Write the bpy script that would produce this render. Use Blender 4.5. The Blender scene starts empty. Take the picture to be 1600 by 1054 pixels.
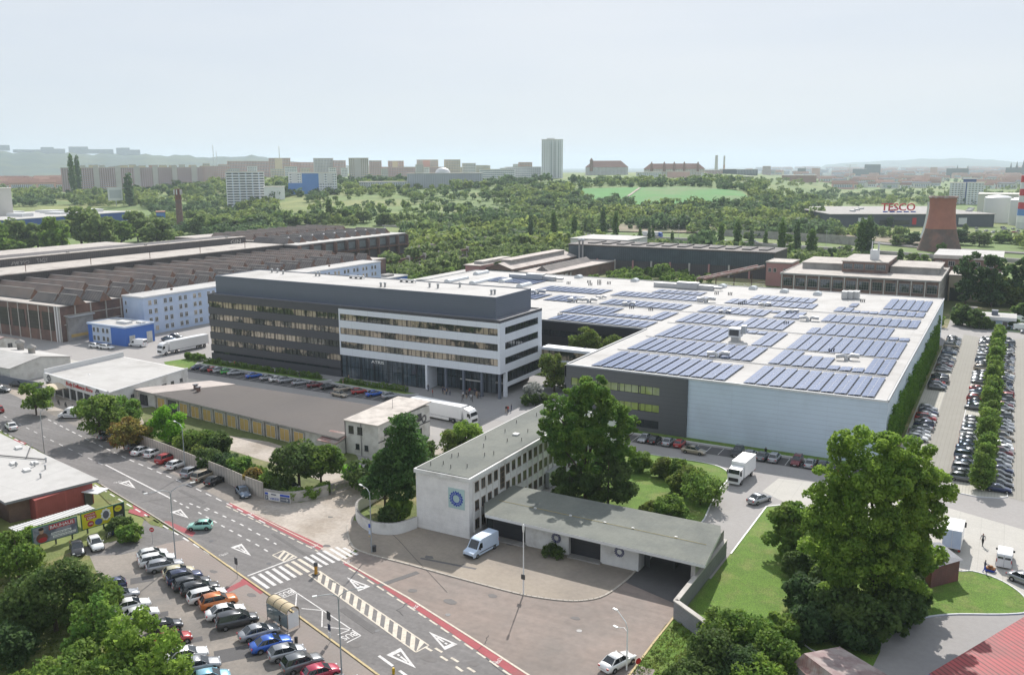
import bpy, math, random, bmesh
import numpy as np
from mathutils import Vector, Matrix
R_ = math.radians
SC = bpy.context.scene
COL = SC.collection
# ------------------------------------------------------------------ camera
# world axes: X runs along the factory fronts, Y away along the long walls, Z up; metres
FPX, CH, AZ = 1385.0, 56.0, R_(29.3)
def _n(v): return v / np.linalg.norm(v)
_v1 = _n(np.array([787., 270., -FPX])); _v2 = _n(np.array([-2508., 256.5, -FPX]))
_up = _n(np.cross(_v1, _v2))
if _up[1] < 0: _up = -_up
_fh = np.array([0, 0, -1.]); _fh = _n(_fh - _up * (_fh @ _up))
_C0 = np.array([np.cross(_fh, _up), _fh, _up])
_ROT = np.array([[math.cos(AZ), -math.sin(AZ), 0], [math.sin(AZ), math.cos(AZ), 0], [0, 0, 1.]])
CR = _ROT @ _C0                                  # camera axes -> world
cam_d = bpy.data.cameras.new('camera'); cam = bpy.data.objects.new('camera', cam_d); COL.objects.link(cam)
cam_d.sensor_width = 36; cam_d.lens = FPX / 1600 * 36; cam_d.clip_start = 1; cam_d.clip_end = 60000
M4 = Matrix.Identity(4)
for i in range(3):
    for j in range(3): M4[i][j] = CR[i, j]
M4.translation = (0, 0, CH); cam.matrix_world = M4
SC.camera = cam
# ------------------------------------------------------------------ sky, sun, exposure
SUN_AZ, SUN_EL = R_(-18.8), R_(40)               # azimuth of the sun measured from +Y towards +X
w = bpy.data.worlds.new('World'); SC.world = w; w.use_nodes = True
nt = w.node_tree; bg = nt.nodes['Background']
sky = nt.nodes.new('ShaderNodeTexSky'); sky.sky_type = 'NISHITA'; sky.sun_disc = False
sky.sun_elevation = SUN_EL; sky.sun_rotation = SUN_AZ; sky.air_density = 1.0; sky.dust_density = 3.0; sky.altitude = 200
mx = nt.nodes.new('ShaderNodeMix'); mx.data_type = 'RGBA'; mx.inputs[0].default_value = .88
# thin milky high cloud over the blue, a little uneven
tc = nt.nodes.new('ShaderNodeTexCoord'); mpp = nt.nodes.new('ShaderNodeMapping'); mpp.inputs['Scale'].default_value = (1.2, 2.4, 9); nt.links.new(tc.outputs['Generated'], mpp.inputs['Vector'])
cn = nt.nodes.new('ShaderNodeTexNoise'); cn.inputs['Scale'].default_value = 1.6; cn.inputs['Detail'].default_value = 5; cn.inputs['Roughness'].default_value = .55; nt.links.new(mpp.outputs[0], cn.inputs['Vector'])
cm = nt.nodes.new('ShaderNodeMix'); cm.data_type = 'RGBA'; nt.links.new(cn.outputs[0], cm.inputs[0]); cm.inputs[6].default_value = (6.9, 7.75, 9.1, 1); cm.inputs[7].default_value = (8.6, 9.0, 9.7, 1)
nt.links.new(sky.outputs[0], mx.inputs[6]); nt.links.new(cm.outputs[2], mx.inputs[7])
nt.links.new(mx.outputs[2], bg.inputs[0]); bg.inputs[1].default_value = .085
sd = bpy.data.lights.new('sun', 'SUN'); sd.energy = 5.0; sd.angle = R_(.6); sd.color = (1, .955, .9)
so = bpy.data.objects.new('sun', sd); COL.objects.link(so)
_s = Vector((math.sin(SUN_AZ) * math.cos(SUN_EL), math.cos(SUN_AZ) * math.cos(SUN_EL), math.sin(SUN_EL)))
so.rotation_euler = _s.to_track_quat('Z', 'Y').to_euler(); so.location = (0, 0, 400)
SC.view_settings.view_transform = 'Standard'; SC.view_settings.look = 'None'
SC.view_settings.exposure = 0.12; SC.view_settings.gamma = 1
SC.cycles.max_bounces = 8; SC.cycles.diffuse_bounces = 3; SC.cycles.glossy_bounces = 3; SC.cycles.volume_bounces = 3
SC.cycles.transparent_max_bounces = 8; SC.cycles.use_adaptive_sampling = True; SC.cycles.adaptive_threshold = .02
SC.cycles.caustics_reflective = False; SC.cycles.caustics_refractive = False

# ------------------------------------------------------------------ survey helpers: photo pixel -> point on the ground (or at height z)
def ray(px, py): return CR @ _n(np.array([px - 800., 527. - py, -FPX]))
def g(px, py, z=0.):
    d = ray(px, py); t = (z - CH) / d[2]; return (float(d[0] * t), float(d[1] * t))
def hgt(px, py, top):
    x, y = g(px, py)
    lo, hi = 0., 120.
    for _ in range(40):
        m = (lo + hi) / 2
        c = CR.T @ np.array([x, y, m - CH])
        if 527 - FPX * c[1] / -c[2] > top: lo = m
        else: hi = m
    return lo
def polar(px, D):
    """ground position at distance D in the bearing of photo column px"""
    t = math.atan((px - 800) / FPX) - AZ
    return D * math.sin(t), D * math.cos(t)
def sm(x, a, b):
    t = np.clip((x - a) / (b - a), 0, 1); return t * t * (3 - 2 * t)
_LP = np.array([-900, -300, 0, 120, 230, 300, 345, 400, 440, 470, 520, 620, 760, 1200, 1270, 1330, 1430, 1500, 1580, 1700, 2200])
_LY = np.array([236, 236, 238.5, 241, 243, 244, 247, 244, 249, 254, 257, 261, 262, 262, 262, 258, 254, 253.5, 259, 262, 262])
def elev(x, y):
    x = np.asarray(x, float); y = np.asarray(y, float)
    D = np.hypot(x, y); t = np.arctan2(x, y) + AZ
    c = np.cos(t); c = np.where(c < .35, .35, c)
    px = 800 + FPX * np.sin(t) / c
    plat = 34 * np.where(px < 480, sm(D, 1080, 1600) + (sm(D, 620, 1500) - sm(D, 1080, 1600)) * sm(px, 330, 480), sm(D, 620, 1500)) * (1 - sm(px, 1120, 1330)) * (1 - .45 * (1 - sm(px, 60, 420)))
    plat = plat * (1 - .9 * sm(D, 3000, 6000)) + 5 * np.sin(D / 170. + px / 160.) * sm(D, 700, 1100) * (1 - sm(D, 2200, 2900)) * .5
    ly = np.interp(px, _LP, _LY)
    Dm = np.where(px < 620, 6500., 15000.)
    hill = np.maximum(0, (263.3 - ly) / FPX * Dm + 44) * np.exp(-((D - Dm) / (Dm * .16)) ** 2) * (ly < 261.5)
    hill *= 1 + .04 * np.sin(px / 9.) + .03 * np.sin(px / 3.7)
    return np.where(D < 450, 0, plat + hill)
def far(px, py):
    """first hit of the view ray with the terrain"""
    d = ray(px, py)
    t = np.concatenate([np.linspace(300, 4000, 1500), np.linspace(4005, 20000, 1500)])
    x, y, z = d[0] * t, d[1] * t, CH + d[2] * t
    k = np.nonzero(z < elev(x, y))[0]
    i = k[0] if len(k) else len(t) - 1
    return float(x[i]), float(y[i]), float(elev(x[i], y[i]))

# ------------------------------------------------------------------ materials
MATS = {}
def mat(name, col, rough=.85, var=.12, vs=.4, metal=0, lines=(), col2=None, mixs=.05, mixc=(.45, .6), bump=0, bs=3, coat=0, spec=.5, trans=0, fine=0, streak=0):
    """procedural surface: base colour, large patches of col2, noise of strength var, joint lines [(axis, spacing, width, factor)]"""
    if name in MATS: return MATS[name]
    m = bpy.data.materials.new(name); m.use_nodes = True; T = m.node_tree; N = T.nodes; L = T.links
    p = N['Principled BSDF']; p.inputs['Roughness'].default_value = rough; p.inputs['Metallic'].default_value = metal
    p.inputs['Specular IOR Level'].default_value = spec
    if coat: p.inputs['Coat Weight'].default_value = coat; p.inputs['Coat Roughness'].default_value = .05
    geo = N.new('ShaderNodeNewGeometry'); pos = geo.outputs['Position']
    def noise(scale, det=4, rgh=.6):
        n = N.new('ShaderNodeTexNoise'); n.inputs['Scale'].default_value = scale; n.inputs['Detail'].default_value = det
        n.inputs['Roughness'].default_value = rgh; L.new(pos, n.inputs['Vector']); return n.outputs[0]
    def rng(v, a, b, c, d):
        r = N.new('ShaderNodeMapRange'); L.new(v, r.inputs[0])
        for i, q in enumerate((a, b, c, d)): r.inputs[i + 1].default_value = q
        return r.outputs[0]
    rgb = N.new('ShaderNodeRGB'); rgb.outputs[0].default_value = (*col, 1); cur = rgb.outputs[0]
    def mix(a, b, f, mode='MIX'):
        x = N.new('ShaderNodeMix'); x.data_type = 'RGBA'; x.blend_type = mode
        if isinstance(f, float): x.inputs[0].default_value = f
        else: L.new(f, x.inputs[0])
        L.new(a, x.inputs[6])
        if isinstance(b, tuple): x.inputs[7].default_value = (*b, 1)
        else: L.new(b, x.inputs[7])
        return x.outputs[2]
    if col2: cur = mix(cur, col2, rng(noise(mixs, 5), mixc[0], mixc[1], 0, 1))
    def mult(cur, fac):
        v = N.new('ShaderNodeVectorMath'); v.operation = 'SCALE'; L.new(cur, v.inputs[0]); L.new(fac, v.inputs['Scale']); return v.outputs[0]
    if var: cur = mult(cur, rng(noise(vs, 6, .65), .25, .75, 1 - var, 1 + var))
    if fine: cur = mult(cur, rng(noise(vs * 14, 3), .3, .7, 1 - fine, 1 + fine))
    if streak:                                    # wear along the direction of travel
        mp = N.new('ShaderNodeMapping'); mp.inputs['Rotation'].default_value = (0, 0, R_(17)); mp.inputs['Scale'].default_value = (.035, .9, 1); L.new(pos, mp.inputs['Vector'])
        sn = N.new('ShaderNodeTexNoise'); sn.inputs['Scale'].default_value = 1; sn.inputs['Detail'].default_value = 4; L.new(mp.outputs[0], sn.inputs['Vector']); cur = mult(cur, rng(sn.outputs[0], .3, .7, 1 - streak, 1 + streak))
    if lines:
        sep = N.new('ShaderNodeSeparateXYZ'); L.new(pos, sep.inputs[0])
        for ax, spc, wd, fac in lines:
            if ax == 'd':
                a0 = N.new('ShaderNodeMath'); a0.operation = 'ADD'; L.new(sep.outputs[0], a0.inputs[0]); L.new(sep.outputs[1], a0.inputs[1]); src = a0.outputs[0]
            else: src = sep.outputs['xyz'.index(ax)]
            a = N.new('ShaderNodeMath'); a.operation = 'DIVIDE'; L.new(src, a.inputs[0]); a.inputs[1].default_value = spc
            b = N.new('ShaderNodeMath'); b.operation = 'FRACT'; L.new(a.outputs[0], b.inputs[0])
            c = N.new('ShaderNodeMath'); c.operation = 'LESS_THAN'; L.new(b.outputs[0], c.inputs[0]); c.inputs[1].default_value = wd / spc
            cur = mult(cur, rng(c.outputs[0], 0, 1, 1, fac))
    L.new(cur, p.inputs['Base Color'])
    if bump:
        bn = N.new('ShaderNodeBump'); bn.inputs['Strength'].default_value = bump; bn.inputs['Distance'].default_value = .2
        L.new(noise(bs, 4), bn.inputs['Height']); L.new(bn.outputs[0], p.inputs['Normal'])
    if trans:                                     # thin leaves let light through
        tr = N.new('ShaderNodeBsdfTranslucent'); L.new(mult(cur, rng(pos, 0, 1, 1.35, 1.35)), tr.inputs[0])
        ms = N.new('ShaderNodeMixShader'); ms.inputs[0].default_value = trans
        L.new(p.outputs[0], ms.inputs[1]); L.new(tr.outputs[0], ms.inputs[2]); L.new(ms.outputs[0], N['Material Output'].inputs[0])
    MATS[name] = m; return m
def leaf(name, c, c2, var=.45, vs=.35, mixs=.5): return mat(name, c, .7, var, vs, col2=c2, mixs=mixs, mixc=(.42, .62), trans=.48, spec=.2)
def paint(name, c, metal=0): return mat('paint_' + name, c, .32, .03, 1, metal, coat=.8)
M = dict(
 asphalt=mat('asphalt', (.168, .158, .153), .9, .1, .12, col2=(.150, .142, .138), mixs=.05, fine=.14, streak=.13),
 asphalt2=mat('asphalt_patch', (.1, .096, .096), .9, .12, .5, fine=.1),
 apron=mat('apron_asphalt', (.25, .20, .172), .9, .16, .07, col2=(.195, .17, .152), mixs=.05, mixc=(.4, .62), fine=.1, streak=.08),
 plaza=mat('tan_asphalt', (.30, .255, .205), .9, .12, .1, col2=(.25, .215, .18), mixs=.06, fine=.08),
 yard=mat('yard_paving', (.315, .298, .285), .9, .05, .1, fine=.05),
 concrete=mat('concrete_slabs', (.45, .43, .39), .9, .07, .2, lines=(('x', 3.2, .08, .86), ('y', 3.2, .08, .86)), fine=.06),
 pavers=mat('lot_pavers', (.29, .275, .24), .9, .06, .3, lines=(('x', .8, .1, .86), ('y', .8, .1, .88)), fine=.08),
 bay=mat('bay_grass_pavers', (.47, .45, .39), .9, .1, .5, lines=(('x', .5, .12, .82), ('y', .5, .12, .82))),
 gravel=mat('pale_gravel', (.42, .37, .32), .95, .2, .12, col2=(.33, .28, .23), mixs=.09, fine=.14, bump=.3),
 pave=mat('pink_pavement', (.27, .225, .20), .9, .12, .2, lines=(('x', .6, .03, .88), ('y', .6, .03, .88)), col2=(.23, .20, .18), mixs=.1, fine=.06),
 lotasph=mat('worn_lot_asphalt', (.25, .22, .19), .92, .2, .15, col2=(.17, .158, .145), mixs=.07, fine=.1),
 office_pave=mat('office_paving', (.30, .29, .285), .88, .04, .4, lines=(('x', 1.2, .05, .85), ('y', 1.2, .05, .85))),
 kerb=mat('kerb_stone', (.42, .38, .33), .9, .15, 1, lines=(('x', 1, .06, .7),)),
 kerby=mat('kerb_yellow', (.50, .40, .22), .9, .25, 1),
 white_mark=mat('white_marking', (.60, .58, .56), .8, .2, 1.5, fine=.16, col2=(.30, .29, .28), mixs=1.3, mixc=(.55, .8)),
 cream_mark=mat('cream_marking', (.58, .52, .43), .8, .2, 1.5, fine=.16, col2=(.32, .29, .26), mixs=1.3, mixc=(.55, .8)),
 red_lane=mat('red_lane', (.33, .07, .08), .85, .15, .5, col2=(.26, .085, .085), mixs=.2, fine=.1),
 lawn=mat('lawn_grass', (.105, .19, .022), .95, .2, .5, col2=(.19, .21, .06), mixs=.22, mixc=(.48, .72), fine=.45, bump=.5, bs=6),
 rough_grass=mat('rough_grass', (.13, .16, .045), .95, .3, .3, col2=(.24, .20, .09), mixs=.14, mixc=(.5, .65), fine=.35, bump=.6),
 meadow=mat('meadow_grass', (.075, .23, .05), .95, .12, .02, col2=(.13, .19, .07), mixs=.01),
 terrain=mat('terrain_ground', (.12, .18, .045), .95, .3, .03, col2=(.20, .22, .07), mixs=.008, mixc=(.48, .62), fine=.2),
 hill=mat('hill_forest', (.03, .055, .05), .95, .3, .01, col2=(.06, .08, .045), mixs=.004),
 scrub=mat('scrub_ground', (.11, .135, .04), .95, .35, .08, col2=(.22, .19, .1), mixs=.02, mixc=(.5, .62), fine=.3),
 dirt=mat('dry_embankment', (.25, .20, .14), .95, .3, .1, col2=(.12, .14, .06), mixs=.04, fine=.2),
 soil=mat('rubble_soil', (.19, .16, .13), .95, .35, .15, col2=(.09, .11, .04), mixs=.05, fine=.3),
 white_wall=mat('white_render', (.70, .69, .67), .85, .1, .6, col2=(.50, .48, .45), mixs=.35, mixc=(.5, .72)),
 white_stone=mat('white_stone_cladding', (.78, .76, .74), .8, .08, .7, lines=(('z', .75, .03, .9), ('x', 1.1, .02, .93)), col2=(.72, .70, .68), mixs=.5),
 old_white=mat('weathered_white', (.60, .59, .55), .9, .15, .7, col2=(.40, .38, .33), mixs=.3, mixc=(.5, .72)),
 clad_white=mat('white_panel', (.74, .77, .80), .42, .03, .2, lines=(('z', 1.0, .05, .80),)),
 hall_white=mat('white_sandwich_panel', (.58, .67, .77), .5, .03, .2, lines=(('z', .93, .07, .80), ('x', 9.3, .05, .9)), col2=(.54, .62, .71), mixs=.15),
 office_white=mat('white_facade_panel', (.74, .77, .82), .45, .03, .2, lines=(('x', 5.6, .05, .7), ('y', 5.6, .05, .7), ('z', 1.0, .03, .85))),
 clad_dark=mat('dark_panel', (.07, .07, .08), .5, .04, .2, lines=(('z', 1.0, .05, .7), ('x', 4, .05, .75))),
 clad_slate=mat('slate_panel', (.125, .142, .18), .45, .04, .2, lines=(('z', .6, .04, .82),)),
 clad_black=mat('near_black_panel', (.035, .035, .042), .5, .04, .2, lines=(('z', 1.0, .05, .7),)),
 hall_dark=mat('grey_panel', (.10, .105, .115), .5, .04, .2, lines=(('z', .93, .05, .75), ('x', 8, .05, .8))),
 roof_white=mat('white_membrane', (.465, .452, .433), .85, .07, .5, col2=(.38, .365, .345), mixs=.11, mixc=(.46, .7), fine=.03, lines=(('x', 20.2, .14, .86), ('y', 20.2, .14, .86), ('x', 1.55, .05, .95))),
 parapet=mat('parapet_metal', (.36, .37, .38), .5, .03, 1),
 parapet_w=mat('parapet_white', (.66, .66, .66), .5, .03, 1),
 bitumen=mat('grey_green_bitumen', (.17, .178, .155), .9, .12, .15, lines=(('x', 1.0, .04, .9),), col2=(.135, .145, .13), mixs=.14, fine=.08),
 bitumen_d=mat('dark_bitumen', (.112, .098, .09), .9, .16, .12, col2=(.09, .08, .075), mixs=.06, lines=(('x', 5, .1, .85),), fine=.06),
 roof_tan=mat('tan_roof', (.50, .44, .40), .9, .12, .2, col2=(.42, .37, .34), mixs=.15),
 roof_pale=mat('pale_mottled_roof', (.55, .50, .45), .9, .12, .5, col2=(.42, .38, .34), mixs=.4, fine=.06),
 roof_old=mat('stained_old_roof', (.46, .42, .38), .9, .2, .15, col2=(.27, .24, .22), mixs=.15, mixc=(.5, .66), fine=.1),
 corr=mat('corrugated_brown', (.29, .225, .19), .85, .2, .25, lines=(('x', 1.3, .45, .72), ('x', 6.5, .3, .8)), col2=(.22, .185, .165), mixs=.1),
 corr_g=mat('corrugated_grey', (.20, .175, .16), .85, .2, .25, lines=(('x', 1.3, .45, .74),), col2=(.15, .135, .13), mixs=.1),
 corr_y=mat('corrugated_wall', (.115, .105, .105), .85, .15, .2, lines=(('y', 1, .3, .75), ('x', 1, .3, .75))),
 corr_white=mat('corrugated_white', (.62, .62, .60), .6, .08, .4, lines=(('y', .45, .18, .35),)),
 red_roof=mat('red_metal_roof', (.36, .05, .055), .6, .12, .4, lines=(('d', .9, .3, .5), ('d', 9, .12, .4)), col2=(.28, .06, .06), mixs=.3),
 red_old=mat('old_red_roof', (.30, .17, .15), .85, .2, .7, col2=(.36, .30, .27), mixs=.35, lines=(('x', .5, .07, .8),)),
 brick=mat('red_brick', (.215, .085, .07), .9, .16, .5, lines=(('z', .25, .03, 1.2), ('x', .5, .03, 1.15), ('y', .5, .03, 1.15)), col2=(.17, .08, .065), mixs=.3),
 brick_b=mat('brown_brick', (.20, .125, .10), .9, .2, .4, lines=(('z', .25, .03, 1.15),), col2=(.145, .10, .09), mixs=.15),
 brick_s=mat('bright_brick', (.30, .075, .065), .9, .14, .6, lines=(('z', .2, .03, 1.2), ('x', .4, .03, 1.15), ('y', .4, .03, 1.15))),
 conc=mat('plain_concrete', (.36, .34, .32), .9, .15, .4, col2=(.28, .265, .25), mixs=.25),
 conc_w=mat('pale_concrete', (.50, .47, .43), .9, .12, .5, col2=(.38, .35, .32), mixs=.3, mixc=(.5, .7)),
 conc_d=mat('grey_concrete', (.235, .235, .25), .9, .12, .5, lines=(('z', .5, .03, .85),), fine=.1),
 fence=mat('fence_panel', (.52, .47, .41), .9, .12, .6, lines=(('x', .9, .14, .62),), col2=(.43, .39, .35), mixs=.2),
 blue=mat('blue_render', (.065, .16, .48), .8, .08, .4),
 blue_pale=mat('pale_blue_render', (.50, .58, .72), .85, .06, .3, col2=(.44, .53, .68), mixs=.2),
 blue_ware=mat('blue_sheet', (.03, .085, .32), .6, .05, .1, lines=(('d', 3, .3, .85),)),
 pink=mat('pink_render', (.46, .24, .23), .85, .12, .4, col2=(.40, .22, .21), mixs=.2),
 cream=mat('cream_render', (.56, .48, .36), .85, .1, .4),
 yellow=mat('yellow_door', (.55, .38, .14), .75, .1, .8, lines=(('x', .5, .03, .85),), fine=.05),
 glass=mat('dark_glass', (.028, .035, .04), .06, .3, .5, spec=.8),
 glass_l=mat('lobby_glass', (.055, .075, .095), .04, .35, .25, spec=.9, col2=(.12, .14, .16), mixs=.12, mixc=(.5, .58), lines=(('x', 1.35, .09, .25), ('z', 3.1, .08, .3))),
 glass_b=mat('blind_glass', (.05, .055, .045), .06, .25, .5, spec=.8, col2=(.42, .34, .25), mixs=.16, mixc=(.46, .53)),
 glass_g=mat('green_glass', (.24, .32, .06), .15, .25, .5, spec=.5, col2=(.28, .33, .18), mixs=.2),
 frame_w=mat('white_frame', (.66, .65, .63), .6, .03, 1), frame_d=mat('dark_frame', (.03, .03, .035), .5, .03, 1),
 metal=mat('galvanised_metal', (.42, .43, .44), .45, .1, 1, .3), metal_d=mat('dark_metal', (.07, .07, .075), .5, .1, 1),
 pole=mat('lamp_pole_metal', (.33, .36, .38), .5, .08, 1, .2), lampc=mat('lamp_cover', (.75, .75, .74), .4, .02, 1),
 duct=mat('duct_metal', (.50, .50, .50), .4, .06, 1, .35), dome=mat('skylight_dome', (.55, .58, .60), .25, .06, .6, spec=.7),
 solar=mat('solar_cell', (.034, .08, .20), .35, .25, .6, spec=.3),
 rubber=mat('tyre_rubber', (.015, .015, .016), .8, .1, 2), rim=mat('wheel_rim', (.45, .45, .46), .3, .05, 2, .7),
 cglass=mat('car_glass', (.018, .024, .03), .05, .1, 1, spec=.9), lamp_red=mat('tail_lamp_red', (.45, .02, .02), .3, 0), headl=mat('headlamp_glass', (.7, .72, .75), .15, 0, spec=.9),
 plastic=mat('black_plastic', (.03, .03, .032), .6, .1, 2), truckw=mat('truck_white', (.80, .80, .80), .4, .02, 1, coat=.4),
 bark=mat('tree_bark', (.085, .062, .045), .9, .3, 2, bump=.5), wood=mat('weathered_wood', (.20, .14, .09), .85, .2, 2),
 rust=mat('rusty_steel', (.14, .075, .05), .85, .3, .8, col2=(.09, .06, .05), mixs=.3),
 skin=mat('skin', (.45, .28, .2), .6, .05, 5), hairm=mat('dark_hair', (.03, .02, .015), .7, .1, 5),
 cloth_b=mat('dark_blue_cloth', (.03, .04, .09), .85, .1, 5), cloth_k=mat('black_cloth', (.02, .02, .022), .85, .1, 5), cloth_w=mat('white_cloth', (.6, .6, .6), .85, .1, 5),
 cloth_r=mat('red_cloth', (.4, .06, .05), .85, .1, 5), cloth_bl=mat('work_blue_cloth', (.03, .08, .42), .85, .1, 5), cloth_g=mat('grey_cloth', (.17, .17, .18), .85, .1, 5), cloth_t=mat('tan_cloth', (.38, .27, .18), .85, .1, 5),
)
LEAF = dict(
 mid=leaf('leaf_mid', (.12, .205, .042), (.175, .245, .05)), bright=leaf('leaf_bright', (0.186, 0.371, 0.034), (0.126, 0.288, 0.034)),
 dark=leaf('leaf_dark', (0.076, 0.126, 0.037), (0.119, 0.169, 0.051)), olive=leaf('leaf_olive', (.115, .17, .04), (.17, .205, .05)),
 autumn=leaf('leaf_autumn', (0.254, 0.177, 0.051), (0.186, 0.194, 0.051)), pine=leaf('needle', (0.059, 0.126, 0.037), (0.101, 0.177, 0.051)),
 lush=leaf('leaf_lush', (0.106, 0.206, 0.044), (0.175, 0.263, 0.050)), lime=leaf('leaf_lime', (.235, .34, .06), (.14, .235, .045)),
 hazy=leaf('leaf_far', (0.131, 0.194, 0.069), (0.213, 0.269, 0.081)), hazy_d=leaf('leaf_far_dark', (0.081, 0.131, 0.060), (0.119, 0.181, 0.069)), hazy_l=leaf('leaf_far_light', (0.186, 0.254, 0.068), (0.254, 0.288, 0.085)),
 poplar=leaf('leaf_poplar', (0.085, 0.144, 0.037), (0.126, 0.194, 0.051)), ivy=leaf('leaf_ivy', (0.076, 0.160, 0.020), (0.126, 0.220, 0.025)), blossom=leaf('blossom', (.42, .43, .42), (.24, .26, .22)),
 orange=leaf('blossom_orange', (0.800, 0.338, 0.101), (0.800, 0.270, 0.085)), blueg=leaf('leaf_blue_green', (.055, .10, .04), (.085, .14, .05)))

# ------------------------------------------------------------------ mesh builder
class MB:
    def __init__(s): s.v = []; s.f = []; s.m = []; s.mats = []; s.sm = []
    def mi(s, m):
        if isinstance(m, str): m = M[m]
        if m not in s.mats: s.mats.append(m)
        return s.mats.index(m)
    def add(s, vs, fs, m, smooth=False):
        k = len(s.v); s.v += [tuple(map(float, q)) for q in vs]; i = s.mi(m)
        for f in fs: s.f.append([k + q for q in f]); s.m.append(i); s.sm.append(smooth)
        return s
    def box(s, x0, x1, y0, y1, z0, z1, m, top=None, rot=0, c=None):
        if x0 > x1: x0, x1 = x1, x0
        if y0 > y1: y0, y1 = y1, y0
        v = [(x, y, z) for z in (z0, z1) for x, y in ((x0, y0), (x1, y0), (x1, y1), (x0, y1))]
        if rot:
            cx, cy = c or ((x0 + x1) / 2, (y0 + y1) / 2); q, r = math.cos(rot), math.sin(rot)
            v = [(cx + (x - cx) * q - (y - cy) * r, cy + (x - cx) * r + (y - cy) * q, z) for x, y, z in v]
        s.add(v, [(0, 3, 2, 1), (0, 1, 5, 4), (1, 2, 6, 5), (2, 3, 7, 6), (3, 0, 4, 7)], m)
        s.add([v[4], v[5], v[6], v[7]], [(0, 1, 2, 3)], top or m); return s
    def prism(s, pts, z0, z1, m, top=None):
        n = len(pts); a = sum(pts[i][0] * pts[(i + 1) % n][1] - pts[(i + 1) % n][0] * pts[i][1] for i in range(n))
        if a < 0: pts = pts[::-1]
        s.add([(x, y, z0) for x, y in pts] + [(x, y, z1) for x, y in pts], [(i, (i + 1) % n, n + (i + 1) % n, n + i) for i in range(n)], m)
        s.add([(x, y, z1) for x, y in pts], [tuple(range(n))], top or m); return s
    def sheet(s, pts, z, m):
        n = len(pts); a = sum(pts[i][0] * pts[(i + 1) % n][1] - pts[(i + 1) % n][0] * pts[i][1] for i in range(n))
        if a < 0: pts = pts[::-1]
        s.add([(p[0], p[1], z) for p in pts], [tuple(range(n))], m); return s
    def extr(s, prof, x0, x1, axis, m, mcap=None):
        """profile [(u,z)] extruded along axis 'x' (u=y) or 'y' (u=x)"""
        P = (lambda u, z, t: (t, u, z)) if axis == 'x' else (lambda u, z, t: (u, t, z)); n = len(prof)
        s.add([P(u, z, x0) for u, z in prof] + [P(u, z, x1) for u, z in prof], [(i, (i + 1) % n, n + (i + 1) % n, n + i) for i in range(n)], m)
        s.add([P(u, z, x0) for u, z in prof], [tuple(range(n))], mcap or m); s.add([P(u, z, x1) for u, z in prof], [tuple(range(n))[::-1]], mcap or m); return s
    def tube(s, pts, r, m, n=8, cap=True, smooth=True):
        pts = [Vector(p) for p in pts]; rr = r if isinstance(r, (list, tuple)) else [r] * len(pts); rings = []
        for i, p in enumerate(pts):
            d = (pts[min(i + 1, len(pts) - 1)] - pts[max(i - 1, 0)]).normalized()
            a = Vector((0, 0, 1)) if abs(d.z) < .9 else Vector((1, 0, 0)); u = d.cross(a).normalized(); v = d.cross(u)
            rings.append([p + (u * math.cos(t) + v * math.sin(t)) * rr[i] for t in [2 * math.pi * k / n for k in range(n)]])
        vs = [q for r_ in rings for q in r_]; fs = []
        for i in range(len(pts) - 1):
            for k in range(n): fs.append((i * n + k, i * n + (k + 1) % n, (i + 1) * n + (k + 1) % n, (i + 1) * n + k))
        s.add(vs, fs, m, smooth)
        if cap: s.add(rings[0], [tuple(range(n))[::-1]], m); s.add(rings[-1], [tuple(range(n))], m)
        return s
    def lathe(s, prof, m, c=(0, 0), n=16, smooth=True):
        vs = [(c[0] + r * math.cos(2 * math.pi * k / n), c[1] + r * math.sin(2 * math.pi * k / n), z) for r, z in prof for k in range(n)]
        fs = [(i * n + k, i * n + (k + 1) % n, (i + 1) * n + (k + 1) % n, (i + 1) * n + k) for i in range(len(prof) - 1) for k in range(n)]
        s.add(vs, fs, m, smooth)
        s.add(vs[-n:], [tuple(range(n))], m); return s
    def text(s, txt, mw, m, size=1, ext=.02, italic=0, fit=None):
        cu = bpy.data.curves.new('t', 'FONT'); cu.body = txt; cu.size = size; cu.extrude = ext; cu.shear = italic; cu.align_x = 'CENTER'; cu.align_y = 'CENTER'; cu.resolution_u = 3
        cu.offset = .012 * size
        o = bpy.data.objects.new('t', cu); COL.objects.link(o); dg = bpy.context.evaluated_depsgraph_get(); me = o.evaluated_get(dg).to_mesh()
        vs = [Vector(q.co) for q in me.vertices]
        if fit and vs:
            x0 = min(q.x for q in vs); x1 = max(q.x for q in vs); y0 = min(q.y for q in vs); y1 = max(q.y for q in vs)
            vs = [Vector(((q.x - (x0 + x1) / 2) * fit[0] / (x1 - x0), (q.y - (y0 + y1) / 2) * fit[1] / (y1 - y0), q.z)) for q in vs]
        s.add([mw @ q for q in vs], [tuple(p.vertices) for p in me.polygons], m)
        o.to_mesh_clear(); bpy.data.objects.remove(o); bpy.data.curves.remove(cu); return s
    def mesh(s, name='mesh'):
        me = bpy.data.meshes.new(name); me.from_pydata(s.v, [], s.f)
        for m in s.mats: me.materials.append(m)
        me.polygons.foreach_set('material_index', s.m); me.polygons.foreach_set('use_smooth', s.sm); me.update(); return me
    def build(s, name, parent=None, world=True, **kw):
        if parent is not None and world and parent.location.length > 0:
            L = parent.location; s.v = [(a - L.x, b - L.y, c - L.z) for a, b, c in s.v]
        return put(name, s.mesh(name), parent, **kw)
def put(name, me, parent=None, loc=(0, 0, 0), rz=0, sc=1, label=None, cat=None, group=None, kind=None):
    o = bpy.data.objects.new(name, me); COL.objects.link(o); o.parent = parent; o.location = loc; o.rotation_euler = (0, 0, rz)
    o.scale = (sc, sc, sc) if not isinstance(sc, (tuple, list)) else sc
    if label: o['label'] = label
    if cat: o['category'] = cat
    if group: o['group'] = group
    if kind: o['kind'] = kind
    return o
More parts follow.
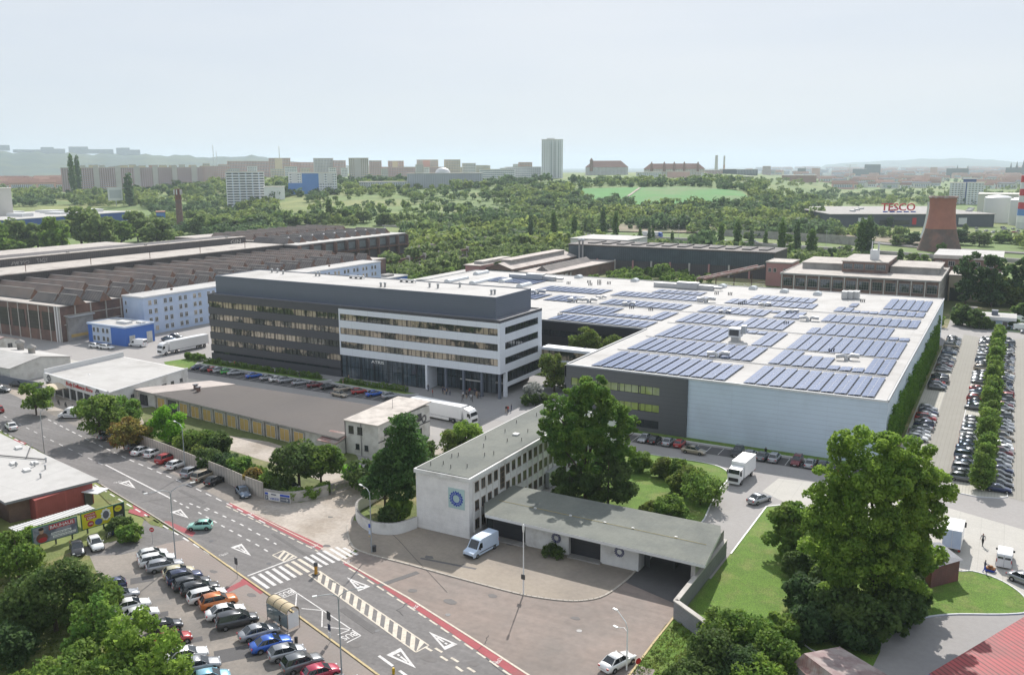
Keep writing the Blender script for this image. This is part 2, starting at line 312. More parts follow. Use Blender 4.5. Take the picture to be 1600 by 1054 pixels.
def thing(name, label, cat, loc=(0, 0, 0), rz=0, group=None, sc=1):
    o = bpy.data.objects.new(name, None); COL.objects.link(o); o.location = loc; o.rotation_euler = (0, 0, rz); o.scale = (sc, sc, sc) if not isinstance(sc, (tuple, list)) else sc
    o['label'] = label; o['category'] = cat
    if group: o['group'] = group
    return o
KIDS = {}
def clone(root, loc, rz, label, group=None, sc=None, colr=None):
    """copy of a thing with copies of its parts and sub-parts; colr = {material slot material: new material}"""
    r = root.copy(); COL.objects.link(r); r.location = loc; r.rotation_euler = (0, 0, rz); r['label'] = label
    if sc: r.scale = (sc, sc, sc) if not isinstance(sc, (tuple, list)) else sc
    if group: r['group'] = group
    for ch in root.children:
        c = ch.copy(); COL.objects.link(c); c.parent = r
        for q in ch.children:
            d = q.copy(); COL.objects.link(d); d.parent = c
    if colr: recolor(r, colr)
    return r
def recolor(r, colr):
    for c in [r] + list(r.children):
        if c.type == 'MESH':
            for s in c.material_slots:
                if s.material and (s.material.name in colr or s.material.name.startswith('paint_')): nm = colr.get(s.material.name) or list(colr.values())[0]; s.link = 'OBJECT'; s.material = nm
ORD = 'first second third fourth fifth sixth seventh eighth ninth tenth eleventh twelfth thirteenth fourteenth fifteenth sixteenth seventeenth eighteenth nineteenth twentieth'.split()
def ordn(i): return ORD[i] if i < 20 else 'twenty-' + ORD[i - 20] if i < 29 else str(i + 1) + 'th'
def ground(name, pts, z, m, kind='structure'): return MB().sheet(pts, z, m).build(name, kind=kind)
def wall_line(mb, pts, w, z0, z1, m, top=None):
    for a, b in zip(pts[:-1], pts[1:]):
        d = Vector((b[0] - a[0], b[1] - a[1])); L = d.length
        if L < .01: continue
        d /= L; n = Vector((-d.y, d.x)) * w / 2; d = d * w * .25
        mb.prism([(a[0] - n.x - d.x, a[1] - n.y - d.y), (b[0] - n.x, b[1] - n.y), (b[0] + n.x, b[1] + n.y), (a[0] + n.x - d.x, a[1] + n.y - d.y)], z0, z1, m, top)
    return mb
def smooth_path(pts, n=8):
    P = [Vector(p) for p in pts]; out = []
    for i in range(len(P) - 1):
        a, b, c, d = P[max(i - 1, 0)], P[i], P[i + 1], P[min(i + 2, len(P) - 1)]
        for k in range(n):
            t = k / n; out.append(tuple(.5 * ((2 * b) + (c - a) * t + (2 * a - 5 * b + 4 * c - d) * t * t + (3 * b - a - 3 * c + d) * t ** 3)))
    out.append(tuple(P[-1])); return out
def G(*l): return [g(*p) for p in l]
# ================================================================== TERRAIN
def build_terrain():
    rad = np.concatenate([[0.1, 60, 120, 200, 300, 400, 460], np.geomspace(500, 21500, 150)])
    ang = np.concatenate([np.radians(np.arange(-40, 40.01, .4)), np.radians(np.arange(46, 320, 8))]) - AZ
    X = np.outer(rad, np.sin(ang)); Y = np.outer(rad, np.cos(ang)); Z = elev(X, Y) - .06
    nr, na = X.shape; vs = np.stack([X, Y, Z], -1).reshape(-1, 3)
    i, j = np.meshgrid(np.arange(nr - 1), np.arange(na), indexing='ij'); j2 = (j + 1) % na
    q = np.stack([i * na + j, (i + 1) * na + j, (i + 1) * na + j2, i * na + j2], -1).reshape(-1, 4)
    me = bpy.data.meshes.new('terrain'); me.from_pydata(vs.tolist(), [], q[:, ::-1].tolist()); me.materials.append(M['terrain']); me.materials.append(M['hill'])
    dd = np.hypot(X, Y).reshape(-1)[q[:, 0]]; me.polygons.foreach_set('material_index', (dd > 4300).astype(np.int32))
    me.polygons.foreach_set('use_smooth', [True] * len(me.polygons)); me.update(); put('terrain', me, kind='structure')
build_terrain()
def drape(name, poly_px, m, off=.5, step=22, kind='structure'):
    """a ground patch that follows the terrain inside a region surveyed on the photo"""
    P = [far(*p)[:2] for p in poly_px]
    bm = bmesh.new(); vs = [bm.verts.new((x, y, 0)) for x, y in P]; f = bm.faces.new(vs)
    xs = [p[0] for p in P]; ys = [p[1] for p in P]
    for ax, lo, hi in ((0, min(xs), max(xs)), (1, min(ys), max(ys))):
        n = Vector((1, 0, 0)) if ax == 0 else Vector((0, 1, 0)); t = lo + step
        while t < hi:
            co = n * t; bmesh.ops.bisect_plane(bm, geom=bm.verts[:] + bm.edges[:] + bm.faces[:], plane_co=co, plane_no=n); t += step
    bmesh.ops.triangulate(bm, faces=bm.faces[:])
    for v in bm.verts: v.co.z = float(elev(v.co.x, v.co.y)) + off
    for f in bm.faces:
        f.normal_update()
        if f.normal.z < 0: f.normal_flip()
    me = bpy.data.meshes.new(name); bm.to_mesh(me); bm.free(); me.materials.append(M[m] if isinstance(m, str) else m); return put(name, me, kind=kind)
drape('meadow', [(890, 303), (905, 296), (1000, 294), (1075, 293), (1160, 301), (1180, 320), (1120, 322), (1050, 325), (985, 321), (920, 313)], 'meadow', 1.2)
# ================================================================== GROUND SHEETS (real kerbed surfaces, each about a centimetre above the one below)
ground('yard_ground', [(-330, 112), (-150, 112), (-110, 122), (-68, 122), (-68, 113), (-33, 113), (60, 95), (60, 350), (-17, 372), (-197, 330), (-330, 332)], .0, 'yard')
ground('scrub_ground', [(-330, 332), (-197, 325), (-17, 340), (60, 350), (60, 445), (-330, 450)], .005, 'scrub')
ground('street', G((-160, 545), (0, 606), (75, 641), (215, 712), (362, 786), (533, 874), (820, 1052), (1040, 1190), (760, 1190), (590, 1054), (440, 943), (295, 841), (158, 757), (0, 670), (-160, 585)), .02, 'asphalt')
ground('apron', G((533, 874), (560, 860), (640, 882), (800, 925), (840, 933), (880, 938), (912, 938), (945, 930), (980, 905), (1005, 880), (1062, 895), (1060, 960), (1040, 975), (985, 1053), (962, 1098), (945, 1128), (820, 1052)), .012, 'apron')
ground('plaza', G((556, 858), (543, 835), (552, 812), (600, 826), (651, 823), (736, 842), (762, 800), (870, 800), (1010, 840), (1005, 882), (980, 905), (945, 930), (912, 938), (880, 938), (840, 933), (800, 925), (640, 882)), .03, 'plaza')
ground('gate_passage', [(-42.2, 106.2), (-32.8, 103.2), (-32.8, 124), (-41.8, 124)], .034, 'asphalt2')
ground('gravel_entry', G((362, 787), (400, 777), (470, 785), (550, 757), (600, 728), (660, 700), (700, 700), (650, 762), (585, 768), (560, 790), (548, 822), (557, 857), (533, 874)), .026, 'gravel')
ground('garden_ground', G((150, 672), (250, 690), (330, 722), (412, 772), (470, 780), (548, 752), (560, 715), (540, 690), (380, 655), (290, 628), (200, 640)), .02, 'scrub')
ground('garage_lane', G((355, 680), (420, 690), (520, 722), (560, 728), (560, 752), (520, 757), (430, 725), (350, 700)), .03, 'gravel')
ground('car_park', G((295, 841), (590, 1054), (760, 1190), (260, 1300), (20, 980), (60, 880), (140, 852), (215, 838), (225, 812), (262, 828)), .016, 'lotasph')
ground('pavement', G((296, 843), (590, 1056), (760, 1192), (690, 1192), (520, 1062), (470, 1010), (350, 915), (262, 868), (213, 845), (250, 838)), .026, 'pave')
ground('side_road', G((216, 838), (228, 818), (262, 826), (296, 841), (262, 848), (190, 866), (140, 868)), .03, 'asphalt')
ground('grass_verge', G((156, 758), (180, 772), (207, 788), (209, 795), (192, 796), (170, 786), (152, 768)), .035, 'rough_grass')
ground('grass_corner', G((222, 807), (236, 805), (252, 817), (248, 822), (236, 820)), .036, 'rough_grass')
ground('verge_path', G((207, 788), (236, 805), (222, 807), (200, 800)), .033, 'red_lane')
ground('garden_slope', G((-60, 860), (60, 860), (140, 868), (190, 985), (300, 1080), (380, 1250), (-60, 1250), (-200, 950)), .024, 'rough_grass')
ground('shop_forecourt', G((-60, 600), (0, 590), (75, 612), (172, 645), (215, 640), (240, 690), (213, 712), (75, 642), (0, 607)), .024, 'gravel')
ground('parking_strip', G((70, 642), (120, 640), (165, 665), (215, 680), (300, 715), (412, 778), (362, 787), (215, 714)), .028, 'lotasph')
ground('parking_paving', G((190, 700), (225, 696), (330, 745), (300, 752)), .031, 'pave')
# greens with kerbs
LAWN = smooth_path([(-66, 140), (-66, 159.5), (-58.7, 159.6), (-47, 159.8), (-42.6, 157.5), (-41.0, 153.5), (-40.8, 146), (-40.6, 121), (-66, 121)], 4)
ground('lawn', LAWN, .04, 'lawn')
L2 = [(-31.8, 121), (-31.6, 143), (-28.9, 145.6), (-23, 145.2), (-14, 143), (-11, 120), (-9, 104), (-10, 92), (-28, 92), (-32, 99.8)]
ground('lawn', L2, .04, 'lawn')
L3 = smooth_path([(-14, 130), (-3, 131.5), (-.5, 132.6), (2.6, 131.6), (5, 129), (6.2, 126), (6.1, 123), (3, 120.6), (-3, 117.2), (-8, 112), (-12.3, 105), (-15, 100), (-20, 104)], 4)
ground('lawn', L3, .05, 'lawn')
ground('verge_grass', G((1052, 962), (1092, 1000), (1150, 1054), (1200, 1200), (960, 1200), (968, 1090), (985, 1053)), .035, 'lawn')
ground('gate_path', G((1000, 1040), (1024, 1046), (1010, 1070), (975, 1064)), .04, 'pave')
ground('concrete_yard', [(-12, 128), (-9, 159.2), (-6.5, 157.6), (60, 131), (60, 100), (9, 112), (6.5, 124), (5, 129), (2.6, 132), (-3, 132.4)], .03, 'concrete')
ground('service_drive', [(6.4, 126), (9, 116), (30, 104), (10, 88), (-30, 70), (-30, 84), (-15, 96), (-12, 104), (-8, 111), (-3, 116.4), (3, 119.8), (6.2, 122.4)], .028, 'yard')
ground('loading_yard', [(-34, 150), (-29, 146.2), (-14, 143.6), (-12, 156), (-18, 160), (-33, 158)], .014, 'concrete')
ground('parking_aisle', [(-10.8, 330), (-10.7, 169.5), (-5.6, 169.6), (-5.4, 326)], .02, 'pavers')
ground('parking_aisle', [(3.6, 328), (3.7, 167), (9, 165.4), (9, 332)], .02, 'pavers')
ground('parking_bays', [(-15.6, 322), (-15.6, 169), (-10.8, 169.5), (-10.9, 322)], .024, 'bay')
ISL = [(-5.5, 326), (-5.5, 170), (-5.1, 167.2), (-3.7, 165.3), (-1, 164.8), (2, 165.8), (3.5, 167.2), (3.5, 328), (-1, 329)]
ground('parking_bays', ISL, .03, 'bay')
ground('service_road', [(-16.5, 340), (-10.8, 331), (40, 331), (40, 341), (-4, 344), (-9, 350), (-9, 400), (-17, 400)], .016, 'yard')
ground('lawn', smooth_path([(-9.5, 390), (-9.5, 352), (-7.5, 346), (-3, 344.2), (30, 342.5), (30, 390)], 4), .03, 'lawn')
ground('planted_verge', [(-16.9, 173), (-15.7, 173), (-15.7, 305), (-16.9, 305)], .05, 'rough_grass')
ground('office_forecourt', [(-208, 173), (-104, 173), (-104, 166), (-86, 166), (-86, 214), (-208, 214)], .022, 'office_pave')
ground('office_parking', [(-208, 173), (-126, 173), (-128, 166.6), (-208, 166.6)], .026, 'asphalt2')
ground('hall_parking', [(-84, 165.5), (-84, 170.2), (-17.5, 170.2), (-17.5, 165.5)], .02, 'asphalt2')
ground('hall_verge', [(-84, 171.6), (-84, 173.9), (-17.5, 173.9), (-17.5, 171.6)], .05, 'lawn')
ground('planting_bed', [(-203, 175.5), (-158, 175.2), (-155.5, 178), (-203, 179)], .04, 'lawn')
ground('planting_bed', [(-153.5, 176), (-129, 174.8), (-126.3, 176.8), (-152, 179)], .04, 'lawn')
ground('lawn', [(-214, 172), (-207, 167.5), (-199, 167.5), (-204, 175), (-208, 180), (-211, 182)], .035, 'lawn')
ground('courtyard_lawn', [(-104, 212), (-84, 212), (-84, 222.6), (-116, 222.6), (-116, 206)], .04, 'lawn')
ground('pale_lane', [(-330, 161), (-127, 161), (-127, 157), (-330, 156)], .014, 'concrete')
ground('planted_island', G((578, 806), (590, 822), (625, 834), (651, 823), (690, 740), (640, 735), (590, 760)), .06, 'rough_grass')
def kerb(pts, m='kerb', w=.18, h=.13): return wall_line(MB(), pts, w, .0, h, m).build('kerb', kind='structure')
kerb(smooth_path(G((543, 820), (545, 840), (560, 860), (640, 882), (720, 904), (800, 925), (840, 933), (880, 938), (912, 938), (945, 930), (980, 905), (1003, 880)), 4), 'kerb', .28)
kerb(G((158, 757), (230, 800), (295, 841)), 'kerb', .2); kerb(G((295, 841), (360, 887), (440, 943), (515, 998), (590, 1054), (700, 1140)), 'kerby', .26)
kerb(G((1058, 958), (1022, 1003), (985, 1053), (940, 1115)), 'kerby', .24)
kerb(LAWN[6:34], 'parapet_w', .2, .14); kerb([(-31.7, 122), (-31.6, 143), (-28.9, 145.6), (-23, 145.2), (-14, 143)], 'parapet_w', .2, .14)
kerb(L3[4:48], 'parapet_w', .18, .14); kerb(ISL[:8], 'parapet_w', .15, .14); kerb(ISL[7:] + ISL[:1], 'parapet_w', .15, .14)
kerb(smooth_path([(-9.5, 390), (-9.5, 352), (-7.5, 346), (-3, 344.2), (30, 342.5)], 4), 'parapet_w', .2, .14)
kerb([(-203, 175.4), (-158, 175.1), (-155.4, 178)], 'parapet_w', .15, .14); kerb([(-153.5, 175.9), (-129, 174.7), (-126.2, 176.8)], 'parapet_w', .15, .14)
kerb([(-84, 171.4), (-17.5, 171.4)], 'parapet_w', .15, .14)
# ------------------------------------------------------------------ painted markings
RM = MB(); RC = MB(); RL = MB()
def line(mb, a, b, w, m, z=.036, world=False):
    if not world: a = g(*a); b = g(*b)
    d = Vector((b[0] - a[0], b[1] - a[1])).normalized() if a != b else Vector((1, 0)); n = Vector((-d.y, d.x)) * w / 2
    mb.sheet([(a[0] - n.x, a[1] - n.y), (b[0] - n.x, b[1] - n.y), (b[0] + n.x, b[1] + n.y), (a[0] + n.x, a[1] + n.y)], z, m)
def dashes(mb, pts, on, off, w, m='white_mark', z=.036):
    W = [Vector(g(*p)) for p in pts]; s = 0.; per = on + off
    for a, b in zip(W[:-1], W[1:]):
        L = (b - a).length; d = (b - a) / L; t = -s
        while t < L:
            t0, t1 = max(t, 0), min(t + on, L)
            if t1 - t0 > .15: line(mb, tuple(a + d * t0), tuple(a + d * t1), w, m, z, True)
            t += per
        s = (L + s) % per
dashes(RM, [(-60, 625), (0, 672), (75, 714), (160, 764), (245, 815), (300, 848), (372, 893)], 1.9, 1.5, .28)
dashes(RM, [(75, 655), (140, 688), (200, 717), (300, 760), (362, 790), (420, 820)], 1.9, 1.6, .24)
dashes(RM, [(-60, 608), (0, 647), (85, 690), (165, 728)], 1.9, 2.6, .16)
line(RM, (165, 726), (262, 776), .3, 'white_mark')
for a, b in (((262, 776), (300, 796)), ((296, 786), (330, 800))): dashes(RM, [a, b], 1, 1.2, .26)
dashes(RM, [(310, 800), (345, 820), (400, 850), (420, 862)], 1.1, 1.5, .26); dashes(RM, [(322, 793), (375, 818), (432, 850)], 1.1, 1.5, .26)
for _a, _b in (((533, 874), (636, 932)), ((636, 932), (737, 996)), ((737, 996), (820, 1050)), ((820, 1050), (1000, 1165))): line(RC, _a, _b, .26, 'cream_mark')
line(RC, (360, 785), (505, 857), .16, 'cream_mark')
dashes(RC, [(545, 887), (561, 897), (617, 933), (677, 972), (710, 994), (800, 1056), (860, 1096)], 1.7, .75, .26, 'cream_mark')
dashes(RC, [(353, 790), (428, 827), (497, 861)], 1.6, .75, .22, 'cream_mark')
dashes(RC, [(664, 1010), (700, 1032), (760, 1075)], 1.3, 1.6, .32, 'cream_mark'); dashes(RC, [(680, 1012), (740, 1048), (800, 1090)], 1.3, 1.6, .32, 'cream_mark')
line(RM, (592, 1024), (614, 1040), .36, 'white_mark'); line(RM, (624, 1047), (650, 1066), .36, 'white_mark')
def lane(a0, a1, b0, b1):
    RL.sheet([g(*a0), g(*a1), g(*b1), g(*b0)], .031, 'red_lane')
RL.sheet(G((536, 877), (636, 934), (737, 998), (820, 1052), (1000, 1168), (980, 1180), (800, 1053), (709, 991), (676, 969), (617, 930), (561, 893), (538, 882)), .031, 'red_lane')
RL.sheet(G((360, 785), (507, 853), (499, 859), (430, 825), (354, 788)), .0315, 'red_lane')
RL.sheet(G((260, 812), (306, 832), (300, 838), (254, 817)), .0315, 'red_lane'); RL.sheet(G((22, 685), (42, 692), (38, 695), (20, 688)), .0315, 'red_lane')
RL.sheet(G((381, 903), (412, 925), (407, 928), (376, 906)), .0315, 'red_lane'); RL.sheet(G((381, 905), (391, 910), (352, 927), (346, 923)), .0325, 'red_lane')
RL.build('cycle_lane', kind='structure')
z4 = lambda x, y: (360 + x / 6.154, 780 + y / 6.154)
for k, (x0, y0, x1, y1) in enumerate([(195, 740, 380, 855), (262, 712, 445, 828), (330, 688, 510, 803), (395, 662, 578, 776), (458, 640, 640, 750), (518, 620, 700, 725), (580, 593, 768, 700), (640, 570, 830, 675), (700, 548, 888, 650), (762, 530, 948, 630), (822, 508, 1010, 608), (882, 490, 1070, 588), (945, 470, 1130, 570), (1000, 455, 1180, 550), (1075, 462, 1235, 535)]):
    line(RM if not 5 <= k <= 7 else RC, z4(x0 + 14, y0 + 2), z4(x1 - 14, y1 - 2), .5, 'cream_mark' if 5 <= k <= 7 else 'white_mark')
line(RM, z4(165, 735), z4(640, 555), .3, 'white_mark', .037)
def hatch(c, n):
    P = [Vector(g(*p)) for p in c]; a, b, c_, d = P                 # a-b one end, d-c other end
    for p, q in ((a, b), (b, c_), (c_, d), (d, a)): line(RC, tuple(p), tuple(q), .2, 'cream_mark', .039, True)
    for k in range(n):
        t0, t1 = (k + .05) / n, (k + .55) / n
        sh = 1.25 / n; RC.sheet([tuple(a.lerp(d, min(1, t0 + sh))), tuple(a.lerp(d, min(1, t1 + sh))), tuple(b.lerp(c_, t1)), tuple(b.lerp(c_, t0))], .037, 'cream_mark')
z6 = lambda x, y: (400 + x / 4, 794 + y / 4)
hatch([z6(330, 415), z6(395, 390), z6(1080, 855), z6(1000, 898)], 14)
hatch([z4(405, 535), z4(510, 490), z4(640, 555), z4(520, 597)], 3)
for tri in ([(184.8, 754.6), (201.8, 750), (212, 762.7)], [(266, 800), (282.5, 795), (295, 809.5)], [(360, 855), (377.5, 849), (392.5, 868)], [(541.8, 901.5), (578.8, 915.8), (560, 923.5)], [(670, 986.5), (715, 1006), (695, 1015)], [(650, 1043.5), (603.8, 1022.8), (626, 1011.5)]):
    P = [Vector(g(*p)) for p in tri]; c = (P[0] + P[1] + P[2]) / 3; I = [c + (p - c) * .58 for p in P]
    for k in range(3): q = (k + 1) % 3; RM.sheet([tuple(P[k]), tuple(P[q]), tuple(I[q]), tuple(I[k])], .037, 'white_mark')
    L = [(P[i] - P[(i + 1) % 3]).length for i in range(3)]; k = L.index(min(L)); apex = P[(k + 2) % 3]; mid = (P[k] + P[(k + 1) % 3]) / 2; d = (mid - apex)
    line(RM, tuple(apex + d * .38), tuple(apex + d * .68), .24, 'white_mark', .038, True); line(RM, tuple(apex + d * .73), tuple(apex + d * .82), .26, 'white_mark', .038, True)
for a, b in (((210, 497), (655, 795)), ((115, 535), (210, 497)), ((165, 560), (255, 527)), ((255, 527), (247, 620)), ((285, 625), (415, 637)), ((415, 637), (412, 740)), ((425, 740), (600, 757)), ((510, 790), (600, 752)), ((655, 795), (568, 838))):
    line(RM, z6(*a), z6(*b), .17, 'white_mark', .038)
_rd = Vector(g(*z6(655, 795))) - Vector(g(*z6(210, 497))); _rd.normalize()
def road_frame(px, py, d=_rd, z=.036):
    x = Vector((d.y, -d.x, 0)); y = Vector((d.x, d.y, 0)); m = Matrix.Identity(4)
    for i in range(3): m[i][0] = x[i]; m[i][1] = y[i]; m[i][2] = (0, 0, 1)[i]
    p = g(px, py); m.translation = (p[0], p[1], z); return m
for px, py in (z6(190, 530), z6(582, 797)): RM.text('BUS', road_frame(px, py), 'white_mark', 1, .001, fit=(1.9, 1.15))
def bike_mark(px, py, s=.42):
    m = road_frame(px, py, z=.041); q = lambda x, y: tuple((m @ Vector((x * s, y * s, 0)))[:2])
    for cx in (-1, 1):
        P = [q(cx + .62 * math.cos(t), .62 * math.sin(t) - .3) for t in [k * math.pi / 4 for k in range(9)]]
        for a, b in zip(P[:-1], P[1:]): line(RM, a, b, .07, 'white_mark', .041, True)
    for a, b in (((-1, -.3), (-.3, .6)), ((-.3, .6), (.7, .6)), ((1, -.3), (.6, 1.0)), ((-.3, .6), (0, -.3)), ((0, -.3), (.7, .6))): line(RM, q(*a), q(*b), .07, 'white_mark', .042, True)
for p in ((649, 948), (778, 1033), (491, 853), (543, 878), (350, 866), (391, 803), (184, 753)): bike_mark(*p)
for x in list(np.arange(-205, -128, 2.75)): line(RM, (x, 167.0), (x, 172.6), .12, 'white_mark', .034, True)
for x in list(np.arange(-83, -18, 2.6)): line(RM, (x, 165.8), (x, 170.1), .12, 'white_mark', .03, True)
RM.build('road_markings', kind='structure'); RC.build('road_markings', kind='structure')
# tar seams and asphalt patches on the street
SM = MB()
for pts in ([(325, 775), (262, 778), (220, 785)], [(640, 940), (620, 953), (632, 962)], [(763, 992), (758, 1005), (745, 1015)], [(560, 780), (700, 925)], [(745, 1015), (790, 1055)]):
    for a, b in zip(pts[:-1], pts[1:]):
        A, B = Vector(g(*a)), Vector(g(*b)); rnd = random.Random(a[0]); prev = A
        for k in range(1, 7):
            q = A.lerp(B, k / 6) + Vector((rnd.uniform(-.12, .12), rnd.uniform(-.12, .12))); line(SM, tuple(prev), tuple(q), .07, 'rubber', .0345, True); prev = q
for c, w_, h_ in (((370, 1020), 5, 3), ((250, 960), 2, 1.4), ((262, 985), 2, 1.4), ((222, 905), 3, 2), ((300, 1000), 2.4, 1.2)):
    x, y = g(*c); SM.box(x - w_ / 2, x + w_ / 2, y - h_ / 2, y + h_ / 2, .0, .021, 'asphalt2', rot=.9)
for c, w_, h_, an in (((300, 775), 9, .7, -.25), ((455, 852), 12, .6, -.33), ((560, 968), 8, 1.1, -.33), ((150, 705), 10, .8, -.25), ((620, 905), 7, .9, 1.2), ((700, 880), 9, .5, .1)):
    x, y = g(*c); SM.box(x - w_ / 2, x + w_ / 2, y - h_ / 2, y + h_ / 2, .0, .0332, mat('repair_strip', (.125, .118, .115), .9, .15, .6, fine=.1), rot=an)
rp = random.Random(12)
for c in ((180, 735), (420, 880), (590, 985), (700, 960), (905, 985), (330, 845), (60, 668)):
    x, y = g(*c); P = [(x + .36 * math.cos(k * math.pi / 6), y + .36 * math.sin(k * math.pi / 6)) for k in range(12)]; SM.sheet(P, .0355, 'metal_d')
for _ in range(34):                        # oil spots and sealed repairs
    x, y = g(rp.uniform(60, 900), rp.uniform(700, 1040)); r0 = rp.uniform(.3, 1.1); P = [(x + r0 * rp.uniform(.7, 1.2) * math.cos(k * math.pi / 5), y + r0 * rp.uniform(.4, .8) * math.sin(k * math.pi / 5)) for k in range(10)]; SM.sheet(P, .0338 + _ * 1e-5, mat('oil_stain', (.13, .12, .115), .8, .2, .8))
SM.build('road_patches', kind='structure')
# ================================================================== BUILDING HELPERS
RZ = {'-b': 0, '+a': math.pi / 2, '+b': math.pi, '-a': -math.pi / 2}
WM = {}
def winmesh(w, h, style):
    k = (round(w, 2), round(h, 2), style)
    if k in WM: return WM[k]
    fr = {'c': 'frame_w', 'd': 'frame_d', 'o': 'wood', 'f': 'conc'}[style[0]]; gl = {'k': 'glass', 'b': 'glass_b', 'g': 'glass_g', 'y': 'yellow', 'w': 'old_white', 'm': 'metal_d'}[style[1]]
    cols = int(style[2]) if len(style) > 2 else 2; rows = int(style[3]) if len(style) > 3 else 1; t = .09 if w > 1.2 else .07
    mb = MB(); mb.box(-w / 2 + t / 2, w / 2 - t / 2, -.03, .12, t / 2, h - t / 2, gl)
    mb.box(-w / 2, -w / 2 + t, -.09, .1, 0, h, fr); mb.box(w / 2 - t, w / 2, -.09, .1, 0, h, fr); mb.box(-w / 2 + t, w / 2 - t, -.09, .1, 0, t, fr); mb.box(-w / 2 + t, w / 2 - t, -.09, .1, h - t, h, fr)
    for i in range(1, cols): x = -w / 2 + w * i / cols; mb.box(x - t / 2.5, x + t / 2.5, -.07, .1, t, h - t, fr)
    for j in range(1, rows):
        z = h * (j / rows if rows != 2 else .66); mb.box(-w / 2 + t, w / 2 - t, -.065, .1, z - t / 3, z + t / 3, fr)
    mb.box(-w / 2 - .06, w / 2 + .06, -.16, 0, -.07, -.002, 'conc' if style[0] != 'd' else 'frame_d')
    WM[k] = mb.mesh('window'); return WM[k]
def win(P, a, b, z, w, h, face='-b', style='ck21', name='window'):
    L = P.location; return put(name, winmesh(w, h, style), P, (a - L.x, b - L.y, z - L.z), RZ[face])
def ribbon(P, u0, u1, v, z0, z1, face='-b', gl='glass_b', step=1.35, fr='frame_d', name='ribbon_window'):
    """long band of panes with thin mullions and a few opening sashes; v is the facade plane"""
    mb = MB(); L = u1 - u0; s = {'-b': 1, '+a': 1, '+b': -1, '-a': -1}[face]; rnd = random.Random(int(u0 * 7 + z0 * 13 + v))
    def bx(a, b, d0, d1, z_0, z_1, m):
        if face in ('-b', '+b'): mb.box(a, b, v + s * d0, v + s * d1, z_0, z_1, m)
        else: mb.box(v - s * d0, v - s * d1, a, b, z_0, z_1, m)
    bx(u0, u1, .22, .32, z0, z1, gl); n = max(1, round(L / step))
    for i in range(n + 1):
        x = u0 + L * i / n; bx(x - .03, x + .03, .14, .215, z0, z1, fr)
        if i < n and i % 3 == 1: bx(x + .05, x + .13, .12, .21, z0 + .05, z1 - .05, fr); bx(x + .42, x + .5, .12, .21, z0 + .05, z1 - .05, fr); bx(x + .13, x + .42, .12, .21, z1 - .16, z1 - .06, fr); bx(x + .13, x + .42, .12, .21, z0 + .06, z0 + .16, fr)
    bx(u0, u1, .15, .225, z1 - .07, z1 - .002, fr); bx(u0, u1, .15, .225, z0 + .002, z0 + .07, fr)
    return mb.build(name, P)
def roofslab(P, x0, x1, y0, y1, z, m='roof_white', par='parapet', ph=.45, t=.3, name='roof'):
    mb = MB(); mb.box(x0 + t, x1 - t, y0 + t, y1 - t, z - .4, z, m); mb.build(name, P)
    if ph:
        mb = MB(); mb.box(x0 - .05, x1 + .05, y0 - .05, y0 + t, z - .4, z + ph, par); mb.box(x0 - .05, x1 + .05, y1 - t, y1 + .05, z - .4, z + ph, par)
        mb.box(x0 - .05, x0 + t, y0 + t, y1 - t, z - .4, z + ph, par); mb.box(x1 - t, x1 + .05, y0 + t, y1 - t, z - .4, z + ph, par); mb.build('parapet', P)
def parts(P, name, items, mk):
    for it in items: mb = MB(); mk(mb, it); mb.build(name, P)
def gable(P, x0, x1, y0, y1, ze, zr, axis, wall, roof, ov=.3, th=.18):
    """walls with gable ends and two roof slopes; ridge along axis"""
    mb = MB()
    if axis == 'x':
        ym = (y0 + y1) / 2; mb.extr([(y0, 0), (y1, 0), (y1, ze), (ym, zr), (y0, ze)], x0, x1, 'x', wall); mb.build('wall', P)
        mb = MB(); k = (zr - ze) / (ym - y0)
        mb.extr([(y0 - ov, ze - k * ov + .02), (ym, zr + .02), (y1 + ov, ze - k * ov + .02), (y1 + ov, ze - k * ov + th + .02), (ym, zr + th + .02), (y0 - ov, ze - k * ov + th + .02)], x0 - ov, x1 + ov, 'x', roof); mb.build('roof', P)
    else:
        xm = (x0 + x1) / 2; mb.extr([(x0, 0), (x1, 0), (x1, ze), (xm, zr), (x0, ze)], y0, y1, 'y', wall); mb.build('wall', P)
        mb = MB(); k = (zr - ze) / (xm - x0)
        mb.extr([(x0 - ov, ze - k * ov + .02), (xm, zr + .02), (x1 + ov, ze - k * ov + .02), (x1 + ov, ze - k * ov + th + .02), (xm, zr + th + .02), (x0 - ov, ze - k * ov + th + .02)], y0 - ov, y1 + ov, 'y', roof); mb.build('roof', P)
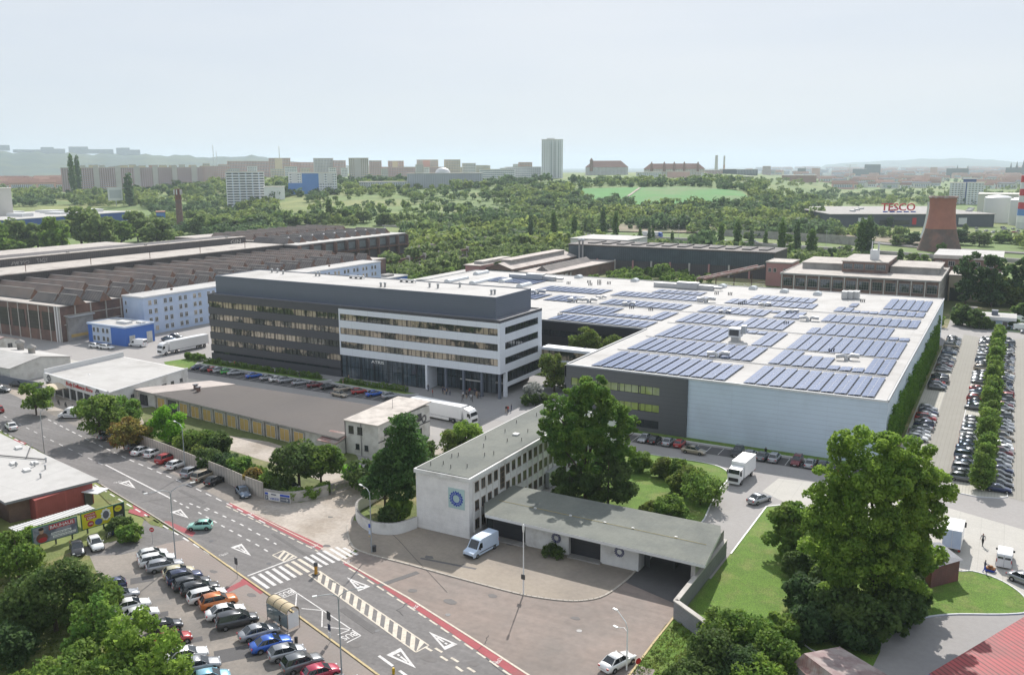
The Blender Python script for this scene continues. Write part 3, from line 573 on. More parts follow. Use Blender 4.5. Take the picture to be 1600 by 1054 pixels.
def gear(mb, c, r, face, m, mi, depth=.06, teeth=16):
    """toothed ring emblem on a wall facing -Y or +X; c = centre"""
    def P(x, y, d): return (c[0] + x, c[1] - d, c[2] + y) if face == '-b' else (c[0] + d, c[1] + x, c[2] + y)
    n = teeth * 4; O = []
    for k in range(n): t = 2 * math.pi * k / n; q = r if k % 4 < 2 else r * .84; O.append((q * math.cos(t), q * math.sin(t)))
    I = [(r * .5 * math.cos(2 * math.pi * k / n), r * .5 * math.sin(2 * math.pi * k / n)) for k in range(n)]
    vs = [P(x, y, depth) for x, y in O] + [P(x, y, depth) for x, y in I] + [P(x, y, 0) for x, y in O] + [P(x, y, 0) for x, y in I]
    fs = []
    for k in range(n): q = (k + 1) % n; fs += [(k, q, n + q, n + k), (2 * n + k, 2 * n + q, q, k), (n + k, n + q, 3 * n + q, 3 * n + k)]
    mb.add(vs, fs, m)
    for k in range(22):                          # pale letters round the ring
        t = 2 * math.pi * k / 22
        if k % 11 == 5: continue
        a, b = r * .61, r * .76; w_ = .05
        mb.add([P(a * math.cos(t - w_), a * math.sin(t - w_), depth + .012), P(b * math.cos(t - w_), b * math.sin(t - w_), depth + .012), P(b * math.cos(t + w_), b * math.sin(t + w_), depth + .012), P(a * math.cos(t + w_), a * math.sin(t + w_), depth + .012)], [(0, 1, 2, 3)], mi)
# ================================================================== OFFICE BUILDING
T = thing('office_building', 'five storey office block, half dark grey, half white, with glazed lobby and slate penthouse', 'office building', (-155, 182, 0))
mb = MB(); mb.prism([(-204.6, 182.45), (-127.6, 182.45), (-127.6, 186.6), (-109, 186.6), (-109, 203.5), (-204.6, 203.5)], 0, 6.3, 'clad_black'); mb.box(-204.6, -105.95, 182.45, 203.5, 6.3, 19.0, 'clad_black'); mb.build('core_wall', T)
for z0, z1 in ((17.5, 19.6), (13.75, 15.75), (10.0, 12.0), (6.25, 8.25), (2.55, 4.5), (0, 1.9)):
    MB().box(-205, -155.5, 182, 182.4, z0, z1, 'clad_dark').build('cladding_band', T)
    MB().box(-205, -204.6, 182.4, 203.9, z0, z1, 'clad_dark').build('cladding_band', T)
for i, (z0, z1) in enumerate(((17.5, 19.6), (13.75, 15.75), (10.0, 12.0), (6.3, 8.25))):
    MB().box(-155.5, -105.5, 181.98, 182.4, z0, z1, 'office_white').build('cladding_band', T)
    MB().box(-105.9, -105.48, 182.4, 204, z0, z1, 'office_white').build('cladding_band', T)
for k in ((-106.1, -105.5, 181.98, 182.6), (-155.5, -155.1, 181.98, 182.6)): MB().box(k[0], k[1] + .001, k[2] - .01, k[3], 6.3, 19.58, 'office_white').build('corner_panel', T)
for b0, b1 in ((182.6, 184.6), (202, 204)): MB().box(-105.9, -105.5, b0, b1, 8.25, 17.5, 'office_white').build('corner_panel', T)
for z0, z1 in ((15.75, 17.5), (12, 13.75), (8.25, 10)):
    ribbon(T, -204.8, -155.5, 182, z0, z1); ribbon(T, -155.1, -106.1, 182, z0, z1); ribbon(T, 184.6, 202, -105.5, z0, z1, '+a', 'glass')
ribbon(T, -204.8, -155.5, 182, 4.5, 6.25); ribbon(T, -203, -160, 182, 1.9, 2.55, '-b', 'glass', 2.7)
MB().box(-204.8, -155.5, 182.02, 182.3, 0, .3, 'conc_d').build('plinth', T)
ribbon(T, -155.3, -127.6, 182.2, .05, 6.28, '-b', 'glass_l', 1.5, name='lobby_glazing'); ribbon(T, -127, -109.2, 186.3, .05, 6.28, '-b', 'glass_l', 1.5, name='lobby_glazing')
ribbon(T, 186, 203.6, -108.9, .05, 2.45, '+a', 'glass_l', 1.4, name='lobby_glazing'); ribbon(T, 185.6, 203.6, -105.6, 3.5, 6.28, '+a', 'glass', 1.4)
MB().box(-106, -105.45, 185.4, 204, 2.5, 3.5, 'office_white').build('cladding_band', T); MB().box(-109, -106, 185.6, 203.9, 2.9, 3.4, 'conc').build('floor_slab', T)
MB().box(-127.6, -127, 181.9, 186.6, 0, 6.3, 'office_white').build('fin_wall', T); MB().box(-106.2, -105.4, 184.7, 185.5, 0, 6.3, 'office_white').build('fin_wall', T)
MB().box(-127.6, -105.5, 182.4, 186.4, 6.1, 6.3, 'clad_slate').build('soffit', T)
for x in (-121.6, -116.3, -111, -105.95): MB().box(x - .3, x + .3, 182.2, 182.8, 0, 6.1, 'clad_slate').build('column', T)
for x in (-118.9, -113.6): MB().box(x - .9, x + .9, 185.9, 186.25, 0, 2.6, 'glass').build('entrance_door', T)
MB().box(-119.5, -113, 185.7, 186.1, 2.7, 3.0, 'frame_w').build('entrance_canopy', T)
MB().text('ATRIS', Matrix.Translation((-143, 182.2, 5.4)) @ Matrix.Rotation(math.pi / 2, 4, 'X'), 'lampc', 1, .03, fit=(4.2, .8)).build('sign_lettering', T)
roofslab(T, -205, -105.5, 182, 204, 19.3, 'conc_d', 'clad_dark', .32, .3)
MB().box(-204.5, -108.3, 184.9, 203.2, 19.3, 24.2, 'clad_slate').build('penthouse_wall', T)
roofslab(T, -204.5, -108.3, 184.9, 203.2, 24.5, 'roof_white', 'clad_slate', .22, .3, name='penthouse_roof')
def vent(P, x, y, z, h=1.1, r=.28):
    mb = MB(); mb.lathe([(r, z), (r, z + h * .7), (r * 1.5, z + h * .72), (r * 1.5, z + h * .85), (.05, z + h)], 'metal', (x, y), 10); mb.build('vent_pipe', P)
for x, y in ((-196, 199.5), (-194.4, 200.2), (-190, 198), (-178, 199), (-177, 199.4), (-146, 188.5), (-145, 189), (-134, 194), (-131, 193.5), (-127, 198), (-112.5, 190), (-112, 190.8)): vent(T, x, y, 24.5, 1.3)
for x in (-166, -148):
    mb = MB(); mb.box(x, x + 4.6, 199.5, 200.3, 24.9, 25.3, 'duct'); [mb.box(x + k, x + k + .15, 199.4, 200.4, 24.5, 24.9, 'metal_d') for k in (.3, 2.2, 4)]; mb.tube([(x + 4.5, 199.9, 25.1), (x + 5.2, 199.9, 25.1), (x + 5.3, 199.9, 24.7)], .22, 'duct'); mb.build('duct_run', T)
# footbridge
T = thing('footbridge', 'white enclosed footbridge joining the office block to the solar roofed hall', 'footbridge', (-95, 205.5, 0))
MB().box(-105.4, -83.7, 203.9, 207.6, 8.6, 9.3, 'office_white').build('roof', T); MB().box(-105.4, -83.7, 203.9, 207.6, 5.6, 6.2, 'office_white').build('deck', T)
MB().box(-105.3, -83.8, 204.1, 207.4, 6.2, 8.6, 'glass_b').build('glazing', T); mb = MB()
for i in range(13): mb.box(-105 + i * 1.72, -104.9 + i * 1.72, 203.95, 204.09, 6.2, 8.6, 'frame_d')
mb.build('window_frame', T)
# ================================================================== HALL
T = thing('factory_hall', 'huge flat roofed factory hall, white and dark grey, its roof covered in solar panels', 'factory hall', (-50, 174, 0))
HP = [(-83.6, 174), (-17.2, 174), (-17.2, 320.6), (-197, 320.6), (-197, 223.2), (-83.6, 223.2)]
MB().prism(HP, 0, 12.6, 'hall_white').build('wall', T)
MB().prism([(-83.3, 174.3), (-17.5, 174.3), (-17.5, 320.3), (-196.7, 320.3), (-196.7, 223.5), (-83.3, 223.5)], 12.2, 12.75, 'roof_white').build('roof', T)
PR = MB(); wall_line(PR, HP[1:6] + [HP[0]], .3, 12.5, 12.98, 'parapet'); wall_line(PR, HP[:2], .3, 12.5, 12.9, 'parapet_w'); PR.build('parapet', T)
for z0, z1 in ((10.05, 12.6), (6.2, 8.25), (2.7, 4.5), (0, .9)): MB().box(-83.9, -55.7, 173.6, 174, z0, z1, 'hall_dark').build('cladding_band', T)
MB().box(-61.8, -55.7, 173.62, 173.99, .9, 10.05, 'hall_dark').build('cladding_band', T); MB().box(-83.9, -82.4, 173.62, 173.99, .9, 10.05, 'hall_dark').build('cladding_band', T)
for z0, z1 in ((8.25, 10.05), (4.5, 6.2), (.9, 2.7)): ribbon(T, -82.4, -61.8, 173.55, z0, z1, '-b', 'glass_g' if z0 > 1 else 'glass', 1.6)
MB().box(-84, -83.6, 173.6, 223.2, 0, 12.6, 'hall_dark').build('cladding_band', T)
for z0, z1 in ((10.2, 12.6), (6.2, 8.3), (2.7, 4.4), (0, .9)): MB().box(-196, -84, 222.7, 223.2, z0, z1, 'clad_black').build('cladding_band', T)
for z0, z1 in ((8.3, 10.2), (4.4, 6.2), (.9, 2.7)): ribbon(T, -196, -84, 222.7, z0, z1, '-b', 'glass', 1.8)
for x in (-196, -150, -122, -104): MB().box(x, x + 2.4, 222.72, 223.1, .9, 10.2, 'clad_black').build('cladding_band', T)
# climbing plants on the long wall are built with the vegetation
# ================================================================== WHITE HEADQUARTERS AND GATEHOUSE
T = thing('headquarters_building', 'white three storey building with a blue toothed wheel emblem on its blank end wall', 'office building', (-78, 108, 0))
MB().box(-78, -68.2, 108, 151.2, 0, 9.1, 'white_stone').build('wall', T)
MB().box(-78.25, -67.9, 107.8, 151.5, 9.1, 9.75, 'white_wall').build('cornice', T); MB().box(-77.9, -68.3, 108.1, 151.2, 9.75, 9.86, 'bitumen').build('roof', T)
mb = MB(); mb.box(-71.9, -69.0, 107.9, 108, 4.55, 7.75, mat('pale_teal_panel', (.42, .56, .55), .6, .06, .5)); mb.build('emblem_board', T)
gear(mb := MB(), (-70.45, 107.9, 6.15), 1.25, '-b', mat('emblem_blue', (.03, .07, .36), .5, .05), 'blue_pale'); mb.build('emblem', T)
for i in range(21):
    y = 110.2 + i * 1.93
    if 4 <= i <= 4: continue
    for z in (1.0, 4.0, 7.0):
        if z == 1.0 and 3 < i < 7: continue
        win(T, -68.2, y, z, 1.15, 1.6, '+a', 'ok21')
for i in range(22): MB().box(-68.2, -67.98, 109.15 + i * 1.93, 109.3 + i * 1.93, .6, 9.1, 'white_wall').build('pilaster', T)
win(T, -68.15, 110.2 + 4 * 1.93, 5.0, 1.5, 3.6, '+a', 'ok34', 'stair_window')
for i, (x, y) in enumerate([(-76.5, 110), (-75, 111.3), (-73, 110.4), (-75.8, 115), (-75.2, 116), (-71, 112), (-71.4, 118), (-70.5, 119.4), (-74, 122), (-76, 126), (-72, 126.5), (-70, 128), (-75, 131), (-71.5, 133), (-76, 137), (-72.4, 139), (-75, 143), (-71, 146), (-76, 148)]):
    mb = MB(); mb.tube([(x, y, 9.85), (x, y, 10.45), (x, y, 10.5)], [.06, .06, .12], 'metal_d', 6); mb.build('vent_pipe', T)
MB().box(-73, -72, 130, 131, 9.86, 10.15, 'frame_w').build('roof_hatch', T); MB().box(-67.95, -67.2, 133, 137.5, .2, 3.0, 'metal').build('wall_unit', T)
T = thing('low_annexe', 'low white block with grey flat roof behind the headquarters building', 'annexe', (-79, 152, 0))
MB().box(-79, -66, 152, 160.5, 0, 6.2, 'white_wall').build('wall', T); roofslab(T, -79, -66, 152, 160.5, 6.5, 'bitumen', 'parapet_w', .3)
T = thing('gatehouse', 'long single storey gatehouse with green grey flat roof and two wheel emblems', 'gatehouse', (-50, 110, 0))
mb = MB(); RF = [(-65.6, 108.3), (-31.2, 107.3), (-32.4, 118.6), (-33.2, 121.2), (-68.1, 121.4), (-68.1, 112.2)]
mb.prism(RF, 4.0, 4.42, 'parapet_w', 'bitumen'); mb.build('roof', T)
MB().prism([(-65.9, 111.2), (-41.6, 110.4), (-41.4, 120.6), (-67.9, 121)], 0, 3.98, 'clad_black').build('core_wall', T)
def gw(x0, x1): MB().box(x0, x1, 110.0 + (-51 - x0) * .01, 110.9, 0, 4.0, 'white_wall').build('wall_panel', T)
gw(-59.6, -52.4); gw(-47.3, -41.5); MB().box(-41.8, -41.45, 110.5, 120.5, 0, 4, 'white_wall').build('side_wall', T)
ribbon(T, -52.4, -47.3, 110.75, .3, 3.5, '-b', 'glass', 1.25, name='glazed_entrance'); ribbon(T, -67, -59.6, 111.1, .3, 3.5, '-b', 'glass', 1.25, name='glazed_entrance')
for x0, x1 in ((-52.3, -47.4), (-66.8, -59.7)): MB().box(x0, x1, 110.5, 110.72, 2.9, 3.12, 'metal').build('transom_bar', T); MB().box(x0, x1 + .3, 109.3, 110.6, 0, .2, 'conc').build('step', T)
for x in (-54.4, -44.4): gear(mb := MB(), (x, 109.98, 2.35), .78, '-b', mat('emblem_navy', (.02, .025, .11), .5, .05), 'frame_w'); mb.build('emblem', T)
MB().box(-33.2, -32.6, 107.6, 121, 0, 3.98, 'conc').build('end_wall', T)
for x in (-37.4,): MB().box(x - .12, x + .12, 113.4, 116.8, 0, 3.4, 'metal_d').build('gate_leaf', T)
MB().box(-41.4, -40.6, 112, 112.2, 0, 3.9, 'metal_d').build('gate_leaf', T)
for x in (-60, -54, -48.4, -44, -37.5): MB().box(x - .2, x + .2, 113.9, 114.1, 4.42, 4.6, 'frame_w').build('roof_anchor', T)
mb = MB(); mb.tube([(-66.5, 114.2, 4.5), (-33, 113.6, 4.5)], .03, mat('yellow_cable', (.45, .35, .12))); mb.build('roof_cable', T)
T = thing('boundary_wall', 'grey concrete boundary wall with pale coping, cornering at the gatehouse passage', 'wall', (-32.7, 100, 0))
mb = MB(); wall_line(mb, [(-32.4, 121), (-32.6, 99.9), (-25, 94.6)], .5, 0, 2.35, 'conc_d'); mb.build('masonry', T)
mb = MB(); wall_line(mb, [(-32.4, 121), (-32.6, 99.9), (-25, 94.6)], .66, 2.352, 2.5, 'conc_w'); mb.build('coping', T)
# curved planter wall
T = thing('planter_wall', 'curved white rendered wall round the pine trees beside the headquarters end wall', 'wall', (-80, 106, 0))
cw = smooth_path(G((640, 752), (583, 785), (559, 800), (562, 818), (585, 832), (620, 834), (651, 824)), 6)
mb = MB(); wall_line(mb, cw, .35, 0, 1.9, 'white_wall', 'conc'); mb.build('masonry', T)
# ================================================================== WHITE HOUSE WITH EMBLEM AND GARAGES
T = thing('gear_emblem_house', 'two storey weathered white house with pale roof and small wheel emblem', 'house', (-112, 131.6, 0))
MB().box(-112, -103.9, 131.8, 149.4, 0, 6.7, 'old_white').build('wall', T)
mb = MB(); mb.extr([(131.4, 6.7), (149.7, 7.3), (149.7, 7.5), (131.4, 6.9)], -112.3, -103.6, 'x', 'roof_pale'); mb.build('roof', T)
for x in (-110.6, -108.4): win(T, x, 131.8, 4.3, 1.2, 1.5, '-b', 'dk21'); win(T, x + 1.5, 131.8, 1.2, .9, 1.1, '-b', 'dk11')
for y in (134.5, 141.5, 145.6): win(T, -103.9, y, 4.2, 1.5, 1.5, '+a', 'dk31'); win(T, -103.9, y, 1.0, 1.5, 1.5, '+a', 'dk31')
gear(mb := MB(), (-103.9, 147.3, 4.2), .9, '+a', 'clad_black', 'frame_w', .07); mb.build('emblem', T); MB().box(-104, -103.75, 131.8, 149.4, 3.2, 3.35, 'metal_d').build('string_course', T)
MB().tube([(-112.05, 131.7, 0), (-112.05, 131.7, 6.6)], .08, 'metal_d').build('drainpipe', T); MB().tube([(-108.0, 131.6, 0), (-108.0, 131.6, 6.6)], .06, 'metal_d').build('drainpipe', T)
mb = MB(); mb.tube([(-108, 142, 7), (-108, 142, 9.2)], .04, 'metal_d'); mb.build('aerial', T)
T = thing('garage_lean_to', 'small white lean-to with striped sheet roof beside the weathered white house', 'outbuilding', (-115, 129, 0))
MB().box(-115.6, -112.1, 129.2, 132.8, 0, 2.6, 'old_white').build('wall', T); mb = MB(); mb.extr([(128.8, 2.6), (133, 3.6), (133, 3.75), (128.8, 2.75)], -117, -111.9, 'x', 'red_old'); mb.build('roof', T)
T = thing('garage_row', 'long low row of garages with yellow double doors under a dark felt roof', 'garages', (-150, 131, 0))
mb = MB(); GR = [(-181.5, 137), (-112.2, 129.6), (-112.2, 152.6), (-174, 150)]; mb.prism([(-181, 137.4), (-112.3, 130.3), (-112.3, 152), (-174, 149.6)], 0, 3.3, 'old_white'); mb.build('wall', T)
MB().prism([(-182, 136.8), (-112.2, 129.6), (-112.2, 152.8), (-170, 151.4)], 3.3, 3.6, 'conc', 'bitumen_d').build('roof', T)
MB().prism([(-182.2, 136.6), (-174, 135.9), (-163.5, 151.9), (-172, 151.7)], 3.35, 3.66, 'conc', 'roof_tan').build('roof', T)
_d = Vector((-112.2 + 181.5, 129.6 - 137, 0)).normalized(); _a = math.atan2(_d.y, _d.x)
for i in range(12):
    t = 9.5 + i * 4.35; x = -181 + _d.x * t; y = 137.4 + _d.y * t - .72
    put('garage_door', winmesh(3.0, 2.75, 'cy21' if i not in (1,) else 'dm21'), T, (x + 150, y - 131 + .62, 0), _a)
put('garage_door', winmesh(2.8, 2.5, 'dm21'), T, (-178.6 + 150, 136.95 - 131, 0), _a)
for i in range(12):
    t = 7.3 + i * 4.35; x = -181 + _d.x * t; y = 137.4 + _d.y * t - .1; mb = MB(); mb.box(x - .18, x + .18, y - .2, y + .1, 0, 3.3, 'conc_w', rot=_a); mb.build('pier', T)
for p in ((338, 0), (362, 0)):
    pass
for x, y in ((-168.5, 144), (-166, 142.6)): MB().box(x - .35, x + .35, y - .35, y + .35, 3.6, 4.6, 'brick_b').build('chimney', T); MB().box(x - .5, x + .5, y - .5, y + .5, 4.602, 4.8, 'conc_d').build('chimney_cap', T)
# ================================================================== MOTORCYCLE SHOP
T = thing('motorcycle_shop', 'single storey white showroom with red script lettering and round badges on its fascia', 'shop', (-179.4, 128.4, 0))
A = [(-211.5, 133.6), (-180, 128.6), (-184.5, 155.5), (-212.5, 157.6)]
MB().prism(A, 0, 4.5, 'white_wall').build('wall', T)
MB().prism([(-211, 134.2), (-180.8, 129.3), (-185, 155), (-212, 157)], 4.5, 4.56, 'conc', 'roof_white').build('roof', T)
mb = MB(); wall_line(mb, [A[1], A[0]], .3, 4.4, 5.1, 'parapet_w'); wall_line(mb, [A[0], A[3]], .3, 4.4, 5.9, 'parapet_w'); wall_line(mb, [A[2], A[1]], .25, 4.4, 4.8, 'parapet_w'); mb.build('parapet', T)
d = Vector((A[1][0] - A[0][0], A[1][1] - A[0][1])); L = d.length; d /= L; an = math.atan2(d.y, d.x); n = Vector((d.y, -d.x))
def sf(t, off=0, z=0): q = Vector(A[0]) + d * t + n * off; return Vector((q.x, q.y, z))
def fbox(name, t0, t1, o0, o1, z0, z1, m):
    mb = MB(); P4 = [tuple(sf(t0, o0)[:2]), tuple(sf(t1, o0)[:2]), tuple(sf(t1, o1)[:2]), tuple(sf(t0, o1)[:2])]; mb.prism(P4, z0, z1, m); return mb.build(name, T)
fbox('fascia', 0, L, .02, .35, 3.0, 5.05, 'white_wall'); fbox('shop_window', 1.2, L - 2, .01, .1, .2, 2.95, 'glass')
for t in (1, 5, 9.5, 13, 16.5, 20, 23.5, 27, L - 1.6): fbox('pilaster', t, t + .45, .05, .3, 0, 3.0, 'white_wall' if t > 1 else 'conc')
def sfm(t, off, z): return Matrix.Translation(sf(t, off, z)) @ Matrix.Rotation(an, 4, 'Z') @ Matrix.Rotation(math.pi / 2, 4, 'X')
MB().text('Body Dalliance Store', sfm(18.6, .38, 4.05), mat('sign_red', (.5, .03, .03), .5, .05), 1, .05, .25, fit=(13.2, 1.25)).build('sign_lettering', T)
for t in (3, 27.6):
    mb = MB(); mm = sfm(t, .37, 4.05); pr = [(math.cos(k * math.pi / 10), math.sin(k * math.pi / 10)) for k in range(20)]
    mb.add([mm @ Vector((x * .95, y * .95, .02)) for x, y in pr], [tuple(range(20))], 'clad_black'); mb.add([mm @ Vector((x * .7, y * .7, .035)) for x, y in pr], [tuple(range(20))], 'conc_d')
    mb.add([mm @ Vector(q) for q in ((-1.15, -.25, .05), (1.15, -.25, .05), (1.15, .25, .05), (-1.15, .25, .05))], [(0, 1, 2, 3)], 'frame_d'); mb.add([mm @ Vector(q) for q in ((-.9, -.1, .06), (.9, -.1, .06), (.9, .1, .06), (-.9, .1, .06))], [(0, 1, 2, 3)], 'frame_w'); mb.build('round_badge', T)
mb = MB(); 
for k in range(6): t0 = 5 + k * 1.2; z0 = 2.9 + .7 * math.sin(k / 6 * math.pi); z1 = 2.9 + .7 * math.sin((k + 1) / 6 * math.pi); q = [sf(t0, .3, z0), sf(t0 + 1.2, .3, z1), sf(t0 + 1.2, 3.6, z1), sf(t0, 3.6, z0)]; mb.add(q + [v + Vector((0, 0, .12)) for v in q], [(0, 3, 2, 1), (4, 5, 6, 7), (0, 1, 5, 4), (1, 2, 6, 5), (2, 3, 7, 6), (3, 0, 4, 7)], 'cream')
mb.build('entrance_canopy', T)
for t in (5.2, 12): fbox('canopy_post', t, t + .15, 3.3, 3.45, 0, 2.95, 'metal')
for i, t in enumerate((.1, .17, .27, .37, .46, .56, .67, .78, .9)):
    p = Vector(A[1]).lerp(Vector(A[2]), t); o = win(T, p.x, p.y, 1.6 if i else .9, 1.1 if i % 3 else 1.7, 1.0 if i else 2, '+a', 'fk21'); o.rotation_euler = (0, 0, math.atan2(A[2][1] - A[1][1], A[2][0] - A[1][0]))
T = thing('flag_banner', 'curved white and black feather flag at the corner of the motorcycle shop', 'flag', (-179.2, 127.6, 0))
MB().tube([(-179.2, 127.6, 0), (-179.2, 127.6, 4.6), (-178.9, 127.5, 5.4), (-178.3, 127.4, 5.7)], .05, 'metal').build('pole', T)
mb = MB(); mb.add([(-179.15, 127.55, 1), (-178.5, 127.4, 1.4), (-178.0, 127.3, 3.4), (-178.3, 127.35, 5.6), (-179.1, 127.55, 5.0)], [(0, 1, 2, 3, 4), (4, 3, 2, 1, 0)], 'cloth_w'); mb.add([(-179.1, 127.5, 1.1), (-178.8, 127.4, 1.4), (-178.6, 127.35, 3), (-179, 127.48, 3.4)], [(0, 1, 2, 3), (3, 2, 1, 0)], 'cloth_k'); mb.build('flag_cloth', T)
# ================================================================== BLUE BUILDINGS
T = thing('blue_small_block', 'two storey bright blue block with white front windows beside the large pale blue building', 'workshop', (-262, 182, 0))
MB().box(-262, -243.5, 182, 193, 0, 6, 'blue').build('wall', T); MB().box(-259.8, -250.5, 181.94, 182, .3, 5.7, 'blue_pale').build('wall_panel', T); MB().box(-250.5, -243.5, 181.9, 182, 0, 6, 'blue').build('wall_panel', T)
roofslab(T, -262.2, -243.3, 181.8, 193.2, 6.25, 'roof_white', 'blue_pale', .15)
for x in (-258.9, -256.9, -254.2, -252.2):
    for z in (.9, 3.6): win(T, x, 181.94, z, 1.2, 1.5, '-b', 'ck21')
for y in (184.4, 191): win(T, -243.5, y, 0, 2.1, 3.6 if y > 190 else 3.2, '+a', 'cw21', 'door')
MB().box(-253, -248, 186, 188.4, 6.25, 7, 'parapet_w', 'frame_w').build('roof_light', T); MB().box(-247, -244.4, 189, 190.6, 6.25, 6.8, 'parapet_w').build('roof_light', T)
T = thing('blue_long_block', 'long four storey pale blue building with paired white windows', 'factory building', (-264.5, 198, 0))
MB().box(-264.8, -254.3, 198, 328.6, 0, 12.8, 'blue_pale').build('wall', T); roofslab(T, -265, -254.1, 197.8, 328.8, 13.1, 'roof_white', 'parapet_w', .12, .25)
k = 0
for i in range(20):
    for j in (0, 1):
        y = 200.6 + i * 6.4 + j * 2.3
        for z in ((1.1, 4.1, 7.1, 10.1) if i < 8 else (7.1, 10.1) if i > 14 else (10.1,)):
            if k < 98: win(T, -254.3, y, z, 1.35, 1.6, '+a', 'ck22' if i % 3 else 'cb22'); k += 1
MB().box(-254.3, -254.2, 250, 262, 10, 11.6, 'blue').build('wall_panel', T); MB().box(-254.3, -254.22, 266, 280, 10, 11.6, 'blue').build('wall_panel', T)
for z in (7.2, 10): win(T, -263.2, 198, z, .8, 1.3, '-b', 'ck11')
for y in (215, 236, 262, 300): MB().box(-261, -260.4, y, y + .6, 13.1, 13.8, 'brick_b').build('roof_vent', T)
T = thing('blue_low_annexe', 'low blue annexe with white roof at the end of the long pale blue building', 'annexe', (-262, 331, 0))
MB().box(-264, -252.5, 330, 347, 0, 4.6, 'blue').build('wall', T); roofslab(T, -264.2, -252.3, 329.8, 347.2, 4.85, 'roof_white', 'parapet_w', .15); MB().box(-260, -256, 335, 341, 4.85, 5.9, 'conc').build('roof_light', T)
# ================================================================== OLD SAWTOOTH FACTORY
T = thing('sawtooth_factory', 'vast old brick factory whose roof carries rows of brown corrugated skylight ridges', 'factory', (-300, 176.6, 0))
MB().box(-480, -268.3, 176.6, 351, 0, 11.6, 'brick_b').build('wall', T)
mb = MB(); mb.add([(-480, 176.3, 12.1), (-268, 176.3, 11.9), (-268, 351, 11.9), (-480, 351, 12.1)], [(0, 1, 2, 3)], 'roof_old'); mb.add([(-480, 176.3, 11.6), (-268, 176.3, 11.6), (-268, 176.3, 11.9), (-480, 176.3, 12.1)], [(0, 1, 2, 3)], 'conc'); mb.add([(-268, 176.3, 11.6), (-268, 351, 11.6), (-268, 351, 11.9), (-268, 176.3, 11.9)], [(0, 1, 2, 3)], 'conc'); mb.build('roof', T)
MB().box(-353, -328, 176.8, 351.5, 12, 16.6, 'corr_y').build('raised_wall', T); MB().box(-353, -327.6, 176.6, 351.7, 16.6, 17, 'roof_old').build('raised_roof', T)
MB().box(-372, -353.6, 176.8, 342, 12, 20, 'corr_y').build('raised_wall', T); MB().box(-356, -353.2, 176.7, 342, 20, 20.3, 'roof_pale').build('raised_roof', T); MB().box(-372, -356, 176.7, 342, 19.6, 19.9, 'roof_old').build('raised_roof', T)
def skylight(x0, x1, y, h=3.2, wn=2.9, wf=2.3, zb=11.95, m='corr'):
    mb = MB(); A_ = [(x0, y - wn, zb), (x0, y + wf, zb), (x0 + .6, y, zb + h)]; B_ = [(x1, y - wn, zb), (x1, y + wf, zb), (x1 - 1.4, y, zb + h)]
    mb.add(A_ + B_, [(0, 2, 5, 3), (2, 1, 4, 5)], m); mb.add(A_ + B_, [(0, 1, 2), (3, 5, 4)], 'rust')
    mb.box(x0 + .6, x1 - 1.4, y - .16, y + .16, zb + h - .08, zb + h + .1, 'conc'); mb.box(x0, x1, y - wn - .5, y - wn + .12, zb, zb + .22, 'metal_d'); return mb  # base strip coloured dark to stand for valley shade; pale cap sharpens the ridge
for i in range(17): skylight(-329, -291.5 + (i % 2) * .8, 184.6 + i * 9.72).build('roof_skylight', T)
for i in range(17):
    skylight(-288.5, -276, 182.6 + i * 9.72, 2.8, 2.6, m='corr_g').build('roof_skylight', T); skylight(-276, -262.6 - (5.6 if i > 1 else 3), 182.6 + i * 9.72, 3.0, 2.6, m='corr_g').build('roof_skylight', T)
for y in (186, 205, 233, 262, 290, 318): MB().tube([(-329.5, y, 16.9), (-329.5, y, 20.4)], .14, 'rust', 6).build('flue', T)
for y in (196, 240, 280, 330): MB().box(-355.6, -354.6, y, y + 1, 20.3, 21, 'conc').build('roof_vent', T)
MB().text('PRYO', Matrix.Translation((-353.55, 218, 18)) @ Matrix.Rotation(math.pi / 2, 4, 'Z') @ Matrix.Rotation(math.pi / 2, 4, 'X'), 'conc', 1, .02, .3, fit=(8, 1.4)).build('graffiti', T)
MB().text('TAGY', Matrix.Translation((-353.55, 227.5, 18.2)) @ Matrix.Rotation(math.pi / 2, 4, 'Z') @ Matrix.Rotation(math.pi / 2, 4, 'X'), 'conc', 1, .02, -.2, fit=(5, 1.8)).build('graffiti', T)
MB().text('GIN', Matrix.Translation((-353.55, 335, 18)) @ Matrix.Rotation(math.pi / 2, 4, 'Z') @ Matrix.Rotation(math.pi / 2, 4, 'X'), 'conc_w', 1, .02, fit=(7, 2.1)).build('graffiti', T)
for x in np.arange(-313, -268, 5.6): MB().box(x, x + .35, 176.4, 176.6, 0, 11.6, 'conc_w').build('pilaster', T)
for x in (-269.1, -270.4): MB().box(x, x + .5, 176.2, 176.6, 0, 11.8, 'parapet_w').build('drainpipe', T)
for i in range(5): MB().box(-311 + i * 8.4, -304 + i * 8.4 if i < 4 else -271.5, 176.45, 176.6, 3.6, 9.6, mat('dirty_glazing', (.06, .055, .045), .6, .3, .6, lines=(('x', .8, .1, .5), ('z', 1.2, .12, .5)))).build('window_bank', T)
for y in np.arange(182, 200, 5.8): MB().box(-268.3, -268, y, y + .35, 0, 11.6, 'conc_w').build('pilaster', T)
for z in (5.4, 8.4): MB().box(-268.3, -268.06, 178, 200, z, z + .25, 'conc_w').build('string_course', T)
MB().box(-268.3, -267.4, 178.6, 188, 0, 8, 'conc').build('loading_door', T); MB().box(-268, -266.4, 178.4, 188.2, 8, 8.4, 'metal').build('door_canopy', T); MB().box(-267.4, -267.3, 179.5, 187, 1.2, 2.2, 'yellow').build('warning_board', T)
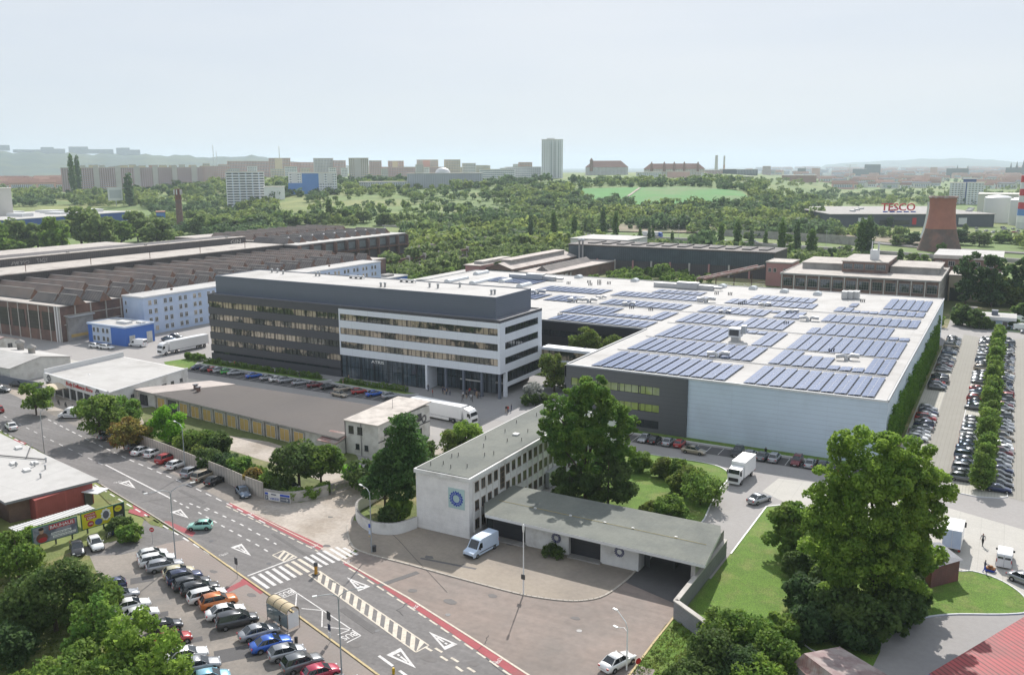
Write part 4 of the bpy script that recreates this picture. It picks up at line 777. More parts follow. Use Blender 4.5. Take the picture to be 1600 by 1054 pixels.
# second hall behind
T = thing('rear_sawtooth_hall', 'rear brown factory hall with white roof strips between dark skylight ridges', 'factory', (-330, 343, 0))
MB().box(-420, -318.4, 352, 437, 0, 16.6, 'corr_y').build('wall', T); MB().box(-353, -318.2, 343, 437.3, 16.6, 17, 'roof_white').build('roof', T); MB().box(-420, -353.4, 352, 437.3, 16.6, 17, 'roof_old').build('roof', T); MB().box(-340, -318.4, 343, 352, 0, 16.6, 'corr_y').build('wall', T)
MB().box(-318.5, -316, 343, 437, 10.2, 11, 'rust').build('gantry_beam', T); MB().box(-318.5, -316, 343, 437, 4.5, 5.1, 'rust').build('gantry_beam', T)
for i in range(11): MB().box(-318.3, -316.4, 343 + i * 9.3, 343.9 + i * 9.3, 0, 16.4, 'brick_b').build('buttress', T)
for i in range(10):
    MB().box(-318.35, -318.2, 344.5 + i * 9.3, 351.5 + i * 9.3, 12, 15.4, mat('grey_glazing', (.16, .18, .19), .4, .25, .5, lines=(('y', 1, .12, .5),))).build('window_bank', T)
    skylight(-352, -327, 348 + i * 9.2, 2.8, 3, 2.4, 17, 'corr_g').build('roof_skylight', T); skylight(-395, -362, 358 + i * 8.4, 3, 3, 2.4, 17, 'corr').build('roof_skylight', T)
    vent(T, -331, 350 + i * 9.2, 18.6, 1.6, .5)
# crane gantry yard
for row, (x, z) in enumerate(((-325, 6.2), (-300, 5))):
    T = thing('crane_gantry', ['rusty crane gantry on pale concrete piers beyond the rear factory hall', 'lower rusty crane gantry on stub piers in front of the rubble yard'][row], 'crane gantry', (x, 440, 0))
    MB().box(x - .7, x + .7, 438 if row == 0 else 360, 560, z - 1.2, z, 'rust').build('beam', T)
    for i in range(9 if row == 0 else 12): y = (446 if row == 0 else 365) + i * (13.5 if row == 0 else 16); MB().box(x - .9, x + .9, y, y + 1.3, 0, z + 1.2, 'conc_w').build('pier', T); MB().box(x - 8, x - .9, y, y + .4, z - 1, z - .5, 'rust').build('cross_beam', T)
ground('rubble_yard', [(-345, 440), (-345, 560), (-285, 560), (-285, 362), (-312, 352)], .02, 'soil')
T = thing('scrap_heap', 'heap of pale blue scrap sheet metal behind the crane gantry', 'scrap heap', (-345, 520, 0)); mb = MB(); rnd = random.Random(5)
for k in range(90): x = -352 + rnd.random() * 12; y = 470 + rnd.random() * 75; s_ = 1.5 + rnd.random() * 2; z = rnd.random() * 4 + 1; mb.box(x, x + s_, y, y + s_ * 1.4, 0, z, mat('scrap_blue', (.16, .24, .32), .6, .4, .6), rot=rnd.random() * 3)
mb.build('metal_sheets', T, kind='stuff')
# ================================================================== BUILDINGS BEHIND THE HALL
T = thing('pink_workshop', 'pink rendered workshop with clerestory roof lights behind the solar roof', 'workshop', (-231, 367, 0))
MB().box(-232, -223.6, 367, 380, 0, 8.6, 'pink').build('wall', T); gable(T, -224, -209, 372.5, 446, 7.2, 9.6, 'y', 'brick_b', 'roof_tan'); MB().box(-219.3, -213.7, 380, 440, 8.6, 10.6, 'conc').build('clerestory', T); MB().box(-219.8, -213.2, 379.5, 440.5, 10.6, 10.9, 'roof_tan').build('clerestory_roof', T)
MB().box(-233, -223.2, 366.5, 380.4, 8.6, 8.9, 'roof_tan').build('roof', T); MB().box(-230, -225, 372, 400, 8.9, 10.3, 'conc', 'roof_pale').build('clerestory', T)
for i in range(4): win(T, -228 + i * 1.4, 367, 3.5, 1.2, 3, '-b', 'fk22')
for i in range(15): MB().box(-209, -208.9, 375 + i * 4.7, 378.6 + i * 4.7, 3.6, 6.4, 'glass').build('window', T)
for i in range(6): MB().box(-223 + i * 2.3, -221 + i * 2.3, 372.3, 372.5, 3, 6.6, 'glass').build('window', T)
for x in (-205.5, -203.5): MB().lathe([(.5, 4), (.5, 16), (1.3, 16.2), (1.3, 16.8), (.2, 17.4)], 'metal', (x, 442), 10).build('flue', T)
T = thing('tan_roofed_workshop', 'lower workshop with stepped tan roofs and dormer strip behind the solar roof', 'workshop', (-208, 376, 0))
MB().prism([(-208.6, 378), (-190, 376), (-186, 446), (-208.6, 446)], 0, 5.4, 'brick_b').build('wall', T); MB().prism([(-208.6, 377.6), (-189.6, 375.6), (-185.6, 446.4), (-208.6, 446.4)], 5.4, 5.8, 'roof_tan').build('roof', T)
mb = MB(); mb.extr([(-202, 5.8), (-195, 5.8), (-198.5, 8.2)], 384, 436, 'y', 'corr_g'); mb.build('roof_skylight', T)
for i in range(12): MB().box(-189.6 + i * .2, -189.4 + i * .2, 380 + i * 5.3, 383.6 + i * 5.3, 1.4, 4.4, 'conc_w').build('window', T)
T = thing('white_barn', 'low barn with a bright white single pitch roof left of the pink workshop', 'barn', (-240, 336, 0)); MB().box(-244, -233.4, 337, 384, 0, 3.6, 'corr_y').build('wall', T)
mb = MB(); mb.extr([(-245, 3.6), (-233, 4.9), (-233, 5.2), (-245, 3.9)], 336, 386, 'y', 'roof_white'); mb.build('roof', T)
T = thing('dark_long_shed', 'long dark glazed shed with pale piers behind the overgrown strip', 'shed', (-210, 440, 0))
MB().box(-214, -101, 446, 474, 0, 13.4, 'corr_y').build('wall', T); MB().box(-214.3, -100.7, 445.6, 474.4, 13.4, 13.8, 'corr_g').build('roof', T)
MB().box(-213.8, -101.2, 445.8, 446, 6, 12.8, mat('shed_glazing', (.05, .07, .085), .35, .35, .25, lines=(('x', 1.2, .18, .4),))).build('glazing', T)
for i in range(11): MB().box(-207 + i * 10.4, -206.2 + i * 10.4, 445, 445.8, 0, 6.4, 'pink' if i % 2 else 'conc_w').build('pier', T)
for i in range(12): MB().box(-205 + i * 8.6, -200.6 + i * 8.6, 452, 468, 13.8, 14.4, 'corr_y').build('roof_vent', T)
T = thing('white_rear_hall', 'white roofed building peeking out behind the dark glazed shed', 'warehouse', (-214, 480, 0)); MB().box(-228, -192, 478, 510, 0, 13.6, 'white_wall').build('wall', T); MB().box(-228.4, -191.6, 477.6, 510.4, 13.6, 14.2, 'roof_white').build('roof', T)
T = thing('pink_box_building', 'two storey pink building with pale flat roof at the end of the dark shed', 'building', (-100, 430, 0))
MB().box(-99.7, -88, 424, 441, 0, 11, 'pink').build('wall', T); roofslab(T, -100, -87.7, 423.7, 441.3, 11.3, 'roof_pale', 'conc_w', .2)
for x in (-98, -95.6, -91): win(T, x, 424, 6.6, 1.3, 1.9, '-b', 'ck21')
for i in range(5): win(T, -88, 427 + i * 3, 6.6, 1.4, 1.9, '+a', 'ck21')
for i, (x0, x1, y0, y1) in enumerate(((-124, -104, 395, 425), (-112, -92, 380, 402))):
    T = thing('pipe_bridge', ['rusty conveyor bridge climbing to the pink building', 'tangle of pale pipe racks in front of the pink building'][i], 'conveyor', (x0, y0, 0)); mb = MB()
    if i == 0:
        for o_ in (0, 3.2): mb.tube([(x0 + o_, y0, 5), (x1 + o_, y1, 9)], .7, 'red_old', 6)
        mb.build('conveyor_tube', T); [MB().box(x0 + k * 6, x0 + k * 6 + .4, y0 + k * 9, y0 + k * 9 + .4, 0, 5.5, 'rust').build('pier', T) for k in range(4)]
    else:
        rnd = random.Random(3)
        for k in range(26): a = (x0 + rnd.random() * 20, y0 + rnd.random() * 18, 2.6 + rnd.random() * 2); mb.tube([a, (a[0] + rnd.uniform(-7, 7), a[1] + rnd.uniform(-5, 5), a[2] + rnd.uniform(-1, 1))], .12, 'conc_w', 5)
        mb.build('pipes', T); [MB().box(x0 + k * 5, x0 + k * 5 + .3, y0 + 4, y0 + 4.3, 0, 3, 'rust').build('pier', T) for k in range(4)]
T = thing('brick_workshop', 'brick workshop with pale pilasters, big grid windows and a raised clerestory behind the hall', 'workshop', (-82, 375, 0))
MB().box(-82, -22.2, 375.4, 428, 0, 11.6, 'brick_b').build('wall', T); roofslab(T, -82.4, -21.8, 375, 428.4, 12.0, 'roof_old', 'conc', .25, .4)
for i in range(13): x = -81.8 + i * 4.95; MB().box(x, x + .45, 375.1, 375.4, 0, 11.6, 'conc_w').build('pilaster', T)
for i in range(12): win(T, -79.1 + i * 4.95, 375.4, 7.0, 3.7, 3.4, '-b', 'fk43')
for i in range(9): MB().box(-22.2, -21.9, 375.6 + i * 6.4, 376.1 + i * 6.4, 0, 11.8, 'conc_w').build('pilaster', T)
for i in range(8): win(T, -22.2, 379 + i * 6.4, 6.4, 4.6, 3.6, '+a', 'fk43')
for z in (5.9, 10.8): MB().box(-22.2, -21.95, 375.4, 428, z, z + .25, 'conc_w').build('string_course', T)
MB().box(-78, -61, 398, 424, 12, 14.4, 'conc').build('raised_wall', T); MB().box(-78.3, -60.9, 397.6, 424.4, 14.4, 14.8, 'roof_old').build('raised_roof', T)
MB().box(-60.6, -43, 392, 424, 12, 16.4, 'brick_b').build('raised_wall', T); MB().box(-60.9, -42.7, 391.6, 424.4, 16.4, 16.8, 'roof_old').build('raised_roof', T)
for i in range(4): win(T, -58.4 + i * 4.3, 392, 13.4, 3.6, 2.2, '-b', 'fk42')
MB().box(-42.6, -24, 398, 424, 12, 14.4, 'conc').build('raised_wall', T); MB().box(-42.4, -23.6, 397.6, 424.4, 14.4, 14.8, 'roof_old').build('raised_roof', T)
MB().box(-51, -47.6, 400, 403, 16.8, 21, 'parapet_w').build('plant_room', T)
for x in (-50.6, -48.2, -47.9): MB().box(x, x + .4, 400, 400.3, 21, 24.6, 'parapet_w').build('antenna_panel', T)
T = thing('cream_gate_building', 'cream rendered building with a dark doorway beside the brick workshop', 'building', (-20, 411, 0))
MB().box(-20.8, -1, 411, 430, 0, 10.6, 'cream').build('wall', T); MB().box(-21.1, -.7, 410.7, 430.3, 10.6, 11, 'roof_pale').build('roof', T); MB().box(-20.2, -15, 410.8, 411, 0, 5.6, 'glass').build('doorway', T)
for x in (-12, -8.5, -5): win(T, x, 411, 6.6, 1.4, 2.2, '-b', 'ck21')
T = thing('brick_office', 'brown brick office with pale flat roof under the cooling tower', 'office building', (-29, 434, 0))
MB().box(-28.7, -2, 434, 465, 0, 15.4, 'brick_b').build('wall', T); MB().box(-29, -1.7, 433.6, 465.5, 15.4, 17, 'conc_w', 'roof_white').build('roof', T)
for i in range(5): win(T, -26.6 + i * 5.0, 434, 12.2, 2.6, 2.2, '-b', 'ck31')
T = thing('glass_pavilion', 'small white pavilion with dark windows among trees past the car park', 'pavilion', (-6, 346, 0))
MB().box(-6, 3.5, 347, 356, 0, 3.1, 'blue_pale').build('wall', T); MB().box(-6.8, 4.4, 346, 357, 3.1, 4.2, 'parapet_w', 'roof_white').build('roof', T); MB().box(-3.4, -1.4, 350, 353, 4.2, 5.8, 'clad_slate').build('roof_unit', T)
for x in (-4.6, -2.6, 1.0): win(T, x, 347, .7, 1.6, 2, '-b', 'ck11')
T = thing('right_brick_block', 'brick block with pale roof cut off by the right edge of the view', 'building', (12, 420, 0)); MB().box(12, 34, 405, 432, 0, 12.4, 'brick_b').build('wall', T); MB().box(11.6, 34.4, 404.6, 432.4, 12.4, 13.2, 'conc_w', 'roof_old').build('roof', T)
# ================================================================== SHEDS AT THE LEFT
T = thing('red_roof_cabin', 'long white cabin with a faded red and white ridged roof', 'cabin', (-275, 160, 0)); gable(T, -292, -268.5, 153, 162.5, 3.4, 4.9, 'x', 'old_white', 'red_old')
for y in (155, 159.4): win(T, -268.5, y, 1.4, 1.5, 1.4, '+a', 'fk21')
T = thing('grey_shed', 'pale shed with two round roof ventilators and a shallow ridged roof', 'shed', (-240, 138, 0)); gable(T, -252, -228, 134.5, 152, 4.0, 5.6, 'x', 'old_white', 'roof_white')
for x, y in ((-246, 149), (-236, 146)): MB().lathe([(.9, 4.6), (.9, 6.6), (1.3, 6.7), (1.2, 7.2), (.1, 7.9)], 'conc', (x, y), 14).build('roof_ventilator', T)
for k in range(6):
    x, y = -242 + k * 2.2, 133.6; put('climbing_pole' if False else 'flagpole', MB().tube([(0, 0, 0), (0, 0, 6.5 + (k % 3) * .5)], .05, 'rust', 6).tube([(0, 0, 5.0), (0, 0, 4.2)], .14, 'metal_d', 6).mesh(), None, (x, y, 0), label='thin rusty pole, ' + ordn(k) + ' from the left in front of the pale shed', cat='pole', group='poles before the pale shed')
T = thing('dark_fence', 'dark grey sheet fence between the shed and the motorcycle shop', 'fence', (-225, 131.5, 0)); mb = MB(); wall_line(mb, [(-250, 133), (-213, 133.5)], .12, 0, 2.2, 'clad_slate'); mb.build('panels', T)
# ================================================================== BOTTOM LEFT BUILDINGS
T = thing('brick_supermarket', 'red brick store with a broad white flat roof at the left edge', 'store', (-132, 82, 0))
mb = MB(); q = [(-134.8, 76.4), (-132.6, 90.6), (-176, 99.5), (-190, 88)]; mb.prism([(-133.2, 80.2), (-132.4, 90), (-176, 98.8), (-176, 89)], 0, 3.6, 'brick_s'); mb.build('wall', T)
MB().prism([(-135.2, 76.6), (-131.6, 90.7), (-166, 97.2), (-205, 105), (-212, 92)], 3.7, 4.1, 'conc_d', 'roof_white').build('roof', T)
MB().prism([(-136.5, 77.8), (-134.6, 83), (-170, 94), (-180, 84)], 0, 3.68, 'brick_b').build('wall', T)
for x, y in ((-152, 88.5), (-149, 90.5), (-146.6, 87.5), (-160, 94.4)): MB().box(x - .8, x + .8, y - .5, y + .5, 4.1, 4.45, 'frame_w', rot=-.3).build('roof_light', T)
for x, y in ((-150.5, 88), (-147.6, 89.6), (-144.4, 89.5), (-141, 86.4), (-148, 92)): vent(T, x, y, 4.1, .9, .14)
for x0, y0, x1, y1 in ((-160, 97, -153, 91.5), (-162, 89, -149, 92.5)): mb = MB(); mb.tube([(x0, y0, 4.3), (x1, y1, 4.3)], .1, 'metal_d', 6); mb.build('roof_pipe', T)
MB().box(-133.3, -129.6, 88.2, 91, 2.5, 2.62, 'parapet_w', rot=.2).build('door_awning', T); MB().box(-132.3, -132.1, 88.2, 89.6, 0, 2.3, 'metal_d').build('door', T)
T = thing('bicycle_shelter', 'low shelter with a white corrugated roof behind the billboards', 'shelter', (-126, 80, 0))
mb = MB(); a_ = Vector(g(60, 850, 2.3)); 
E1, E2 = Vector((-126.6, 72.8)), Vector((-124.4, 84.6)); dd = (E2 - E1).normalized(); nn = Vector((-dd.y, dd.x)) * 2.6
P4 = [tuple(E1), tuple(E2), tuple(E2 + nn), tuple(E1 + nn)]; mb.prism(P4, 2.35, 2.45, 'corr_white'); mb.build('roof', T)
for k in range(4): p = E1.lerp(E2, k / 3) + nn * .1; MB().box(p.x - .06, p.x + .06, p.y - .06, p.y + .06, 0, 2.34, 'metal').build('post', T)
T = thing('pale_edge_roof', 'pale flat roofed building cut off by the lower left edge', 'building', (-138, 66, 0)); MB().prism([(-132, 70.5), (-134, 74), (-150, 78), (-158, 66), (-140, 58)], 0, 3.5, 'conc').build('wall', T); MB().prism([(-131.6, 70.5), (-133.6, 74.5), (-150, 78.5), (-159, 66), (-140, 57.6)], 3.5, 3.8, 'conc_w', 'roof_white').build('roof', T)
def billboard(name, label, p0, p1, z0, z1, art):
    a, b = Vector(p0), Vector(p1); d = (b - a); L = d.length; an = math.atan2(d.y, d.x); T = thing(name, label, 'billboard', (a.x, a.y, 0), an)
    MB().box(-.12, L + .12, -.06, .12, z0 - .12, z1 + .12, mat('green_frame', (.02, .12, .07), .6, .1, 1)).build('frame', T, world=False)
    for t in (.12, .5, .88): MB().box(L * t - .1, L * t + .1, .125, .3, 0, z1, 'metal_d').build('post', T, world=False)
    art(T, L, z0, z1); return T
def flat(T, nm, pts, m, d=.075): return MB().add([(x, -d, z) for x, z in pts], [tuple(range(len(pts)))], m).build(nm, T, world=False)
def disc(cx, cz, rx, rz, n=20): return [(cx + rx * math.cos(2 * math.pi * k / n), cz + rz * math.sin(2 * math.pi * k / n)) for k in range(n)]
def txt(T, s, cx, cz, w_, h_, m, d=.1): MB().text(s, Matrix.Translation((cx, -d, cz)) @ Matrix.Rotation(math.pi / 2, 4, 'X'), m, 1, .004, fit=(w_, h_)).build('lettering', T, world=False)
PR_ = lambda n, c: mat(n, c, .6, .04, 1)
def art1(T, L, a, b):
    H = b - a; flat(T, 'poster', [(0, a), (L, a), (L, b), (0, b)], mat('poster_grey', (.30, .31, .36), .6, .25, .5, col2=(.10, .11, .15), mixs=.5))
    flat(T, 'headline_panel', [(L * .36, a + H * .66), (L * .95, a + H * .66), (L * .95, a + H * .96), (L * .36, a + H * .96)], PR_('poster_red', (.45, .03, .04)), .085); txt(T, 'BAUHAUS', L * .655, a + H * .81, L * .54, H * .2, 'lampc')
    for i, (x0, x1) in enumerate(((.40, .86), (.43, .96))): z = a + H * (.38 - i * .2); flat(T, 'caption_panel', [(L * x0, z - H * .075), (L * x1, z - H * .075), (L * x1, z + H * .075), (L * x0, z + H * .075)], 'lampc', .085); txt(T, ('Nemusite se vázat', 'prodejte se do Bauh. Živě')[i][:24], L * (x0 + x1) / 2, z, L * (x1 - x0) * .9, H * .085, 'cloth_b')
    flat(T, 'printed_figure', disc(L * .19, a + H * .3, L * .13, H * .3), PR_('print_brown', (.17, .06, .04)), .082); flat(T, 'printed_figure', disc(L * .19, a + H * .72, L * .05, H * .17), 'skin', .088); flat(T, 'printed_figure', disc(L * .185, a + H * .86, L * .06, H * .1), 'hairm', .092); flat(T, 'printed_figure', disc(L * .2, a + H * .17, L * .1, H * .16), PR_('poster_red', (.45, .03, .04)), .095)
def art2(T, L, a, b):
    H = b - a; flat(T, 'poster', [(0, a), (L * .74, a), (L * .74, b), (0, b)], PR_('poster_yellow', (.62, .55, .02))); flat(T, 'poster', [(L * .74, a), (L, a), (L, b), (L * .74, b)], PR_('poster_black', (.03, .035, .03)))
    R = PR_('poster_red', (.45, .03, .04)); flat(T, 'headline_panel', [(L * .06, a + H * .74), (L * .32, a + H * .78), (L * .32, a + H * .96), (L * .06, a + H * .92)], R, .085); flat(T, 'headline_panel', [(L * .1, a + H * .5), (L * .34, a + H * .55), (L * .34, a + H * .76), (L * .1, a + H * .72)], R, .085); txt(T, 'CENY', L * .22, a + H * .63, L * .2, H * .15, 'lampc')
    txt(T, 'VÝHODNÉ', L * .19, a + H * .85, L * .22, H * .09, 'lampc'); flat(T, 'printed_disc', disc(L * .19, a + H * .25, L * .075, H * .19), R, .085); txt(T, '-40%', L * .19, a + H * .25, L * .1, H * .12, 'lampc', .11)
    for k in range(9): t = k / 9 * 6.28; flat(T, 'printed_shape', disc(L * (.56 + .09 * math.cos(t)), a + H * (.58 + .3 * math.sin(t)), L * .035, H * .1, 8), 'lampc', .082 + k * .0005)
    flat(T, 'printed_shape', disc(L * .56, a + H * .56, L * .075, H * .26), PR_('print_grey', (.12, .12, .15)), .09); flat(T, 'printed_shape', disc(L * .38, a + H * .24, L * .09, H * .2), PR_('print_blue', (.10, .14, .32)), .088)
    flat(T, 'printed_disc', disc(L * .86, a + H * .74, L * .09, H * .2), PR_('poster_yellow', (.62, .55, .02)), .085); txt(T, 'Super', L * .86, a + H * .74, L * .11, H * .13, R, .1); txt(T, 'otevřeno', L * .87, a + H * .28, L * .17, H * .07, 'lampc'); txt(T, 'každý den', L * .87, a + H * .18, L * .17, H * .06, 'lampc')
billboard('billboard', 'grey billboard reading BAUHAUS with a man in a brown jacket', (-123.0, 73.2), (-121.6, 79.4), .9, 3.4, art1)
billboard('billboard', 'yellow and black billboard reading CENY beside the parked bicycles', (-121.8, 80.4), (-120.3, 86.8), .9, 3.4, art2)
# ================================================================== BOTTOM RIGHT BUILDINGS
T = thing('red_roofed_hall', 'red ribbed metal roof over blue walls, filling the lower right corner', 'warehouse', (0, 93, 0))
A0, A1 = Vector((-2.9, 93.7)), Vector((5.2, 110.8)); dd = (A1 - A0).normalized(); nn = Vector((dd.y, -dd.x))
q = [tuple(A0 - dd * 1), tuple(A1 + dd * 30), tuple(A1 + dd * 30 + nn * 30), tuple(A0 - dd * 1 + nn * 30)]; MB().prism(q, 4.6, 4.9, 'blue', 'red_roof').build('roof', T)
q = [tuple(A0 + nn * .5 - dd * .5), tuple(A1 + dd * 29 + nn * .5), tuple(A1 + dd * 29 + nn * 29), tuple(A0 - dd * .5 + nn * 29)]; MB().prism(q, 0, 4.6, 'blue').build('wall', T)
T = thing('old_mauve_roof', 'faded reddish ridged roof half hidden by trees at the lower edge', 'shed', (-14, 90, 0))
mb = MB(); r0 = g(1256, 1020, 4.4), g(1330, 1075, 4.4); s1 = g(1312, 1008, 3.4), g(1400, 1060, 3.4); s0 = g(1240, 1034, 3), g(1290, 1085, 3)
mb.add([(*s0[0], 3), (*s0[1], 3), (*r0[1], 4.4), (*r0[0], 4.4)], [(0, 1, 2, 3)], 'red_old'); mb.add([(*r0[0], 4.4), (*r0[1], 4.4), (*s1[1], 3.3), (*s1[0], 3.3)], [(0, 1, 2, 3)], mat('mauve_roof', (.26, .185, .18), .9, .2, .6, col2=(.36, .3, .28), mixs=.5)); mb.build('roof', T)
MB().prism([(s0[0][0] + .2, s0[0][1]), (s0[1][0], s0[1][1]), (s1[1][0], s1[1][1]), (s1[0][0] - .2, s1[0][1])], 0, 2.9, 'conc').build('wall', T)
T = thing('brick_hut', 'small ruined brick hut with sagging dark roof and chimney beside the big tree', 'hut', (-5.5, 128, 0))
MB().prism([(-8.6, 129.6), (-5.2, 124.3), (-2.1, 128.4), (-5, 132.6)], 0, 3.0, 'brick').build('wall', T)
mb = MB(); mb.add([(-8.9, 129.9, 3.1), (-5.2, 123.9, 3.0), (-4.6, 128, 3.5), (-6.6, 131.2, 3.6)], [(0, 1, 2, 3)], mat('mossy_roof', (.12, .11, .10), .95, .35, 1, col2=(.25, .23, .21), mixs=.6)); mb.add([(-6.6, 131.2, 3.6), (-4.6, 128, 3.5), (-5.2, 123.9, 3.0), (-1.7, 128.4, 3.2), (-4.9, 133, 3.3)], [(0, 1, 2, 3, 4)], 'conc_d'); mb.build('roof', T)
MB().box(-4.6, -4, 126.3, 126.9, 3, 4.6, 'brick_s').build('chimney', T)
# ================================================================== FENCES
FP = G((212, 697), (262, 716), (300, 732), (350, 752), (385, 768), (412, 778))
T = thing('panel_fence', 'long beige vertical panel fence behind the parked cars', 'fence', (FP[0][0], FP[0][1], 0)); mb = MB(); wall_line(mb, FP, .12, 0, 2.9, 'fence'); mb.build('panels', T)
T = thing('curved_entrance_wall', 'low curved concrete wall bearing banners at the gravel entrance', 'wall', (FP[-1][0], FP[-1][1], 0))
CW = smooth_path(G((414, 779), (435, 783), (458, 784), (485, 780), (513, 773)), 5); mb = MB(); wall_line(mb, CW, .3, 0, 1.9, 'conc_w', 'conc'); mb.build('masonry', T)
T = thing('slatted_gate', 'grey slatted metal gate at the end of the curved wall', 'gate', g(520, 772) + (0,)); mb = MB(); a, b = Vector(g(518, 773)), Vector(g(545, 764))
for k in range(14): p = a.lerp(b, k / 13); mb.box(p.x - .06, p.x + .06, p.y - .04, p.y + .04, .1, 2.1, 'conc')
wall_line(mb, [tuple(a), tuple(b)], .06, .2, .3, 'metal'); wall_line(mb, [tuple(a), tuple(b)], .05, 1.9, 2.0, 'metal'); mb.build('slats', T)
T = thing('banner', 'white banner with blue lettering VJEZD and grey arrow panels on the curved wall', 'banner', (*g(436, 785), 0), math.atan2(g(455, 787)[1] - g(416, 781)[1], g(455, 787)[0] - g(416, 781)[0]))
W_ = (Vector(g(455, 787)) - Vector(g(416, 781))).length
MB().box(-W_ / 2, W_ / 2, -.3, -.26, .35, 1.8, 'frame_w').build('sheet', T, world=False)
for x0, x1 in ((-.5, -.38), (.1, .48)): MB().box(W_ * x0, W_ * x1, -.33, -.302, .4, 1.25, 'clad_slate').build('arrow_panel', T, world=False); MB().box(W_ * x0, W_ * x1, -.33, -.302, 1.35, 1.72, 'cloth_bl').build('blue_panel', T, world=False)
def bt(s_, x, z, w_, h_, m): MB().text(s_, Matrix.Translation((x, -.345, z)) @ Matrix.Rotation(math.pi / 2, 4, 'X'), m, 1, .004, fit=(w_, h_)).build('lettering', T, world=False)
bt('VJEZD', -W_ * .13, .68, W_ * .38, .42, 'cloth_bl'); bt('>', -W_ * .44, .82, .3, .5, 'frame_w'); bt('>', W_ * .38, .82, .3, .5, 'frame_w'); MB().box(W_ * .13, W_ * .42, -.345, -.335, .79, .85, 'frame_w').build('arrow', T, world=False); MB().box(-W_ * .25, -W_ * .06, -.345, -.31, 1.4, 1.55, 'cloth_b').build('logo_bar', T, world=False)
# ================================================================== VEGETATION
def leaves(blobs, n, size, seed, m, name='crown', flat_=0.0, shell=.55, wood=None):
    """leaf clumps: n small quads spread through the outer part of every lobe; each lobe is (x,y,z,rx,ry,rz)"""
    r = np.random.default_rng(seed); B = np.array(blobs, float); wgt = (B[:, 3] * B[:, 4] + B[:, 4] * B[:, 5] + B[:, 3] * B[:, 5]); wgt /= wgt.sum()
    k = r.choice(len(B), n, p=wgt); d = r.normal(size=(n, 3)); d /= np.linalg.norm(d, axis=1)[:, None]
    rad = shell + (1.06 - shell) * r.random(n) ** .6; c = B[k, :3] + d * B[k, 3:] * rad[:, None]
    nm = d * .55 + r.normal(size=(n, 3)) * .6; nm[:, 2] += flat_ + .15; nm /= np.linalg.norm(nm, axis=1)[:, None]
    t = r.normal(size=(n, 3)); u = np.cross(nm, t); u /= np.linalg.norm(u, axis=1)[:, None]; v = np.cross(nm, u)
    s = size * (.6 + .8 * r.random(n))[:, None]; u *= s; v *= s * .75
    V = np.stack([c - u - v * .3, c - v, c + u * .9 + v * .2, c + v], 1).reshape(-1, 3)
    return quads(V, m, name)
def quads(V, m, name):
    n = len(V) // 4; me = bpy.data.meshes.new(name); me.vertices.add(len(V)); me.vertices.foreach_set('co', V.astype(np.float32).ravel())
    me.loops.add(4 * n); me.loops.foreach_set('vertex_index', np.arange(4 * n, dtype=np.int32)); me.polygons.add(n)
    me.polygons.foreach_set('loop_start', np.arange(0, 4 * n, 4, dtype=np.int32)); me.polygons.foreach_set('loop_total', np.full(n, 4, dtype=np.int32)); me.materials.append(m); me.update(calc_edges=True); return me
_cx, _cy = math.cos(AZ), math.sin(AZ)
def _sub(l): return [(a * _cx + b * -_cy, a * _cy + b * _cx, z, r) for a, b, z, r in l]
SUB = {'grove': _sub([(-3.4, 0, 1.0, 2.6), (-.6, 0, .97, 2.9), (2.4, 0, .95, 2.9), (5, 0, .91, 2.6), (-5.4, 0, .88, 2.4), (-6.6, 0, .78, 2.5), (6.4, 0, .79, 2.5), (-3, -1, .84, 3.2), (.4, -1, .85, 3.3), (3.4, -1, .82, 3.2), (-5.6, 0, .66, 3), (-2, -2, .7, 3.4), (2, -2, .7, 3.4), (5.6, 0, .66, 2.9), (-6, 0, .52, 3), (-2, -2, .54, 3.4), (2, -2, .54, 3.4), (5.6, 0, .5, 2.8), (-4, 0, .38, 3.2), (0, -1, .38, 3.6), (3.6, 0, .36, 3.1), (-7.8, 0, .6, 1.6), (7.4, 0, .62, 1.5)]),
 'feather': _sub([(-1.7, 0, .98, 2.6), (1.3, 0, 1.0, 2.6), (-4.2, 0, .9, 2.4), (4.0, 0, .9, 2.5), (-5.6, 0, .78, 2.4), (-2, -1, .82, 3), (2, -1, .82, 3), (5.9, 0, .77, 2.4), (-5.2, 0, .62, 2.6), (-1.6, -1, .64, 3.2), (2.4, -1, .64, 3.2), (6.2, 0, .6, 2.3), (-4.2, 0, .48, 2.6), (0, 0, .48, 3.1), (4, 0, .48, 2.7), (-7.2, 0, .66, 1.3), (7.6, 0, .68, 1.4)])}
